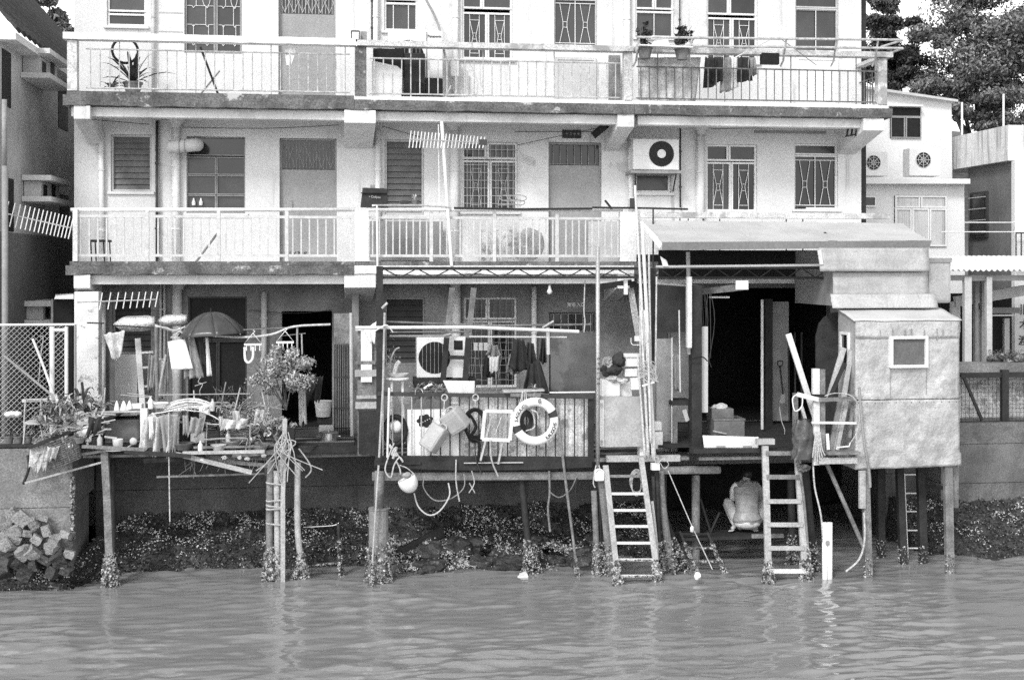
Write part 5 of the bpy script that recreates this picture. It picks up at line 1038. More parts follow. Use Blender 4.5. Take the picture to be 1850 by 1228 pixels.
# ================================================================= MIDDLE DECK
YM = -1.95
zd = P(870, 832, YM).z
md = root('middle_deck', P(870, 850, YM), 'timber platform with a bowed edge board at the middle of the block', 'deck')
def bow(u, v):
    px = 676 + 394 * u; s = 6 * math.sin(u * math.pi); k = ((0, 832), (0, 843 + s), (1, 843 + s), (1, 832))[round(v * 3)]; return P(px, k[1], YM - .04 + .06 * k[0])
build(MB().grid(bow, 30, 3), 'bowed_board', m_woodd, md, solid=.01)
build(MB().beam(P(672, 860, YM + .1), P(1090, 858, YM + .1), .13, .1), 'cross_beam', m_wood, md, bevel=.015)
build(MB().beam(P(676, 838, YM - .06), P(760, 836, YM - .06), .04, .03), 'batten', m_woodd, md); build(MB().beam(P(838, 836, YM - .08), P(945, 835, YM - .08), .014, .02), 'batten', m_light, md)
build(MB().beam(P(1095, 828, YM + .02), P(1228, 827, YM + .02), .1, .08), 'edge_beam', m_woodl, md); build(MB().beam(P(1182, 849, YM + .1), P(1302, 848, YM + .1), .13, .13), 'round_beam', m_wood, md, bevel=.05)
for k in range(18):
    y = YM + .02 + k * .172; build(MB().box(P(686, 700, y).x, P(1245, 700, y).x, y, y + .155, zd - .05 + random.uniform(-.008, .008), zd - .01 + random.uniform(-.008, .004)), 'plank', m_woodd if k % 3 else m_wood, md)
# posts below
def crusted(label, name, pts, r, mat, top, rad, n, seed, sz=.03): return pile(label, pts, r, mat, seed, (top, rad), n, sz, name)
pc = root('concrete_pile', P(684, 1050, -1.9), 'concrete jacketed pile at the left corner of the middle deck', 'pile'); c = P(684, 1050, -1.9); c.z = -.6
zj = P(684, 917, -1.9).z
build(MB().lathe([(.155, 0), (.155, zj + .57), (.165, zj + .58), (.165, zj + .6)], c, 20), 'jacket', m_conc, pc, smooth=False); build(MB().tube([V(c.x, c.y, zj), P(686, 850, -1.9)], .08, 12), 'shaft', m_wood, pc, smooth=True); crust([V(c.x, c.y, .6), V(c.x, c.y, -.05)], (.16, .2), 700, .035, 31, pc)
crusted('thin white pipe standing in front of the concrete pile', 'thin_pipe', [(684, 840, -2.15), (671, 1052, -2.15)], .016, m_woodl, .35, .05, 90, 32, .025)
crusted('round post under the middle of the middle deck', 'deck_post', [(940, 850, -1.75), (952, 960, -1.75), (962, 1045, -1.75)], .055, m_woodd, .55, .17, 420, 33)
crusted('long thin pole leaning from the railing into the water', 'long_pole', [(1006, 735, YM - .12), (1022, 870, -2.05), (1044, 1046, -2.1)], .022, m_wood, .3, .04, 80, 34, .025)
for k, (lab, pts, r_, mt) in enumerate((('leftmost pale log in the cluster beside the ladder', [(1073, 886, -2.1), (1080, 1045, -2.1)], .05, m_wood), ('slim dark log in the cluster beside the ladder', [(1082, 850, -2.05), (1086, 1045, -2.05)], .035, m_woodd), ('thick grey log tied to the white jug', [(1086, 860, -2.15), (1096, 960, -2.15), (1105, 1045, -2.15)], .06, m_wood), ('dark wet log right of the ladder', [(1186, 850, -2.2), (1192, 1046, -2.2)], .04, m_woodd), ('split topped grey log right of the ladder', [(1193, 850, -2.1), (1198, 920, -2.1), (1216, 1046, -2.1)], .06, m_wood), ('slanting dark log behind the split topped log', [(1200, 930, -1.9), (1240, 1046, -1.9)], .05, m_woodd), ('dark log standing under the bundle of bamboo', [(1180, 860, -2.25), (1186, 1046, -2.25)], .03, m_woodd))):
    crusted(lab, 'log_post', pts, r_, mt, .55, r_ + .05, 180, 40 + k)
T(MB().ptube([(1178, 905, -2.3), (1186, 980, -2.3), (1188, 1044, -2.3)], .025, 8, sm=3), 'corrugated_hose', m_light, 'ribbed pale hose hanging beside the ladder', 'hose')
# steel frame with truss
sf = root('steel_frame', P(930, 830, YM), 'dark steel frame with a zigzag truss spanning the middle deck', 'steel frame')
build(MB().pbox(680, 481, 692, 832, YM, .1), 'column', m_steel, sf); build(MB().pbox(1173, 484, 1186, 660, YM, .1), 'column', m_steel, sf)
zt0, zt1 = P(930, 485, YM).z, P(930, 501, YM).z; xa, xb = P(692, 490, YM).x, P(1173, 490, YM).x
build(MB().box(xa, xb, YM + .02, YM + .08, zt0 - .025, zt0 + .025), 'top_chord', m_steel, sf); build(MB().box(xa, xb, YM + .02, YM + .08, zt1 - .022, zt1 + .022), 'bottom_chord', m_steel, sf)
n = 16
for k in range(n): a = xa + (xb - xa) * k / n; b = xa + (xb - xa) * (k + 1) / n; build(MB().tube([(a, YM + .05, zt1 if k % 2 else zt0), (b, YM + .05, zt0 if k % 2 else zt1)], .01, 5), 'lattice_bar', m_steel, sf)
sf2 = root('steel_frame', P(1340, 500, -1.5), 'second zigzag truss running under the awning on the right', 'steel frame'); zt0, zt1 = P(1330, 484, -1.5).z, P(1330, 502, -1.5).z; xa, xb = P(1190, 490, -1.5).x, P(1500, 490, -1.5).x
build(MB().box(xa, xb, -1.5, -1.44, zt0 - .02, zt0 + .02), 'top_chord', m_dark, sf2); build(MB().box(xa, xb, -1.5, -1.44, zt1 - .02, zt1 + .02), 'bottom_chord', m_steel, sf2)
for k in range(12): a = xa + (xb - xa) * k / 12; b = xa + (xb - xa) * (k + 1) / 12; build(MB().tube([(a, -1.47, zt1 if k % 2 else zt0), (b, -1.47, zt0 if k % 2 else zt1)], .01, 5), 'lattice_bar', m_dark, sf2)
T(MB().tube([P(1185, 482, -1.75), P(1480, 479, -1.75)], .022, 8), 'scaffold_pipe', m_light, 'long pale pipe lying along the second truss', 'pipe')
# railing of the middle deck
rm = root('deck_railing', P(880, 830, YM), 'dark barred railing along the front of the middle deck', 'railing')
build(MB().beam(P(682, 711, YM), P(1072, 717, YM), .06, .05), 'top_rail', m_dark, rm); build(MB().beam(P(678, 827, YM), P(1072, 829, YM), .075, .06), 'bottom_rail', m_woodd, rm); build(MB().pbox(1063, 716, 1073, 828, YM + .01, .05), 'end_post', m_woodd, rm)
for k in range(22): px = 692 + k * 17.3; build(MB().tube([P(px, 713, YM), P(px, 826, YM)], .011, 6), 'bar', m_galv if k < 5 else m_dark, rm)
def corr2(u, v):
    p = P(830 + 234 * u, 716 + 108 * v, YM + .1); return p + V(0, .012 * (abs(math.sin(u * 15 * math.pi)) ** .5), 0)
for k in range(9):
    def strip(u, v, k=k): return corr2((k + u * .985) / 9, v)
    build(MB().grid(strip, 12, 2), 'corrugated_panel', m_sheetd, rm, solid=.004)
fb = root('flower_board', P(768, 822, YM + .06), 'white board with black flower shapes behind the railing bars', 'board'); build(MB().pbox(736, 739, 830, 824, YM + .07, .02), 'board', m_foam, fb)
def flower(px, py, s, seed):
    c = P(px, py, YM + .066); pts = []
    for k in range(48): a = k * 2 * math.pi / 48; r_ = s * (.8 + .25 * abs(math.sin(a * 3.5 + seed))); pts.append(c + V(math.cos(a) * r_, 0, math.sin(a) * r_ * .8))
    return build(MB().prism(pts, (0, .003, 0)), 'flower', m_ink, fb)
flower(768, 760, .13, 0)
for k in range(5): build(MB().lathe([(.006, 0), (.008, .003)], P(760 + 4 * k, 764 - 2 * k, YM + .065), 6, axis=(0, -1, 0)), 'flower_dot', m_foam, fb)
# tyres, coils
T(MB().tube([P(714, 778, YM + .05) + V(math.cos(a) * .16, .02 * math.sin(a), math.sin(a) * .22) for a in [k * .2618 for k in range(24)]], .045, 9, closed=True), 'tyre', m_black, 'dark rubber tube hanging at the left end of the railing', 'rubber tube', smooth=True)
T(MB().lathe([(.0, 0), (.09, .03), (.1, .08), (.06, .12), (.0, .13)], P(716, 770, YM + .14), 14, axis=(0, -1, .1), cap=False), 'pale_float', m_whiteo, 'pale round float behind the dark rubber tube', 'float', smooth=True)
mb = MB()
for k in range(4): c = P(858, 770, YM - .05 - .01 * k); mb.tube([c + V(math.cos(a) * (.14 + .012 * k), 0, math.sin(a) * (.25 - .01 * k) + .02 * k) for a in [j * .2618 for j in range(24)]], .018, 6, closed=True)
mb.ptube([(846, 745, YM - .06), (860, 770, YM - .06), (850, 790, YM - .06), (866, 800, YM - .07), (862, 840, YM - .07)], .025, 6, sm=4)
T(mb, 'hose_coil', m_black, 'coil of dark hose hanging from the railing', 'hose')
# two plastic cans
def can(label, px, py, w, h, ang, seed):
    c = P(px, py, YM - .17); r = root('jerry_can', c - V(0, 0, h / 2), label, 'jerry can', 'jerry cans tied to the railing'); rot = Matrix.Rotation(ang, 3, 'Y') @ Matrix.Rotation(R(-32), 3, 'Z')
    def bx(x0, x1, y0, y1, z0, z1): return MB().hexa([c + rot @ V(*q) for q in ((x0, y0, z0), (x1, y0, z0), (x1, y1, z0), (x0, y1, z0), (x0, y0, z1), (x1, y0, z1), (x1, y1, z1), (x0, y1, z1))])
    build(bx(-w / 2, w / 2, -.1, .13, -h / 2, h / 2), 'body', m_plast, r, bevel=.03, smooth=True); build(bx(-w / 2 + .03, w / 2 - .03, -.107, -.1, -h / 2 + .05, h / 2 - .09), 'side_panel', m_plast, r, bevel=.005); build(MB().lathe([(.03, 0), (.03, .04), (.0, .042)], c + rot @ V(-w * .25, 0, h / 2), 12, axis=rot @ V(0, 0, 1)), 'cap', m_whiteo, r)
    build(MB().tube(curve([c + rot @ V(-w * .1, 0, h / 2 - .01), c + rot @ V(0, 0, h / 2 + .04), c + rot @ V(w * .3, 0, h / 2 + .04), c + rot @ V(w * .38, 0, h / 2 - .01)], 4), .014, 7), 'handle', m_plast, r, smooth=True); return r
can('lower plastic can tied slantwise to the railing', 784, 790, .27, .42, R(33), 1); can('upper plastic can tied slantwise to the railing', 822, 760, .33, .36, R(52 - 90), 2)
# framed mesh tray
ft = root('framed_screen', P(899, 830, YM - .12), 'white framed wire screen with two legs hanging on the railing', 'screen'); A = [P(876, 742, YM - .1), P(926, 743, YM - .12), P(921, 795, YM - .14), P(871, 793, YM - .12)]
for k in range(4): build(MB().beam(A[k], A[(k + 1) % 4], .055, .03), 'frame_bar', m_woodw, ft)
for k in range(2): build(MB().beam(P(888 + 28 * k, 752, YM - .1), P(868 + 32 * k, 832 + 6 * k, YM - .14), .03, .02), 'leg', m_woodl, ft)
mb = MB()
for k in range(1, 26):
    t = k / 26; mb.tube([A[0].lerp(A[1], t), A[3].lerp(A[2], t)], .0022, 3); mb.tube([A[0].lerp(A[3], t), A[1].lerp(A[2], t)], .0022, 3)
tag(build(mb, 'wire_mesh', m_light, ft), kind='stuff'); build(MB().beam(P(906, 752, YM - .11), P(894, 785, YM - .12), .008, .008), 'wire', m_white, ft)
# life ring
lr = root('life_ring', P(967, 808, YM - .1), 'white life ring with dark bands and worn lettering on the railing', 'life ring'); c = P(967, 761, YM - .1); RR, rr = .31, .072
def ringpt(a, b, k=1.): return c + V(math.cos(a) * (RR + rr * k * math.cos(b)), -rr * .75 * k * math.sin(b), math.sin(a) * (RR + rr * k * math.cos(b)))
def arc(a0, a1, k, mat, name, nn=20):
    return build(MB().grid(lambda u, v: ringpt(R(a0 + (a1 - a0) * u), v * 2 * math.pi, k), nn, 14), name, mat, lr, smooth=True)
arc(0, 360, 1., m_foam, 'ring', 72); 
for a in (22, 200): arc(a - 9, a + 9, 1.06, m_dark, 'band', 6)
for word, a0, da in (('SAGUUC', 176, -9.5), ('KAUGCHS', 306, 8)):
    for i, chh in enumerate(word):
        a = R(a0 + da * i); p = ringpt(a, math.pi / 2, 1.03) - V(0, .006, 0); build(put_text(chh, .075, p, a - math.pi / 2 if da < 0 else a + math.pi / 2, .001), 'lettering', m_ink, lr)
for k, (px, py) in enumerate(((975, 724), (950, 735))): build(MB().lump(P(px, py, YM - .17), .03, .015, .04, k, .3, 2), 'stain', m_mid, lr)
mb = MB()
for k in range(5): q = P(951, 760, YM - .12); mb.tube([q + V(math.cos(a) * (.1 - .012 * k), 0, math.sin(a) * (.16 - .02 * k)) for a in [j * .2618 for j in range(24)]], .012, 5, closed=True)
T(mb, 'cable_coil', m_black, 'coil of dark cable inside the life ring', 'cable')
T(MB().ptube([(960, 740, YM - .18), (970, 745, YM - .18), (973, 757, YM - .18)], .012, 6, sm=4).ptube([(962, 742, YM - .18), (966, 770, YM - .18), (950, 778, YM - .18)], .01, 6, sm=4), 'pale_strap', m_rope, 'pale strap looped through the life ring', 'strap')
mb = MB()
for px0, px1 in ((945, 935), (948, 941), (944, 930), (950, 946)): mb.ptube([(px0, 706, YM - .1), ((px0 + px1) / 2 + 3, 725, YM - .1), (px1, 742, YM - .12), (px1 - 6, 750, YM - .12)], .009, 5, sm=4)
T(mb, 'tied_rags', m_rope, 'twisted pale strips tied beside the life ring', 'strips')
# rail-top clutter
T(MB().beam(P(908, 706, YM), P(982, 704, YM), .03, .2), 'plank', m_woodl, 'weathered plank lying on the railing above the life ring', 'plank'); T(MB().beam(P(922, 713, YM - .06), P(977, 713, YM - .06), .06, .05), 'plank', m_wood, 'shorter board fixed below the weathered plank', 'plank'); T(MB().tube([P(993, 709, YM - .02), P(1075, 708, YM - .02)], .012, 6), 'cane', m_white, 'thin white cane along the right end of the railing', 'cane')
T(MB().hexa([P(812, 713, -1.9), P(857, 713, -1.9), P(857, 713, -1.65), P(812, 713, -1.65), P(800, 687, -1.95), P(858, 688, -1.95), P(858, 688, -1.6), P(800, 687, -1.6)]), 'foam_tray', m_whiteo, 'pale foam tray tilted on the railing', 'tray', bevel=.01)
for k, (px, lab) in enumerate(((766, 'pale knotted rope hanging near the left of the railing'), (818, 'second pale knotted rope hanging beside the foam tray'))):
    q = P((803, 859)[k], 718, YM - .06); T(MB().tube([q + V(math.cos(a) * .045, .01 * math.sin(2 * a), math.sin(a) * .05) for a in [j * .52 for j in range(12)]], .012, 6, closed=True).tube([q - V(0, 0, .05), q - V(.01, 0, .2)], .01, 5), 'knot', m_rope, lab, 'rope')
# bonsai, stool, pots
bs = root('stool', P(718, 790, -1.7), 'round pale stool behind the left end of the railing', 'stool'); c = P(718, 686, -1.7); build(MB().lathe([(.17, 0), (.185, .015), (.185, .03), (.16, .04)], c, 20), 'seat', m_whiteo, bs)
for px in (708, 727): build(MB().tube([P(px, 688, -1.72), P(px + (px - 717) * .3, 800, -1.74)], .022, 7), 'leg', m_whiteo, bs)
bo = root('bonsai', P(720, 682, -1.7), 'bonsai with a pale trunk in a shallow tray on the stool', 'bonsai'); c = P(719, 684, -1.7) + V(0, 0, .03)
build(MB().lathe([(.09, 0), (.16, .05), (.17, .055), (.14, .05)], c, 18), 'tray', m_whiteo, bo); build(MB().ptube([(712, 676, -1.7), (716, 660, -1.7), (722, 652, -1.7)], [.035], 7, sm=3), 'trunk', m_woodw, bo); build(MB().ptube([(704, 676, -1.72), (706, 650, -1.72), (714, 632, -1.72), (722, 628, -1.72)], .012, 5, sm=4).ptube([(706, 650, -1.72), (700, 642, -1.72)], .008, 5), 'branch', m_woodl, bo)
mb = MB(); rnd = random.Random(2)
for k in range(150): leaf_at(mb, P(706 + rnd.gauss(0, 7), 652 + rnd.gauss(0, 14), -1.7 + rnd.gauss(0, .06)), (rnd.gauss(0, 1), rnd.gauss(0, 1), rnd.gauss(.2, .7)), .055, .016)
tag(build(mb, 'foliage', m_leafl, bo), kind='stuff')
for k, (px, lab) in enumerate(((752, 'grassy potted plant next to the bonsai stool'), (772, 'leggy potted plant in the middle of the rail top row'), (793, 'potted plant with upright stems beside the foam tray'))): strap_plant(lab, px, 720, -1.75, 14, .3, .022, 90 + k, m_leafl if k != 1 else m_leafm, .1, 1.1, 'plants behind the railing', poth=.14, droop=.5)
T(MB().ptube([(766, 702, -1.8), (775, 696, -1.8), (781, 694, -1.8)], .02, 7, sm=3), 'shell', m_whiteo, 'pale curved shell lying among the plants', 'shell')
T(MB().lathe([(.12, 0), (.17, .1), (.175, .105), (.15, .1)], P(735, 728, -1.65), 18), 'basin', m_light, 'pale basin under the rail top plants', 'basin')
# air conditioner with plank frame
def acunit(name, label, px0, py0, px1, py1, Y, dep, fc, fr, kind, parent_label=None):
    x0, x1, z0, z1 = rect(px0, py0, px1, py1, Y); r = root(name, V((x0 + x1) / 2, Y + dep / 2, z0), label, 'air conditioner'); build(MB().box(x0, x1, Y, Y + dep, z0, z1), 'casing', m_white, r, bevel=.018)
    c = P(fc[0], fc[1], Y); build(MB().lathe([(fr, -.002), (fr, .006), (fr * .97, .006), (.0, .004)], c, 40, axis=(0, -1, 0), cap=False), 'fan_opening', m_black, r)
    if kind == 'bars':
        for k in range(-3, 4):
            h = math.sqrt(max(0, fr * fr - (k * fr / 4) ** 2)); build(MB().tube([c + V(k * fr / 4, -.014, -h), c + V(k * fr / 4, -.014, h)], .005, 5), 'guard_bar', m_mid, r)
    elif kind == 'hub':
        for k in range(11): q = fr * (.42 + .055 * k); build(MB().tube([c + V(math.cos(a) * q, -.012, math.sin(a) * q) for a in [j * .1745 for j in range(36)]], .0035, 4, closed=True), 'guard_ring', m_dark, r)
        build(MB().lathe([(fr * .34, 0), (fr * .34, .016), (0, .02)], c, 28, axis=(0, -1, 0), cap=False), 'hub', m_white, r); build(MB().pbox(px0 + 4, fc[1] - 3, fc[0] - 25, fc[1] + 3, Y - .008, .01), 'badge', m_white, r)
    elif kind == 'spokes':
        for k in range(8): a = k * math.pi / 4; build(MB().beam(c + V(0, -.012, 0), c + V(math.cos(a) * fr, -.012, math.sin(a) * fr), .012, .008), 'guard_bar', m_light, r)
        for q in (.35, .7, 1.): build(MB().tube([c + V(math.cos(a) * q * fr, -.012, math.sin(a) * q * fr) for a in [j * .2618 for j in range(24)]], .006, 4, closed=True), 'guard_ring', m_light, r)
    return r
a1 = acunit('air_conditioner', 'air conditioner with a round barred fan behind a plank frame on the middle deck', 753, 609, 846, 682, -1.25, .35, (785, 646), .26, 'bars'); build(MB().pbox(820, 615, 836, 632, -1.258, .01), 'label_plate', m_black, a1); build(MB().pbox(818, 612, 846, 682, -1.254, .004), 'side_panel', m_white, a1)
T(MB().pbox(748, 684, 860, 700, -1.3, .5), 'stand', m_woodd, 'dark wooden stand under the barred air conditioner', 'stand')
pf = root('leaning_trestle', P(825, 700, -1.45), 'dark leaning frame of two planks with crosspieces', 'plank frame')
build(MB().beam(P(817, 520, -1.4), P(807, 610, -1.4), .09, .035), 'plank', m_wood, pf); build(MB().beam(P(807, 610, -1.4), P(800, 692, -1.4), .09, .035), 'plank', m_woodd, pf); build(MB().beam(P(856, 520, -1.4), P(846, 610, -1.4), .09, .035), 'plank', m_wood, pf); build(MB().beam(P(846, 610, -1.4), P(840, 690, -1.4), .09, .035), 'plank', m_woodd, pf); build(MB().beam(P(802, 645, -1.37), P(846, 646, -1.37), .06, .03), 'crosspiece', m_woodd, pf)
# poles above the railing
line('thick white bamboo pole stretched across the middle deck', [(642, 592, YM - .05), (850, 591, YM - .02), (1046, 599, YM)], .028, m_woodw, sm=0); line('thin dark bamboo pole above the thick white one', [(692, 581, -1.75), (900, 588, -1.7), (1068, 586, -1.7)], .016, m_wood, sm=0); line('pale bamboo pole resting on the air conditioner', [(704, 607, -1.6), (800, 607, -1.6), (815, 603, -1.6)], .018, m_woodl, sm=0); line('thin grey cane below the thick white pole', [(705, 600, -1.7), (850, 599, -1.7)], .014, m_wood, sm=0); line('straight white cane right of the air conditioner', [(848, 608, -1.5), (1024, 609, -1.5)], .013, m_white, sm=0)
line('pale upright bamboo pole beside the left steel column', [(695, 565, YM - .12), (692, 700, YM - .12), (685, 826, YM - .12)], .018, m_woodl, sm=0); line('short pale peg on top of the upright bamboo pole', [(690, 557, YM - .1), (700, 547, YM - .1)], .02, m_woodl, 'peg', 'peg', 0); line('second pale upright pole at the railing corner', [(703, 700, YM - .1), (700, 826, YM - .1)], .018, m_whiteo, sm=0)
line('forked stick tied to the long poles', [(980, 592, -1.75), (1000, 580, -1.75)], .018, m_woodl, 'stick', 'stick', 0); line('white upright pole left of the dark metal door', [(990, 592, -1.6), (991, 640, -1.6)], .03, m_woodw, sm=0); line('knotted cord hanging from the truss before the door', [(1057, 505, -1.8), (1055, 560, -1.8), (1057, 580, -1.8), (1055, 600, -1.8)], .01, m_rope, 'cord', 'cord', 3)
line('pale crooked wire hooked on the left steel column', [(672, 602, YM - .1), (690, 590, YM - .15), (700, 588, YM - .15), (710, 600, YM - .1)], .01, m_white, 'wire', 'wire')
sp_ = T(MB().tube([P(1080, 445, YM - .25), P(1080, 845, YM - .25)], .034, 10), 'mooring_pole', m_galv, 'tall grey steel pole with markings left of the bamboo bundle', 'pole', smooth=True)
for k, chh in enumerate('0P6L50') : build(put_text(chh, .075, P(1081, 648 + k * 9, YM - .286), R(-90)), 'lettering', m_ink, sp_)
# bulb, hung clutter
lb = root('light_bulb', P(993, 528, .2), 'bare bulb hanging under the balcony near the lettering', 'bulb'); build(MB().lathe([(.0, -.1), (.04, -.08), (.05, -.04), (.03, .0), (.022, .03), (.022, .07)], P(993, 522, .2), 14, cap=False), 'bulb', m_foam, lb, smooth=True); build(MB().tube([P(993, 516, .2), P(993, 500, .2)], .012, 6), 'holder', m_mid, lb)
for k, (px, py, w, h, mt, lab) in enumerate(((892, 622, 14, 22, m_clothg, 'grey cloth hanging before the barred window'), (882, 645, 12, 38, m_clothd, 'dark bag hanging below the grey cloth'), (938, 612, 20, 60, m_clothd, 'big dark garment hanging right of the barred window'), (958, 618, 13, 48, m_clothd, 'dark garment hanging beside the big dark garment'), (981, 610, 7, 48, m_clothd, 'dark narrow bag beside the white drainpipe'), (926, 640, 12, 38, m_clothg, 'dull pouch hanging low beside the barred window'))):
    tag(cloth('hung_garment', mt, [P(px - w * .45, py, -.6 + .05 * k), P(px + w * .45, py + 2, -.6 + .05 * k)], [P(px - w, py + h * .85, -.6 + .05 * k), P(px, py + h, -.6 + .05 * k), P(px + w, py + h * .9, -.6 + .05 * k)], 14, 14, .06, 2.2, 30 + k), lab, 'garment')
tag(cloth('glove', m_tarp, [P(884, 645, -1.5), P(902, 643, -1.5)], [P(884, 672, -1.5), P(890, 678, -1.5), P(900, 672, -1.5)], 10, 10, .03, 3, 4, ragged=.2), 'pale rag mop head standing before the barred window', 'mop'); line('thin mop stick below the pale mop head', [(896, 670, -1.5), (897, 706, -1.5)], .01, m_wood, 'stick', 'stick', 0)
tag(cloth('raincoat', m_clothd, [P(955, 658, -.95), P(975, 650, -.95)], [P(944, 708, -.95), P(992, 710, -.95)], 18, 14, .06, 2.5, 77), 'glossy dark raincoat draped beside the dark metal door', 'raincoat'); strap_plant('little pale spiky plant on the weathered plank', 966, 704, YM + .02, 9, .14, .015, 97, m_leafl, .05, 1.0, poth=.03)
for k in range(3): T(MB().pbox(856 + 9 * k, 619, 863 + 9 * k, 633, .9, .04), 'peg_cup', m_light, ('left', 'middle', 'right')[k] + ' of three small pale cups hung on the window grille', 'cup', 'cups on the grille')
T(MB().pbox(995, 600, 1076, 709, -.5, .03), 'dark_board', m_doord, 'large dark stained board standing before the barred door', 'board', bevel=.006)
# ropes, buoy and tools under the deck
by = root('buoy', P(737, 890, YM - .25), 'white hanging float cut open like a scoop under the deck edge', 'float'); c = P(737, 870, YM - .25)
def sph(u, v):
    a = u * 2 * math.pi; t = math.pi * (.0 + v * .62); return c + Matrix.Rotation(R(-25), 3, 'Y') @ V(math.sin(t) * math.cos(a) * .145, math.sin(t) * math.sin(a) * .145, -math.cos(t) * .17)
build(MB().grid(sph, 24, 12), 'shell', m_foam, by, smooth=True, solid=.012); build(MB().ptube([(724, 856, YM - .25), (722, 845, YM - .25), (716, 833, YM - .25)], .012, 6, sm=3).ptube([(748, 856, YM - .25), (735, 845, YM - .25), (722, 840, YM - .25)], .008, 6, sm=3), 'cord', m_rope, by); build(MB().lump(P(735, 858, YM - .27), .07, .03, .05, 4, .2), 'inner_pad', m_mid, by)
ropes = (('pale looped rope hanging at the left deck corner', [(712, 800, YM - .2), (700, 830, YM - .2), (696, 850, YM - .2), (706, 862, YM - .2), (712, 840, YM - .2), (722, 826, YM - .2), (728, 834, YM - .2), (716, 818, YM - .2)], .012, m_rope), ('big knot of pale rope on the left railing corner', [(703, 803, YM - .15), (712, 815, YM - .18), (718, 822, YM - .18), (708, 820, YM - .18), (716, 808, YM - .18), (710, 828, YM - .18)], .022, m_rope),
         ('grey hose looping down below the middle deck', [(748, 890, YM - .1), (756, 915, YM - .1), (775, 930, YM - .1), (795, 922, YM - .1), (812, 895, YM - .1), (810, 872, YM - .1)], .012, m_light), ('thin hose swinging under the deck beam', [(768, 858, YM - .05), (765, 880, YM - .05), (785, 903, YM - .05), (815, 900, YM - .05), (838, 880, YM - .05), (838, 855, YM - .05)], .009, m_mid), ('short pale cord hanging below the jerry cans', [(824, 830, YM - .1), (824, 870, YM - .1), (830, 905, YM - .1)], .012, m_rope),
         ('curved pale stick hanging below the wire screen', [(886, 795, YM - .15), (888, 830, YM - .15), (900, 860, YM - .15)], .014, m_woodl), ('dark cable hanging from the hose coil', [(858, 800, YM - .1), (860, 830, YM - .1), (870, 855, YM - .1)], .012, m_cable), ('frayed rope hanging from the deck beam beside the middle post', [(992, 850, YM), (993, 890, YM), (990, 920, YM), (994, 960, YM)], .018, m_wood), ('slack rope draped between the frayed rope and the long pole', [(993, 888, YM), (1010, 898, YM), (1030, 885, YM), (1042, 860, YM)], .01, m_wood), ('short dark rope end beside the long pole', [(1042, 862, YM), (1040, 890, YM), (1044, 912, YM)], .01, m_woodd),
         ('rope sling round the mooring pole', [(1077, 840, YM - .3), (1072, 870, YM - .3), (1075, 880, YM - .3)], .01, m_rope), ('second cord of the rope sling', [(1082, 840, YM - .3), (1090, 868, YM - .3)], .01, m_rope))
for lab, pl, r_, mt in ropes: T(MB().ptube(pl, r_, 6, sm=6), 'rope', mt, lab, 'rope')
T(MB().ptube([(852, 850, YM - .08), (857, 872, YM - .08), (847, 890, YM - .08)], .01, 5, sm=3).ptube([(848, 872, YM - .08), (858, 890, YM - .08)], .01, 5, sm=3), 'wire_hook', m_galv, 'small twisted wire hook below the deck beam', 'hook')
jj = root('white_jug', P(1083, 866, YM - .4), 'small white plastic jug tied to the grey log', 'jug'); build(MB().pbox(1075, 850, 1092, 869, YM - .42, .12), 'body', m_foam, jj, bevel=.025); build(MB().ptube([(1076, 852, YM - .43), (1080, 847, YM - .43), (1088, 849, YM - .43)], .012, 6, sm=3), 'handle', m_foam, jj)
# ---- the big ladder
def ladder(name, label, L, Rr, rungs, w, mat, rmat, rw, rd, crustz=None, n=300, seed=50):
    r = root(name, P(*L[-1]), label, 'ladder'); pts = []
    for rail in (L, Rr):
        a, b = P(*rail[0]), P(*rail[1]); d = (b - a); e = a + d * ((-.45 - a.z) / d.z) if crustz else b; build(MB().beam(a, e, w[0], w[1]), 'rail', mat, r, bevel=.006); pts.append((a, e))
    rg = []
    for py, mt in rungs:
        q = []
        for k, rail in enumerate((L, Rr)):
            t = (py - rail[0][1]) / (rail[1][1] - rail[0][1]); q.append(P(*rail[0]).lerp(P(*rail[1]), t))
        off = V(0, -w[1] / 2 - rd / 2 - .002 if rw > .05 else 0, 0); build(MB().beam(q[0] + off, q[1] + off, rw, rd), 'rung', mt, r, bevel=.004); rg.append(q)
    if crustz:
        for a, e in pts:
            d = e - a; crust([a + d * ((crustz - a.z) / d.z), a + d * ((-.02 - a.z) / d.z)], (w[0] * .5, w[0] * .95), n, .03, seed, r); seed += 1
        for q in rg[-2:]:
            if q[0].z < crustz + .1: crust(q, .035, 130, .028, seed, r); seed += 1
    return r, rg
l1, g1 = ladder('ladder', 'wide pale ladder with round rungs climbing out of the water at the middle', [(1094, 840, -2.3), (1116, 1050, -2.6)], [(1158, 826, -2.3), (1189, 1048, -2.6)], [(860, m_wood), (892, m_woodw), (922, m_woodw), (951, m_woodw), (981, m_woodw), (1011, m_woodw), (1040, m_woodw)], (.085, .06), m_woodl, m_woodw, .04, .035, .35, 320, 60)
l2, g2 = ladder('ladder', 'grey timber ladder beside the squatting person', [(1382, 805, -2.45), (1388, 1032, -2.7)], [(1440, 815, -2.45), (1454, 1032, -2.7)], [(818, m_wood), (861, m_wood), (905, m_woodl), (947, m_woodl), (989, m_woodl), (1030, m_woodw)], (.1, .06), m_woodl, m_woodl, .07, .025, .32, 360, 70)
l3, g3 = ladder('ladder', 'thin white metal ladder behind the hut posts', [(1634, 855, -1.2), (1641, 1022, -1.5)], [(1656, 852, -1.2), (1667, 1012, -1.5)], [(857, m_white), (891, m_white), (924, m_white), (958, m_white), (990, m_white)], (.018, .018), m_white, m_white, .022, .02)
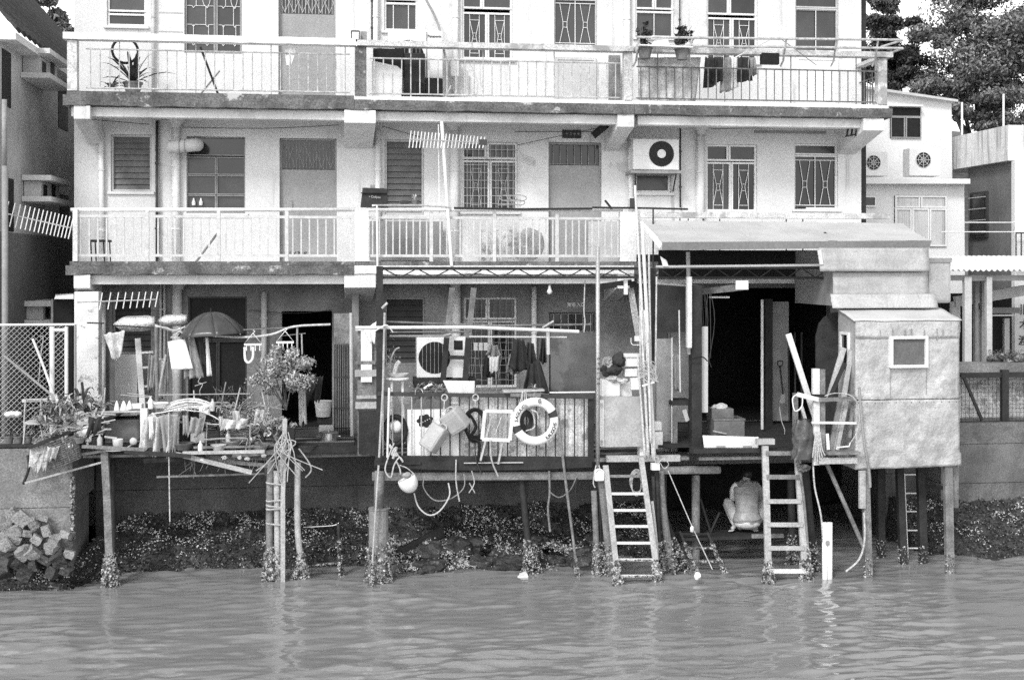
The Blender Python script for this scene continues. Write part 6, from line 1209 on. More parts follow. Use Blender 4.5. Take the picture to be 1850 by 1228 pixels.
l4, g4 = ladder('ladder', 'broken barnacled ladder leaning under the deck left of the person', [(1228, 960, -1.6), (1262, 1040, -2.1)], [(1278, 962, -1.6), (1308, 1030, -2.1)], [(964, m_woodd), (990, m_wood), (1014, m_wood)], (.04, .04), m_woodd, m_wood, .03, .03, .42, 180, 80)
mb = MB()
for k in range(4): q = P(1150, 868, -2.2 - .01 * k); mb.tube([q + V(math.cos(a) * (.11 - .012 * k), 0, math.sin(a) * .18 - .02 * k) for a in [j * .2618 for j in range(24)]], .007, 5, closed=True)
T(mb, 'rope_coil', m_rope, 'coil of thin rope hanging at the top of the wide ladder', 'rope')
# ================================================================= BAMBOO BUNDLE, RIGHT ROOM, AWNING, HUT, PERSON
# sheet metal panel, junk and bamboo bundle
sp2 = root('hinged_shutter', P(1125, 806, -2.1), 'hinged panel of stained sheet metal beside the wide ladder', 'panel'); build(MB().pbox(1086, 716, 1163, 807, -2.05, .02), 'sheet', m_sheet, sp2); build(MB().pbox(1084, 722, 1091, 806, -2.06, .008), 'edge_strip', m_whiteo, sp2)
for py in (728, 795): build(MB().pbox(1085, py, 1089, py + 8, -2.075, .02), 'hinge', m_galv, sp2)
build(MB().pbox(1155, 720, 1165, 806, -2.03, .03), 'stile', m_woodl, sp2)
junk = (('foam_box', 1128, 644, 1158, 662, -1.9, .25, m_foam, 'white foam box on top of the junk pile beside the bamboo'), ('foam_box', 1129, 666, 1152, 680, -1.9, .2, m_whiteo, 'flat pale box under the white foam box'), ('foam_box', 1140, 683, 1158, 704, -1.95, .2, m_foam, 'small white box at the right of the junk pile'), ('foam_box', 1088, 685, 1120, 716, -1.95, .2, m_white, 'pale ribbed box at the left of the junk pile'), ('foam_box', 1112, 690, 1142, 716, -1.85, .2, m_whiteo, 'pale box in the middle of the junk pile'), ('foam_box', 1156, 800, 1172, 824, -1.95, .2, m_foam, 'white box on the deck behind the ladder top'), ('jug', 1183, 780, 1198, 811, -1.6, .15, m_whiteo, 'large pale jug on the deck right of the bamboo'), ('jug', 1183, 762, 1196, 778, -1.6, .15, m_whiteo, 'small pale jug stacked on the large jug'), ('foam_box', 1164, 774, 1178, 800, -1.7, .2, m_foam, 'white board behind the bamboo feet'))
for nm, a, b, c, d, Y, dep, mt, lab in junk: T(MB().pbox(a, b, c, d, Y, dep), nm, mt, lab, 'box' if nm != 'jug' else 'jug', bevel=.02 if nm == 'jug' else .008)
T(MB().pbox(1126, 640, 1160, 645, -1.93, .3), 'box_lid', m_foam, 'white lid slightly askew on the foam box', 'lid', bevel=.006)
for k, (px, py, rx, rz, mt, lab) in enumerate(((1105, 668, .16, .1, m_clothd, 'dark crumpled bag on the junk pile'), (1098, 655, .08, .09, m_clothg, 'grey crumpled bag on the left of the junk pile'), (1118, 650, .1, .12, m_clothd, 'dark cloth heaped behind the foam box'), (1106, 684, .1, .06, m_tarp, 'pale folded sack at the front of the junk pile'), (1122, 688, .09, .05, m_tarp, 'pale crumpled paper on the junk pile'))): T(MB().lump(P(px, py, -1.9), rx, .12, rz, 20 + k, .5, 3), 'bag', mt, lab, 'bag')
poles = ((1147, 335, 1165, 640, -2.1, .022), (1160, 400, 1182, 830, -2.2, .032), (1172, 445, 1176, 700, -2.15, .02), (1155, 380, 1158, 700, -2.0, .02), (1165, 560, 1180, 830, -2.2, .025), (1158, 560, 1172, 828, -2.15, .024), (1170, 600, 1176, 800, -2.3, .02), (1186, 500, 1184, 690, -2.0, .016), (1152, 640, 1166, 830, -2.1, .02))
for k, (a, b, c, d, Y, r_) in enumerate(poles):
    A_, B_ = P(a, b, Y), P(c, d, Y - .05); n_k = 6; pts = []; rs = []
    for j in range(n_k * 2 + 1): t = j / (n_k * 2); pts.append(A_.lerp(B_, t)); rs.append(r_ * (1.12 if j % 2 == 0 else 1) * (.8 + .2 * t))
    T(MB().tube(pts, rs, 9), 'bamboo_pole', m_woodw if k in (0, 1) else m_bamboo, ('tallest pale bamboo pole leaning up past the balcony rail', 'thick pale bamboo pole crossing the bundle', 'straight bamboo pole at the right of the bundle', 'bamboo pole reaching the awning edge', 'thick bamboo foot at the right of the bundle', 'bamboo foot in the middle of the bundle', 'foremost short bamboo pole of the bundle', 'thin pole against the steel column', 'bamboo foot at the left of the bundle')[k], 'bamboo pole', 'bamboo poles in the tied bundle', smooth=True)
mb = MB(); rnd = random.Random(4)
for k in range(16): px = 1160 + rnd.random() * 22; py = 655 + rnd.random() * 26; mb.ptube([(px - 8, py, -2.28), (px, py - 8 + rnd.random() * 6, -2.32), (px + 7, py + 5, -2.3), (px + rnd.gauss(0, 8), py + 12, -2.3), (px - 6, py + 4, -2.3)], .007, 5, sm=4)
T(mb, 'rope_knot', m_rope, 'tangled white rope tying the bamboo bundle', 'rope')
mb = MB()
for k in range(7): mb.ptube([(1135 + k * 1.5, 520, -1.7), (1140 + k * 2, 555 + k * 2, -1.7), (1146 + k * 2.2, 590 + k * 2, -1.75), (1152 + k * 2, 625, -1.8)], .008, 5, sm=3)
tag(T(mb, 'cord_bunch', m_rope, 'bunch of cords hanging left of the bamboo bundle', 'cords'), kind='stuff')
T(MB().ptube([(1140, 610, -1.9), (1142, 622, -1.9), (1160, 622, -1.9), (1170, 618, -1.9)], .007, 5, sm=4).pbox(1147, 607, 1156, 616, -1.9, .05), 'hung_gear', m_whiteo, 'small pale gadget tied by cord to the bamboo', 'gadget')
T(MB().beam(P(1160, 697, -2.3), P(1182, 690, -2.3), .025, .02), 'cross_stick', m_white, 'short white stick tied across the bamboo bundle', 'stick')
for a in ((1116, 516, 1137, 521, -1.8, m_white, 'flat white bracket under the truss end'), (1128, 505, 1134, 532, -1.85, m_white, 'upright white bracket under the truss end'), (1137, 508, 1148, 520, -1.8, m_black, 'black camera box under the truss end')): T(MB().pbox(*a[:5], .06), 'bracket_box', a[5], a[6], 'bracket')
T(MB().beam(P(1070, 520, -1.5), P(1140, 510, -1.2), .1, .05), 'dark_beam', m_woodd, 'dark beam end below the truss left of the bamboo', 'beam')
tk = root('cleat_box', P(1189, 848, -2.45), 'small white block with looped cord at the bundle foot', 'block'); build(MB().pbox(1178, 837, 1192, 849, -2.45, .1), 'block', m_white, tk); build(MB().ptube([(1186, 837, -2.45), (1182, 826, -2.45), (1190, 828, -2.45), (1188, 838, -2.45), (1198, 828, -2.45), (1208, 838, -2.45), (1200, 846, -2.45), (1193, 836, -2.45)], .007, 5, sm=5), 'cord', m_rope, tk)
T(MB().ptube([(1207, 850, -2.3), (1250, 950, -2.45), (1287, 1028, -2.6)], .009, 5), 'mooring_line', m_rope, 'taut pale line running from the deck down to the broken ladder', 'line'); T(MB().lump(P(1250, 955, -2.5), .03, .03, .05, 3), 'line_float', m_foam, 'tiny white float on the taut line', 'float'); T(MB().lump(P(1260, 1040, -2.75), .05, .05, .06, 6, .4), 'plastic_scrap', m_foam, 'white plastic lump bobbing at the waterline', 'litter')
# ---- right deck
YR = -2.35
rd = root('right_deck', P(1340, 820, YR), 'dark plank deck under the awning on the right', 'deck'); zr = P(1340, 812, YR).z
for k in range(20): y = YR + .02 + k * .172; build(MB().box(P(1190 if y > -1.8 else 1250, 700, y).x, P(1560 if y > -1.9 else 1450, 700, y).x, y, y + .16, zr - .05 + random.uniform(-.008, .008), zr - .004 + random.uniform(-.01, .004)), 'plank', m_woodd, rd)
build(MB().beam(P(1252, 815, YR), P(1440, 812, YR), .06, .06), 'edge_beam', m_woodd, rd); build(MB().beam(P(1262, 828, YR + .1), P(1376, 826, YR + .1), .05, .06), 'edge_beam', m_wood, rd); build(MB().pbox(1368, 793, 1400, 803, -2.5, .1), 'step_board', m_woodl, rd)
for lab, pts, r_, mt in (('round grey post under the right deck', [(1257, 858, -1.4), (1257, 975, -1.4)], .07, m_wood), ('leaning dark post right of the timber ladder', [(1452, 840, -2.2), (1462, 940, -2.2), (1470, 1036, -2.2)], .075, m_woodd), ('dark post behind the timber ladder', [(1428, 850, -1.7), (1432, 1030, -1.7)], .06, m_woodd), ('long grey pole resting on the timber ladder', [(1440, 825, -2.6), (1452, 900, -2.6), (1462, 1034, -2.7)], .022, m_wood)): pile(lab, pts, r_, mt, int(pts[0][0]), (.5, r_ + .05) if pts[-1][1] > 1000 else (0, 0), 200, .03)
T(MB().beam(P(1358, 968, -2.0), P(1415, 967, -2.0), .06, .05), 'plank_stub', m_wood, 'short grey plank behind the timber ladder rungs', 'plank')
T(MB().beam(P(1225, 968, -1.35), P(1420, 962, -1.35), .05, .55), 'landing_plank', m_woodd, 'dark landing plank under the squatting person', 'plank')
for k, (a, b, c, d) in enumerate(((1265, 900, 1285, 965), (1300, 925, 1282, 965))): T(MB().ptube([(a, b, -1.3), ((a + c) / 2, (b + d) / 2, -1.3), (c, d, -1.3)], .02, 6), 'dark_root', m_woodd, ('left', 'right')[k] + ' of two dark sticks beside the squatting person', 'stick')
# room front: column, door leaf, shelf
rm_ = root('door_column', P(1255, 815, -1.6), 'dark boarded column at the left of the open room', 'column'); build(MB().pbox(1250, 515, 1268, 812, -1.6, .2), 'post', m_woodd, rm_); build(MB().pbox(1242, 500, 1250, 628, -1.7, .1), 'pale_strip', m_woodw, rm_); build(MB().pbox(1264, 590, 1279, 745, -1.5, .1), 'pipe_cover', m_light, rm_)
build(MB().pbox(1186, 516, 1244, 600, -.4, .06), 'panel', m_dark, rm_)
T(MB().pbox(1186, 612, 1214, 815, -1.2, .1), 'pale_door', m_sheet, 'pale glossy door leaf right of the bamboo bundle', 'door', bevel=.008); T(MB().tube([P(1214, 610, -1.35), P(1214, 815, -1.35)], .012, 6), 'white_tube', m_white, 'thin white upright tube beside the pale door leaf', 'tube'); T(MB().tube([P(1227, 560, -1.3), P(1229, 708, -1.3)], .012, 6), 'white_tube', m_white, 'second thin upright tube left of the dark column', 'tube')
tag(cloth('hung_sheet', m_clothg, [P(1216, 642, -1.2), P(1228, 640, -1.2)], [P(1218, 706, -1.2), P(1229, 706, -1.2)], 8, 8, .03, 1.5, 3), 'grey cloth hanging between the two thin tubes', 'cloth')
wt = root('workbench', P(1235, 815, -1.3), 'small dark bench left of the dark column', 'bench'); build(MB().pbox(1214, 724, 1252, 732, -1.4, .5), 'top', m_woodd, wt); build(MB().pbox(1216, 732, 1224, 815, -1.4, .1), 'leg', m_wood, wt); build(MB().pbox(1246, 732, 1252, 815, -1.0, .1), 'leg', m_woodd, wt); T(MB().beam(P(1236, 740, -1.42), P(1242, 760, -1.42), .07, .02), 'hung_card', m_light, 'pale card hanging below the small bench', 'card')
T(MB().tube([P(1186, 512, -1.4), P(1262, 517, -1.4)], .022, 8), 'pipe', m_light, 'short pale pipe below the second truss', 'pipe'); T(MB().tube([P(1243, 455, -1.5), P(1246, 640, -1.5)], .035, 8), 'pole', m_woodl, 'pale wooden pole above the dark column', 'pole')
T(MB().beam(P(1270, 526, -1.0), P(1345, 518, -1.9), .1, .12), 'fluorescent_lamp', m_wood, 'boxed beam end with a pale tip under the awning', 'beam'); T(MB().pbox(1330, 507, 1352, 523, -1.95, .04), 'lamp_end', m_white, 'pale lit end plate of the boxed beam', 'plate'); T(MB().tube([P(1281, 537, -1.2), P(1318, 537, -1.2)], .016, 6), 'lamp_tube', m_white, 'short white tube lamp in the dark room', 'lamp')
mb = MB()
for k in range(9): px = 1262 + rnd.random() * 22; mb.ptube([(px, 520, -1.4), (px + rnd.gauss(0, 6), 580, -1.45), (px + rnd.gauss(0, 9), 640 + rnd.random() * 30, -1.4)], .007, 5, sm=4)
tag(T(mb, 'cables', m_cable, 'tangle of dark cables hanging on the dark column', 'cables'), kind='stuff')
T(MB().ptube([(1245, 650, -1.65), (1258, 646, -1.7), (1270, 645, -1.7), (1278, 652, -1.65)], .01, 6, sm=4), 'hose_end', m_black, 'dark hose bent across the dark column', 'hose')
# inside the room
T(MB().tube([P(1377, 541, -.2), P(1377, 775, -.2)], .025, 8), 'white_pole', m_woodw, 'pale upright pole standing in the dark room', 'pole'); T(MB().pbox(1383, 545, 1425, 760, .9, .06), 'wall_board', m_mid, 'grey wall panel at the back of the dark room', 'panel'); T(MB().pbox(1383, 540, 1396, 770, .6, .12), 'dark_jamb', m_woodd, 'dark jamb beside the pale upright pole', 'jamb')
sv = root('shovel', P(1415, 730, .6), 'shovel hanging on the grey wall panel', 'shovel'); build(MB().tube([P(1409, 660, .65), P(1415, 715, .65)], .016, 6), 'shaft', m_woodd, sv); build(MB().ptube([(1405, 652, .65), (1405, 658, .65), (1409, 664, .65), (1414, 658, .65), (1414, 652, .65), (1405, 652, .65)], .012, 6), 'handle', m_woodd, sv); build(MB().hexa([P(1408, 728, .63), P(1418, 728, .63), P(1418, 728, .66), P(1408, 728, .66), P(1411, 712, .63), P(1419, 712, .63), P(1419, 712, .66), P(1411, 712, .66)]), 'blade', m_galv, sv)
for k in range(3): T(MB().tube([P(1424 + k * 12, 600, .4), P(1426 + k * 11, 760, .3)], .016, 6), 'long_tool', m_woodd, ('left', 'middle', 'right')[k] + ' of three dark tool handles leaning in the dark room', 'tool', 'tool handles in the room')
cr = root('crate', P(1315, 790, -1.4), 'grey plastic crate on the right deck', 'crate'); x0, x1, z0, z1 = rect(1290, 756, 1345, 788, -1.5)
build(MB().box(x0, x1, -1.5, -1.48, z0, z1), 'side', m_plastd, cr); build(MB().box(x0, x1, -1.1, -1.08, z0, z1), 'side', m_plastd, cr); build(MB().box(x0, x0 + .02, -1.478, -1.102, z0, z1), 'side', m_plastd, cr); build(MB().box(x1 - .02, x1, -1.478, -1.102, z0, z1), 'side', m_plastd, cr); build(MB().box(x0 + .021, x1 - .021, -1.478, -1.102, z0, z0 + .02), 'base', m_plastd, cr); build(MB().box(x0 - .012, x1 + .012, -1.512, -1.5, z1 - .03, z1), 'rim', m_plastd, cr)
T(MB().pbox(1286, 738, 1326, 757, -1.3, .35), 'crate', m_plastd, 'second grey crate stacked behind the front crate', 'crate', bevel=.02); T(MB().lump(P(1300, 735, -1.2), .14, .1, .06, 4, .4, 3), 'sack', m_light, 'pale sack lying in the stacked crate', 'sack'); T(MB().beam(P(1288, 778, -1.55), P(1312, 783, -1.55), .02, .02), 'pale_stick', m_woodl, 'short pale stick lying before the crates', 'stick')
fx = root('foam_crate', P(1320, 808, -2.1), 'long white foam crate on the edge of the right deck', 'foam crate'); build(MB().hexa([P(1272, 809, -2.25), P(1370, 809, -2.25), P(1370, 809, -1.95), P(1272, 809, -1.95), P(1269, 786, -2.28), P(1371, 789, -2.28), P(1371, 789, -1.92), P(1269, 786, -1.92)]), 'body', m_foam, fx, bevel=.012); build(MB().pbox(1295, 805, 1310, 808.5, -2.275, .02), 'foot', m_mid, fx); build(MB().pbox(1343, 805, 1358, 808.5, -2.275, .02), 'foot', m_mid, fx)
# ---- awning
aw = root('awning', P(1420, 440, -1.2), 'wide white sheet awning over the right deck', 'awning')
A0, A1, A2, A3 = P(1158, 398, -.12), P(1632, 404, -.12), P(1682, 434, -2.0), P(1196, 437, -2.0)
def aws(u, v):
    p = A0.lerp(A1, u).lerp(A3.lerp(A2, u), v); return p + V(0, 0, .012 * noise.noise(V(u * 9, v * 3, 1)) - .03 * math.sin(v * math.pi))
for k in range(6): build(MB().grid(lambda u, v, k=k: aws((k + u * .996) / 6, v), 10, 10), 'sheet', m_awn, aw, solid=.008)
build(MB().hexa([P(1196, 452, -2.01), P(1680, 447, -2.01), P(1680, 447, -1.97), P(1196, 452, -1.97), P(1196, 437.5, -2.01), P(1683, 434.5, -2.01), P(1683, 434.5, -1.97), P(1196, 437.5, -1.97)]), 'fascia', m_fascia, aw)
build(MB().prism([P(1158, 399, -.12), P(1196, 438, -2.0), P(1190, 448, -2.0), P(1156, 405, -.12)], (.02, 0, 0)), 'side_flap', m_whiteo, aw); 
for k in range(4): t = .05 + k * .3; build(MB().beam(aws(t, .02) - V(0, 0, .07), aws(t, .98) - V(0, 0, .07), .05, .08), 'rafter', m_woodd, aw)
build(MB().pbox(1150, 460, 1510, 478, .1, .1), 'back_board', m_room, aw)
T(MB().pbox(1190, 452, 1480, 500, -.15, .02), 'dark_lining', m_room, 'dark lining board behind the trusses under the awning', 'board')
T(MB().prism([P(1193, 463, -1.8), P(1204, 470, -1.8), P(1208, 481, -1.8), P(1198, 481, -1.8)], (0, .02, 0)), 'pale_leaf_blade', m_foam, 'pale blade shaped scrap at the left end of the second truss', 'scrap')
T(MB().tube([P(1180, 375, -.2), P(1180, 482, -.9)], .014, 6), 'dark_rod', m_steel, 'dark thin rod beside the bamboo at the awning corner', 'rod')
T(MB().ptube([(1070, 375, -.05), (1160, 376, -.05), (1243, 378, -.05)], .018, 6), 'dark_pole', m_woodd, 'dark pole lying on the second floor handrail', 'pole'); T(MB().ptube([(672, 371, -.08), (760, 371, -.08), (815, 375, -.08)], .016, 6), 'pale_cane', m_woodl, 'pale cane tied along the second floor handrail', 'cane'); T(MB().ptube([(672, 372, -.09), (681, 371, -.09), (682, 480, -.09)], .018, 6), 'bent_pipe', m_white, 'white pipe bent down over the middle balcony railing', 'pipe'); T(MB().ptube([(820, 376, -.05), (940, 378, -.05), (1070, 377, -.05)], .02, 6), 'dark_pole', m_woodd, 'long dark pole along the middle balcony handrail', 'pole')
# ---- upper cladding and hut
m_fascia2 = M('streaked_flashing', .4, .6, .1, 3, .1, streak=.6, streak_c=.2, st=(14, 14, .4))
cl = root('cladding_box', P(1590, 550, -1.9), 'stacked sheet metal cladding between the awning and the hut', 'cladding')
def panel(px0, py0, px1, py1, Y, dep, mat, name='panel', tiltb=0.):
    x0, x1, z0, z1 = rect(px0, py0, px1, py1, Y)
    def fn(u, v): x = x0 + (x1 - x0) * u; z = z1 + (z0 - z1) * v; return V(x, Y - tiltb * v - .02 * noise.noise(V(u * 3, v * 3, px0)), z)
    build(MB().grid(fn, 16, 8), name, mat, cl, solid=.012, smooth=True)
panel(1479, 448, 1677, 490, -2.02, .1, m_sheet, tiltb=.06); panel(1504, 489, 1676, 534, -1.98, .1, m_sheet, tiltb=.03); panel(1500, 531, 1690, 556, -2.02, .1, m_fascia2, tiltb=.1)
build(MB().pbox(1506, 452, 1672, 552, -1.93, 1.8), 'core', m_mid, cl); build(MB().pbox(1677, 466, 1719, 548, -1.9, .5), 'duct', m_sheet, cl, bevel=.05); build(MB().pbox(1676, 466, 1720, 474, -1.92, .54), 'duct_collar', m_mid, cl)
build(MB().beam(P(1480, 452, -2.08), P(1484, 478, -2.08), .06, .02), 'bracket', m_woodw, cl)
T(MB().prism([P(1476, 790, -1.3), P(1474, 610, -1.3), P(1480, 585, -1.3), P(1490, 572, -1.3), P(1505, 565, -1.3), P(1530, 562, -1.3), P(1530, 790, -1.3)], (0, .04, 0)), 'rounded_board', m_dark, 'grey board with a rounded top corner standing behind the lumber rack', 'board')
m_hut = M('crinkled_hut_sheet', .4, .5, .2, 2.2, .1, patch=.55, patch_c=.25, patch_s=1.7, patch_t=.52, streak=.45, streak_c=.2, metal=.15, st=(9, 9, .5), thr=.58)
for nd in m_hut.node_tree.nodes:
    if nd.type == 'BUMP': nd.inputs['Strength'].default_value = .8; nd.inputs['Distance'].default_value = .06; nd.inputs['Height'].links[0].from_node.inputs['Scale'].default_value = 5
ht = root('hut', P(1640, 845, -2.65), 'dented sheet metal hut with one frosted window standing on posts', 'hut')
HX0, HX1 = P(1545, 700, -2.65).x, P(1733, 700, -2.65).x; zb0, zb1 = P(1640, 846, -2.65).z, P(1640, 579, -2.65).z; zbk = zb1 + .17; yb = -1.95
def hf(u, v):
    x = HX0 + (HX1 - HX0) * u + .03 * (v > .9) * u; z = zb1 + (zb0 - zb1) * v; wm = min(1, max(abs(u - .5) / .24, abs(v - .21) / .15) ** 3); d = .04 * noise.noise(V(u * 2.6, v * 3.4, 3)) + .05 * abs(noise.noise(V(u * 4, v * 5, 8))) + .022 * abs(noise.noise(V(u * 9 + v * 4, v * 9 - u * 3, 5))) + .008 * noise.noise(V(u * 20, v * 20, 2)); e = min(1, 8 * u, 8 * (1 - u), 8 * v) * wm
    return V(x, -2.65 - d * e, z + .03 * u * (v > .97))
vs_ = .54
build(MB().grid(lambda u, v: hf(u, v * vs_), 44, 34), 'front_sheet', m_hut, ht, smooth=True, solid=.006); build(MB().grid(lambda u, v: hf(u, vs_ - .008 + v * (1 - vs_ + .008)) + V(0, -.008, 0), 44, 30), 'front_sheet', m_hut, ht, smooth=True, solid=.006)
build(MB().grid(lambda u, v: hf(u, v * .115) + V(0, -.012, 0), 30, 6), 'flashing', m_hut, ht, smooth=True, solid=.006)
build(MB().tube([hf(k / 30, vs_ - .009) + V(0, -.012, 0) for k in range(31)], .006, 4), 'lap_seam', m_dark, ht); build(MB().tube([hf(k / 30, .117) + V(0, -.016, 0) for k in range(31)], .005, 4), 'lap_seam', m_mid, ht); build(MB().tube([hf(.335, .3 + .24 * k / 10) + V(0, -.01, 0) for k in range(11)], .006, 4), 'rust_run', m_mid, ht); build(MB().tube([hf(.68, .3 + .2 * k / 10) + V(0, -.01, 0) for k in range(11)], .005, 4), 'rust_run', m_mid, ht)
for k in range(14): build(MB().lathe([(.008, 0), (.006, .008)], hf(.03 + k * .072, vs_ + .012) + V(0, -.012, 0), 6, axis=(0, -1, 0)), 'nail', m_dark, ht)
build(MB().grid(lambda u, v: V(HX0 - .03 + (HX1 - HX0 + .06) * u, -2.68 + (yb + 2.68) * v, zb1 + .002 + .17 * v + .012 * noise.noise(V(u * 5, v * 3, 0))), 20, 6), 'roof', m_awn, ht, solid=.015, smooth=True)
build(MB().hexa([(HX0, -2.63, zb0), (HX0 + .012, -2.63, zb0), (HX0 + .012, yb, zb0), (HX0, yb, zb0), (HX0, -2.63, zb1 - .01), (HX0 + .012, -2.63, zb1 - .01), (HX0 + .012, yb, zbk - .01), (HX0, yb, zbk - .01)]), 'side_sheet', m_sheet, ht)
build(MB().hexa([(HX1 - .012, -2.63, zb0), (HX1, -2.63, zb0), (HX1, yb, zb0), (HX1 - .012, yb, zb0), (HX1 - .012, -2.63, zb1 - .01), (HX1, -2.63, zb1 - .01), (HX1, yb, zbk - .01), (HX1 - .012, yb, zbk - .01)]), 'side_sheet', m_sheet, ht)
build(MB().box(HX0 + .013, HX1 - .013, yb - .01, yb, zb0, zbk - .02), 'back_sheet', m_sheet, ht)
build(MB().box(HX0 + .01, HX1 - .01, -2.6, yb - .012, zb0 + .02, zb0 + .06), 'floor', m_woodd, ht)
x0, x1, z0, z1 = rect(1607, 607, 1675, 664, -2.7); f = MB(); framebox(f, x0, x1, z0, z1, -2.75, .1, .045); wn_ = build(f, 'window', m_white, ht, bevel=.006); build(MB().box(x0 + .045, x1 - .045, -2.695, -2.685, z0 + .045, z1 - .045), 'pane', m_frost, wn_)
for k in range(7): px = 1590 + k * 19 + (k % 3) * 4; T_ = build(MB().pbox(px, 596 - (k % 2) * 2, px + 1.3, 606 + (k % 3) * 4, -2.70, .03), 'seam', m_mid, ht)
# side window of the hut
yw0, yw1 = -2.45, -2.1; zz = P(1530, 600, -2.3).z; f = MB(); f.box(HX0 - .04, HX0 - .002, yw0, yw0 + .04, zz - .6, zz); f.box(HX0 - .04, HX0 - .002, yw1 - .04, yw1, zz - .6, zz); f.box(HX0 - .04, HX0 - .002, yw0 + .04, yw1 - .04, zz - .04, zz); w2 = build(f, 'window', m_white, ht); build(MB().box(HX0 - .012, HX0 - .003, yw0 + .04, yw1 - .04, zz - .6, zz - .04), 'pane', m_glass, w2)
for lab, pts, r_, fl_ in (('front left post of the hut with a nailed lath', [(1563, 846, -2.6), (1569, 1043, -2.6)], .06, (.12, .08)), ('front right post of the hut', [(1712, 838, -2.6), (1716, 1045, -2.6)], .06, (.13, .09)), ('back left dark post of the hut', [(1625, 846, -1.9), (1632, 1015, -1.9)], .05, (.12, .1)), ('back middle dark post of the hut', [(1663, 846, -1.95), (1668, 1015, -1.95)], .05, (.13, .1)), ('far dark post behind the hut', [(1590, 846, -1.4), (1592, 1005, -1.4)], .05, (.12, .1))): pile(lab, pts, r_, m_wood if 'front' in lab else m_woodd, int(pts[0][0]), (.3, .07), 60, .03, 'hut_post', flat=fl_)
T(MB().pbox(1553, 850, 1564, 918, -2.68, .05), 'lath', m_woodl, 'pale lath nailed to the front left hut post', 'lath'); T(MB().beam(P(1675, 876, -2.0), P(1712, 882, -2.5), .08, .06), 'brace', m_woodd, 'dark brace between the hut posts', 'brace'); T(MB().pbox(1722, 842, 1732, 917, -2.45, .05), 'lath', m_wood, 'grey lath behind the front right hut post', 'lath')
T(MB().tube([P(1494, 838, -2.4), P(1566, 1000, -2.55)], .035, 8), 'diagonal_brace', m_wood, 'grey diagonal brace below the lumber rack', 'brace')
pv = root('pvc_pipe', P(1496, 1035, -2.7), 'pair of white plastic pipes standing in the water', 'pipe')
for px in (1490, 1499): q = P(px, 1035, -2.7); build(MB().tube([V(q.x, q.y, -.5), P(px, 943, -2.7)], .042, 12), 'tube', m_pvc, pv, smooth=True)
build(MB().pbox(1492, 977, 1499, 984, -2.76, .03), 'clip', m_mid, pv)
T(MB().ptube([(1469, 838, -2.6), (1472, 880, -2.65), (1483, 930, -2.7), (1487, 978, -2.72)], .014, 6, sm=4), 'white_hose', m_rope, 'white hose hanging down to the standing plastic pipes', 'hose'); T(MB().ptube([(1561, 925, -2.75), (1562, 975, -2.75), (1552, 1010, -2.75), (1528, 1032, -2.75)], .016, 6, sm=5), 'white_hose', m_rope, 'white hose curling off the front left hut post into the water', 'hose')
T(MB().ptube([(1552, 700, -2.8), (1560, 790, -2.8), (1570, 850, -2.75), (1572, 880, -2.75)], .022, 7, sm=4), 'dark_hose', m_mid, 'dark hose sagging across the hut front', 'hose'); T(MB().ptube([(1490, 715, -2.7), (1510, 710, -2.75), (1540, 716, -2.8), (1553, 745, -2.8), (1548, 780, -2.78), (1536, 800, -2.75)], .008, 6, sm=5), 'white_cable', m_rope, 'white cable draped over the lumber rack', 'cable'); T(MB().ptube([(1536, 800, -2.75), (1534, 806, -2.75), (1512, 808, -2.72), (1512, 812, -2.72)], .012, 6), 'bent_pipe', m_white, 'little bent white pipe end at the lumber rack', 'pipe')
# ---- lumber rack
lk = root('lumber_rack', P(1500, 845, -2.6), 'open timber rack of posts and rails left of the hut', 'rack')
for a in ((1469, 666, 1481, 712, -2.66, .07, m_woodw), (1480, 667, 1491, 712, -2.63, .05, m_wood), (1470, 726, 1481, 840, -2.66, .07, m_woodw), (1481, 727, 1491, 840, -2.63, .05, m_wood)): build(MB().pbox(*a[:5], a[5]), 'post', a[6], lk)  # each post split: pale strip for the sunlit face, grey strip for shade
build(MB().beam(P(1440, 712, -2.66), P(1480, 722, -2.7), .07, .04), 'rail', m_woodw, lk); build(MB().beam(P(1478, 722, -2.7), P(1547, 720, -2.7), .065, .04), 'rail', m_wood, lk); build(MB().beam(P(1466, 763, -2.7), P(1547, 764, -2.7), .035, .03), 'rail', m_whiteo, lk); build(MB().beam(P(1490, 817, -2.65), P(1548, 816, -2.65), .04, .3), 'shelf', m_wood, lk); build(MB().beam(P(1479, 832, -2.7), P(1548, 831, -2.7), .1, .05), 'rail', m_woodl, lk); build(MB().pbox(1434, 710, 1442, 790, -2.6, .06), 'post', m_wood, lk)
for k, (a, b, c, d, w_, mt, lab) in enumerate(((1424, 603, 1476, 765, .09, m_woodw, 'long white plank leaning left out of the rack'), (1524, 628, 1497, 720, .09, m_woodl, 'pale plank leaning against the hut corner'), (1538, 632, 1508, 815, .08, m_woodl, 'long grey plank crossing the rack'), (1526, 655, 1496, 725, .06, m_woodd, 'dark plank leaning in the rack'), (1518, 720, 1500, 812, .07, m_wood, 'grey plank standing low in the rack'), (1530, 725, 1512, 812, .06, m_woodl, 'pale narrow plank standing low in the rack'), (1548, 640, 1535, 790, .05, m_wood, 'thin plank close to the hut side'), (1448, 734, 1456, 762, .05, m_woodl, 'short plank end behind the plastic sack'), (1494, 783, 1496, 812, .05, m_white, 'short white post inside the rack')) ): T(MB().beam(P(a, b, -2.45 - .02 * k), P(c, d, -2.5 - .015 * k), w_, .035), 'plank', mt, lab, 'plank', 'planks in the lumber rack')
T(MB().ptube([(1440, 712, -2.75), (1432, 720, -2.75), (1436, 742, -2.75), (1448, 735, -2.75), (1450, 718, -2.75)], .01, 6, sm=5), 'wire_loop', m_white, 'white wire looped on the left end of the rack', 'wire')
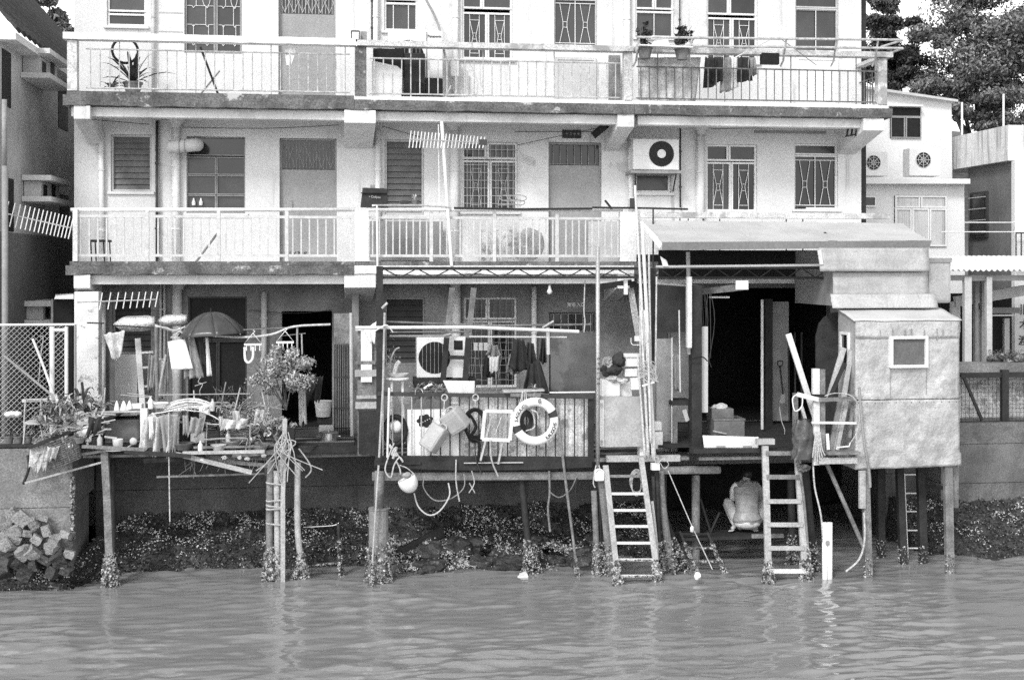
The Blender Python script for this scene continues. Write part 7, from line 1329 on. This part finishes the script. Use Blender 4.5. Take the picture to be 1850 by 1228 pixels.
def sk(u, v):
    a = u * 2 * math.pi; r_ = .17 * (math.sin(min(1, v * 1.4 + .25) * 1.9) * .9 + .1); p = P(1447 + 4 * math.sin(v * 3), 757 + 72 * v, -2.65); k = 1 + .28 * math.sin(a * 5 + v * 7) * .4 + .25 * noise.noise(V(math.cos(a) * 2, math.sin(a) * 2, v * 5)); return p + V(math.cos(a) * r_ * k, math.sin(a) * r_ * .6 * k, .03 * noise.noise(V(a, v * 6, 3)))
m_bagp = M('shiny_dark_plastic_bag', .06, .25, .3, 6, .1, bump=.6)
T(MB().grid(sk, 48, 30), 'plastic_sack', m_bagp, 'crumpled shiny plastic sack hanging at the left of the rack', 'sack', smooth=True); T(MB().lump(P(1452, 845, -2.6), .09, .07, .07, 8, .5, 3), 'plastic_scrap', m_bagp, 'small shiny scrap under the plastic sack', 'scrap')
mb = MB()
for k in range(6): mb.ptube([(1474 + k * 1.5, 780, -2.72), (1470 + k * 3, 810, -2.74), (1468 + k * 4.5, 834 - abs(k - 2) * 4, -2.74)], .012, 5, sm=4)
T(mb, 'strap_tails', m_rope, 'pale strap tails hanging from the rack post', 'straps')
T(MB().ptube([(1408, 735, -.2), (1412, 760, -.3), (1418, 780, -.5), (1410, 800, -1.2)], .007, 5, sm=4), 'hanging_string', m_rope, 'thin cord hanging from the shovel to the deck', 'cord')
# ---- the squatting person, seen from behind
YP = -1.35
pr = root('person', P(1346, 960, YP), 'person squatting, back turned, in grey satin shirt and pale trousers under the deck', 'person')
def J(px, py, dy): return P(px, py, YP + dy)
sk_v = [(J(1350, 938, 0), .14), (J(1349, 915, .03), .115), (J(1348, 892, .10), .125), (J(1347, 877, .17), .10), (J(1348, 869, .24), .055), (J(1349, 861, .30), .085), (J(1350, 854, .34), .07),
        (J(1331, 878, .17), .065), (J(1327, 893, .30), .05), (J(1334, 908, .48), .04), (J(1338, 905, .58), .035),
        (J(1364, 879, .17), .065), (J(1370, 893, .30), .05), (J(1364, 908, .48), .04), (J(1360, 905, .58), .035),
        (J(1338, 942, .04), .105), (J(1314, 907, .36), .068), (J(1330, 948, .12), .045), (J(1322, 955, .0), .034),
        (J(1362, 942, .04), .105), (J(1376, 910, .36), .066), (J(1365, 948, .14), .045), (J(1366, 956, .02), .034)]
ed = [(0, 1), (1, 2), (2, 3), (3, 4), (4, 5), (5, 6), (3, 7), (7, 8), (8, 9), (9, 10), (3, 11), (11, 12), (12, 13), (13, 14), (0, 15), (15, 16), (16, 17), (17, 18), (0, 19), (19, 20), (20, 21), (21, 22)]
me = bpy.data.meshes.new('body'); o0 = P(1346, 960, YP); me.from_pydata([tuple(v - o0) for v, r_ in sk_v], ed, []); me.materials.append(m_skin)
bo_ = bpy.data.objects.new('body', me); link(bo_, o0, pr); md_ = bo_.modifiers.new('skin', 'SKIN')
for i, (v, r_) in enumerate(sk_v): me.skin_vertices[0].data[i].radius = (r_, r_)
me.skin_vertices[0].data[0].use_root = True; ms = bo_.modifiers.new('sub', 'SUBSURF'); ms.levels = 2; ms.render_levels = 2; md_.use_smooth_shade = True
def loft(rows, n, name, mat, wr=.0, seed=0):
    """rows: (centre, half width, half depth)"""
    def fn(u, v):
        t = v * (len(rows) - 1); k = min(int(t), len(rows) - 2); f_ = t - k; f_ = f_ * f_ * (3 - 2 * f_); c = rows[k][0].lerp(rows[k + 1][0], f_); w = rows[k][1] + (rows[k + 1][1] - rows[k][1]) * f_; d = rows[k][2] + (rows[k + 1][2] - rows[k][2]) * f_
        a = u * 2 * math.pi; e = 1 + wr * noise.noise(V(math.cos(a) * 2, v * 16, seed)); return c + V(math.cos(a) * w * e, math.sin(a) * d * e, .012 * noise.noise(V(math.cos(a) * 3, v * 10, 2)))
    return build(MB().grid(fn, n, 44), name, mat, pr, smooth=True)
loft([(J(1350, 944, .02), .235, .17), (J(1350, 936, .01), .245, .18), (J(1350, 924, .03), .20, .155), (J(1349, 908, .05), .19, .15), (J(1348, 890, .1), .215, .155), (J(1348, 877, .15), .22, .14), (J(1348, 870, .19), .16, .11), (J(1348, 866, .23), .07, .07)], 40, 'shirt', m_shirt, .09, 3)
def limb(pts, rs, name, mat): return build(MB().tube(curve([J(*p) for p in pts], 5), [rs[min(len(rs) - 1, int(i / 5))] + (rs[min(len(rs) - 1, int(i / 5) + 1)] - rs[min(len(rs) - 1, int(i / 5))]) * ((i % 5) / 5) for i in range(5 * (len(pts) - 1) + 1)], 14), name, mat, pr, smooth=True)
limb([(1334, 876, .16), (1327, 884, .2), (1325, 900, .34)], [.085, .075, .062], 'sleeve', m_cloth); limb([(1362, 876, .16), (1370, 884, .2), (1371, 900, .34)], [.085, .075, .062], 'sleeve', m_shirt)
limb([(1345, 945, .02), (1330, 932, .16), (1314, 907, .38), (1322, 930, .25), (1329, 947, .12)], [.14, .115, .085, .075, .062], 'trouser_leg', m_pants); limb([(1355, 945, .02), (1368, 932, .16), (1376, 910, .38), (1370, 932, .25), (1366, 947, .14)], [.14, .115, .085, .075, .062], 'trouser_leg', m_pants)
build(MB().lump(J(1350, 944, 0), .225, .16, .11, 5, .05, 3), 'trouser_seat', m_pants, pr, smooth=True)
build(MB().lump(J(1349, 857, .30), .088, .1, .1, 2, .08, 3), 'hair', m_hair, pr, smooth=True)
for s, (fx_, dd) in enumerate(((1323, -.02), (1366, .0))):
    for t in range(5): q = J(fx_, 957.5, dd); build(MB().tube([q + V(-.035 + t * .018 - .0, .02, 0), q + V(-.05 + t * .016 - (.02 if s == 0 else -.01), -.035 + .008 * abs(t - 1), -.008)], [.012, .009], 6), 'toe', m_skin, pr, smooth=True)
# ---- rocks under the middle deck
rnd = random.Random(31); rk_ = []
for k in range(26):
    px = 700 + rnd.random() * 390; py = 975 + rnd.random() * 55; Y = -.7 - (py - 975) / 55 * .75; s = rnd.uniform(.09, .26)
    rk_.append((px, T(MB().lump(P(px, py, Y), s * 1.4, s, s * .75, k, .5, 3), 'shore_rock', m_rockd, 'dark wet rock', 'rock', 'wet rocks under the middle deck')))
for k, (px, o_) in enumerate(sorted(rk_, key=lambda q: q[0])): o_['label'] = ORD[k] + ' wet rock from the left under the middle deck'
mb = MB()
CLU = [(690 + rnd.random() * 400, 968 + rnd.random() * 66) for _ in range(70)]
for k in range(2600):
    cc = CLU[int(rnd.random() ** 1.3 * 70)]; px = cc[0] + rnd.gauss(0, 7); py = cc[1] + rnd.gauss(0, 5); Y = -.85 - (py - 965) / 72 * .75; q = P(px, py, Y); s = rnd.uniform(.012, .032)
    e = Matrix.Rotation(rnd.random() * 6.28, 3, V(rnd.gauss(0, 1), rnd.gauss(0, 1), rnd.gauss(0, 1)).normalized()); mb.add([q + e @ V(*w) * s for w in ((1.2, 0, 0), (-.6, .6, 0), (-.6, -.6, 0), (0, 0, .8))], [(0, 1, 3), (1, 2, 3), (2, 0, 3), (0, 2, 1)])
tag(T(mb, 'barnacles', m_barn, 'pale barnacles scattered over the wet rocks under the middle deck', 'barnacles'), kind='stuff')
T(MB().beam(P(930, 1045, -1.9), P(952, 1036, -1.9), .05, .2), 'drift_board', m_whiteo, 'white scrap of board washed up at the waterline', 'board')
T(MB().beam(P(725, 1000, -1.2), P(800, 960, -.7), .2, .1), 'drift_log', m_woodd, 'smooth grey log lying on the rocks under the deck', 'log', bevel=.03)
# ================================================================= UPPER BALCONY THINGS, RIGHT AND MIDDLE
a2 = acunit('air_conditioner', 'air conditioner with a large dark fan on the second floor shelf', 1144, 251, 1227, 307, .78, .33, (1195, 278), .235, 'hub'); build(MB().pbox(1140, 308, 1231, 313, .7, .5), 'shelf', m_mid, a2)
for px in (1148, 1222): build(MB().tube([P(px, 313, .72), P(px - 6 if px > 1200 else px, 345, 1.18)], .014, 6), 'strut', m_dark, a2)
x0, x1, z0, z1 = rect(701, 55, 800, 141, .55); a3 = acunit('air_conditioner', 'air conditioner with brand lettering behind the top middle railing', 701, 55, 800, 141, .55, .33, (738, 100), .27, 'bars'); build(put_text('Panasonic', .062, P(785, 66, .54), font_w=.0012), 'lettering', m_ink, a3); build(MB().pbox(770, 58, 772, 140, .545, .004), 'seam', m_mid, a3)
T(MB().prism([P(672, 110, .3), P(718, 120, .3), P(725, 126, .3), P(725, 178, .3), P(672, 178, .3)], (0, .04, 0)), 'white_board', m_white, 'white board with a sloping top behind the top middle railing', 'board')
T(MB().pbox(674, 88, 729, 178, .4, .05), 'black_screen', m_black, 'black panel behind the white sloping board', 'panel'); T(MB().pbox(730, 96, 768, 178, .42, .1), 'dark_cabinet', m_steel, 'dark cabinet under the branded air conditioner', 'cabinet', bevel=.02); T(MB().pbox(769, 142, 800, 178, .45, .3), 'dark_crate', m_black, 'dark crate under the right end of the branded air conditioner', 'crate', bevel=.015); T(MB().lathe([(.13, 0), (.15, .2), (.155, .24), (.1, .26)], P(750, 176, .25), 16), 'dark_pot', m_black, 'dark ribbed pot below the branded air conditioner', 'pot')
line('dark strip of bent batten leaning on the top middle wall', [(770, 0, 1.0), (792, 45, .9), (806, 110, .6), (826, 184, .3)], .022, m_mid, 'batten', 'batten', 3); line('thin white rod hanging behind the coping of the top middle railing', [(743, 65, .45), (738, 118, .45)], .012, m_white, 'rod', 'rod', 0); line('pale stick leaning at the foot of the pipe on the top balcony', [(815, 155, .3), (803, 180, .2)], .012, m_light, 'stick', 'stick', 0)
T(MB().pbox(814, 106, 829, 138, 1.0, .1), 'meter_box', m_white, 'white meter box on the pipe of the top middle wall', 'meter box', bevel=.01)
fa = T(MB().tube([P(845, 145, 1.1) + V(math.cos(a) * .13, 0, math.sin(a) * .3) for a in [k * .35 for k in range(18)]], .006, 5, closed=True).tube([P(843, 128, 1.1), P(843, 160, 1.1)], .022, 7), 'hung_pump', m_light, 'hand pump and wire loop hanging on the top middle wall', 'pump')
T(MB().pbox(1100, 100, 1121, 188, .9, .04), 'partition_screen', m_wood, 'dark stained partition at the right end of the top middle balcony', 'partition')
# rack with pots outside the top right balcony
rk = root('pipe_rack', P(1390, 100, -.35), 'rusty pipe rack hooked outside the top right balcony', 'rack')
for Y, py in ((-.5, 69), (-.42, 84)): build(MB().tube([P(1150, py - 1.5, Y), P(1631, py + 3.5, Y)], .022, 8), 'rail', m_railg, rk)
for px in (1152, 1247, 1418, 1509, 1584): build(MB().ptube([(px + 3, 70, -.5), (px, 88, -.42), (px - 3, 110, -.1), (px - 8, 120, -.0)], .018, 6), 'bracket', m_railg, rk)
build(MB().tube([P(1631, 73, -.5), P(1592, 85, .2)], .02, 6), 'end_rail', m_railg, rk); build(MB().tube([P(1631, 88, -.42), P(1608, 96, .1)], .02, 6), 'end_rail', m_railg, rk)
bush('leafy pot plant at the left end of the pipe rack', 1165, 65, -.35, .17, .26, 420, .04, 21, m_leaf, stem=.02); bush('leafy pot plant beside the pale planter on the pipe rack', 1232, 65, -.35, .2, .28, 520, .04, 22, m_leaf, stem=.02)
T(MB().hexa([P(1176, 83, -.55), P(1210, 83, -.55), P(1210, 83, -.25), P(1176, 83, -.25), P(1182, 74, -.52), P(1207, 72, -.52), P(1207, 72, -.28), P(1182, 74, -.28)]), 'planter', m_whiteo, 'pale planter box between the two rack plants', 'planter', bevel=.01); T(MB().beam(P(1152, 84, -.4), P(1248, 88, -.4), .02, .3), 'tray', m_whiteo, 'pale tray under the plants on the pipe rack', 'tray')
tag(cloth('tarpaulin', m_tarp, [P(1152, 104, .12), P(1266, 104, .12)], [P(1154, 188, .1), P(1256, 186, .1)], 24, 16, .03, 2.5, 8), 'pale grimy tarpaulin behind the left of the top right railing', 'tarpaulin')
for k, (px, w, mt, py1, lab) in enumerate(((1282, 12, m_clothd, 160, 'leftmost dark shirt hanging on the top right balcony'), (1297, 13, m_clothd, 150, 'second dark shirt hanging on the top right balcony'), (1312, 12, m_clothg, 168, 'grey garment among the dark laundry'), (1327, 8, m_cloth, 162, 'pale towel among the dark laundry'), (1344, 16, m_clothd, 150, 'wide black shirt hanging at the right of the laundry'), (1358, 9, m_clothg, 140, 'small grey cloth at the right end of the laundry'))): tag(cloth('laundry', mt, [P(px - w * .7, 104, .4), P(px + w * .7, 104, .4)], [P(px - w, py1, .4), P(px + w, py1 - 4, .4)], 10, 10, .05, 2, k), lab, 'laundry', 'laundry on the top right balcony')
line('thin diagonal stick crossing the top right railing', [(1325, 106, -.3), (1390, 72, -.4)], .012, m_white, 'stick', 'stick', 0); line('thin wire stay sloping over the top right railing', [(1410, 70, -.45), (1475, 118, .0)], .006, m_raild, 'wire', 'wire', 0)
T(MB().pbox(1376, 96, 1408, 116, -.1, .1), 'dark_rack', m_black, 'small black rack hanging on the top right railing', 'rack')
T(MB().beam(P(1073, 244, .6), P(1095, 226, .4), .13, .1), 'meter_clip', m_black, 'black clip box beside the third corbel', 'clip box')
for k in range(4): T(MB().tube([P(1532 + k * 8, 231, .3), P(1530 + k * 8, 246, .3)], .018, 6), 'insulator', m_black, ORD[k] + ' black insulator from the left under the right corbel', 'insulator', 'insulators under the right corbel')
T(MB().beam(P(1527, 247, .32), P(1562, 239, .32), .03, .03), 'insulator_bar', m_dark, 'dark bar carrying the insulators under the right corbel', 'bar')
# air conditioners on the white house ledge
acunit('air_conditioner', 'air conditioner with spoked fan on the white house ledge', 1643, 268, 1700, 318, 4.62, .35, (1668, 289), .17, 'spokes'); acunit('air_conditioner', 'air conditioner half hidden by the block on the white house ledge', 1560, 274, 1604, 318, 4.62, .35, (1578, 294), .16, 'spokes')
# middle balcony second floor: hangers, plants, net
for k in range(4): c = P(952, 285 + k * 3, .6); T(MB().tube(curve([c + V(-.14, 0, .1), c + V(.0, 0, .03), c + V(.14, 0, -.02), c + V(.12, 0, -.06), c + V(-.1, 0, .02)], 4), .006, 5), 'hanger', m_mid, ('topmost', 'second', 'third', 'lowest')[k] + ' of the wire hangers hooked on the window grille', 'hanger', 'hangers on the grille')
for k, (px, lab) in enumerate(((918, 'left wire basket hanging before the middle balcony window'), (936, 'right wire basket hanging before the middle balcony window'))): T(MB().tube([P(px, 358, .1) + V(math.cos(a) * .15, math.sin(a) * .08, math.sin(a) * .06) for a in [j * .35 for j in range(18)]], .008, 5, closed=True).tube([P(px, 366, .1) + V(math.cos(a) * .12, math.sin(a) * .08, math.sin(a) * .05) for a in [j * .35 for j in range(18)]], .008, 5, closed=True), 'wire_basket', m_mid, lab, 'basket')
strap_plant('small pale plant on the middle balcony rail', 750, 372, .15, 16, .2, .02, 120, m_leafl, .07, .9, poth=.1); T(MB().pbox(724, 362, 738, 372, .1, .15), 'small_box', m_dark, 'small dark box next to the pale plant on the middle balcony', 'box', bevel=.01)
T(MB().pbox(668, 400, 800, 470, 1.0, .05), 'grey_board', m_mid, 'long grey board behind the left of the middle balcony railing', 'board'); T(MB().pbox(870, 415, 940, 472, .7, .06), 'speckled_board', m_sheetd, 'mottled board behind the middle balcony railing', 'board'); T(MB().lump(P(958, 440, .6), .26, .15, .28, 5, .15, 3), 'covered_bundle', m_tarp, 'round bundle under a pale cover on the middle balcony', 'bundle', smooth=True)
T(MB().pbox(1063, 400, 1120, 474, 1.0, .04), 'grey_sheet', m_light, 'light grey sheet at the right end of the middle balcony', 'sheet')
T(MB().tube([P(1093, 362, 0), P(1105, 377, 0)], .02, 6), 'dark_peg', m_steel, 'dark peg sticking up from the second floor handrail', 'peg')
bkt = T(MB().pbox(1139, 358, 1147, 376, -.05, .06), 'clamp', m_dark, 'dark clamp beside the tall bamboo on the handrail', 'clamp')
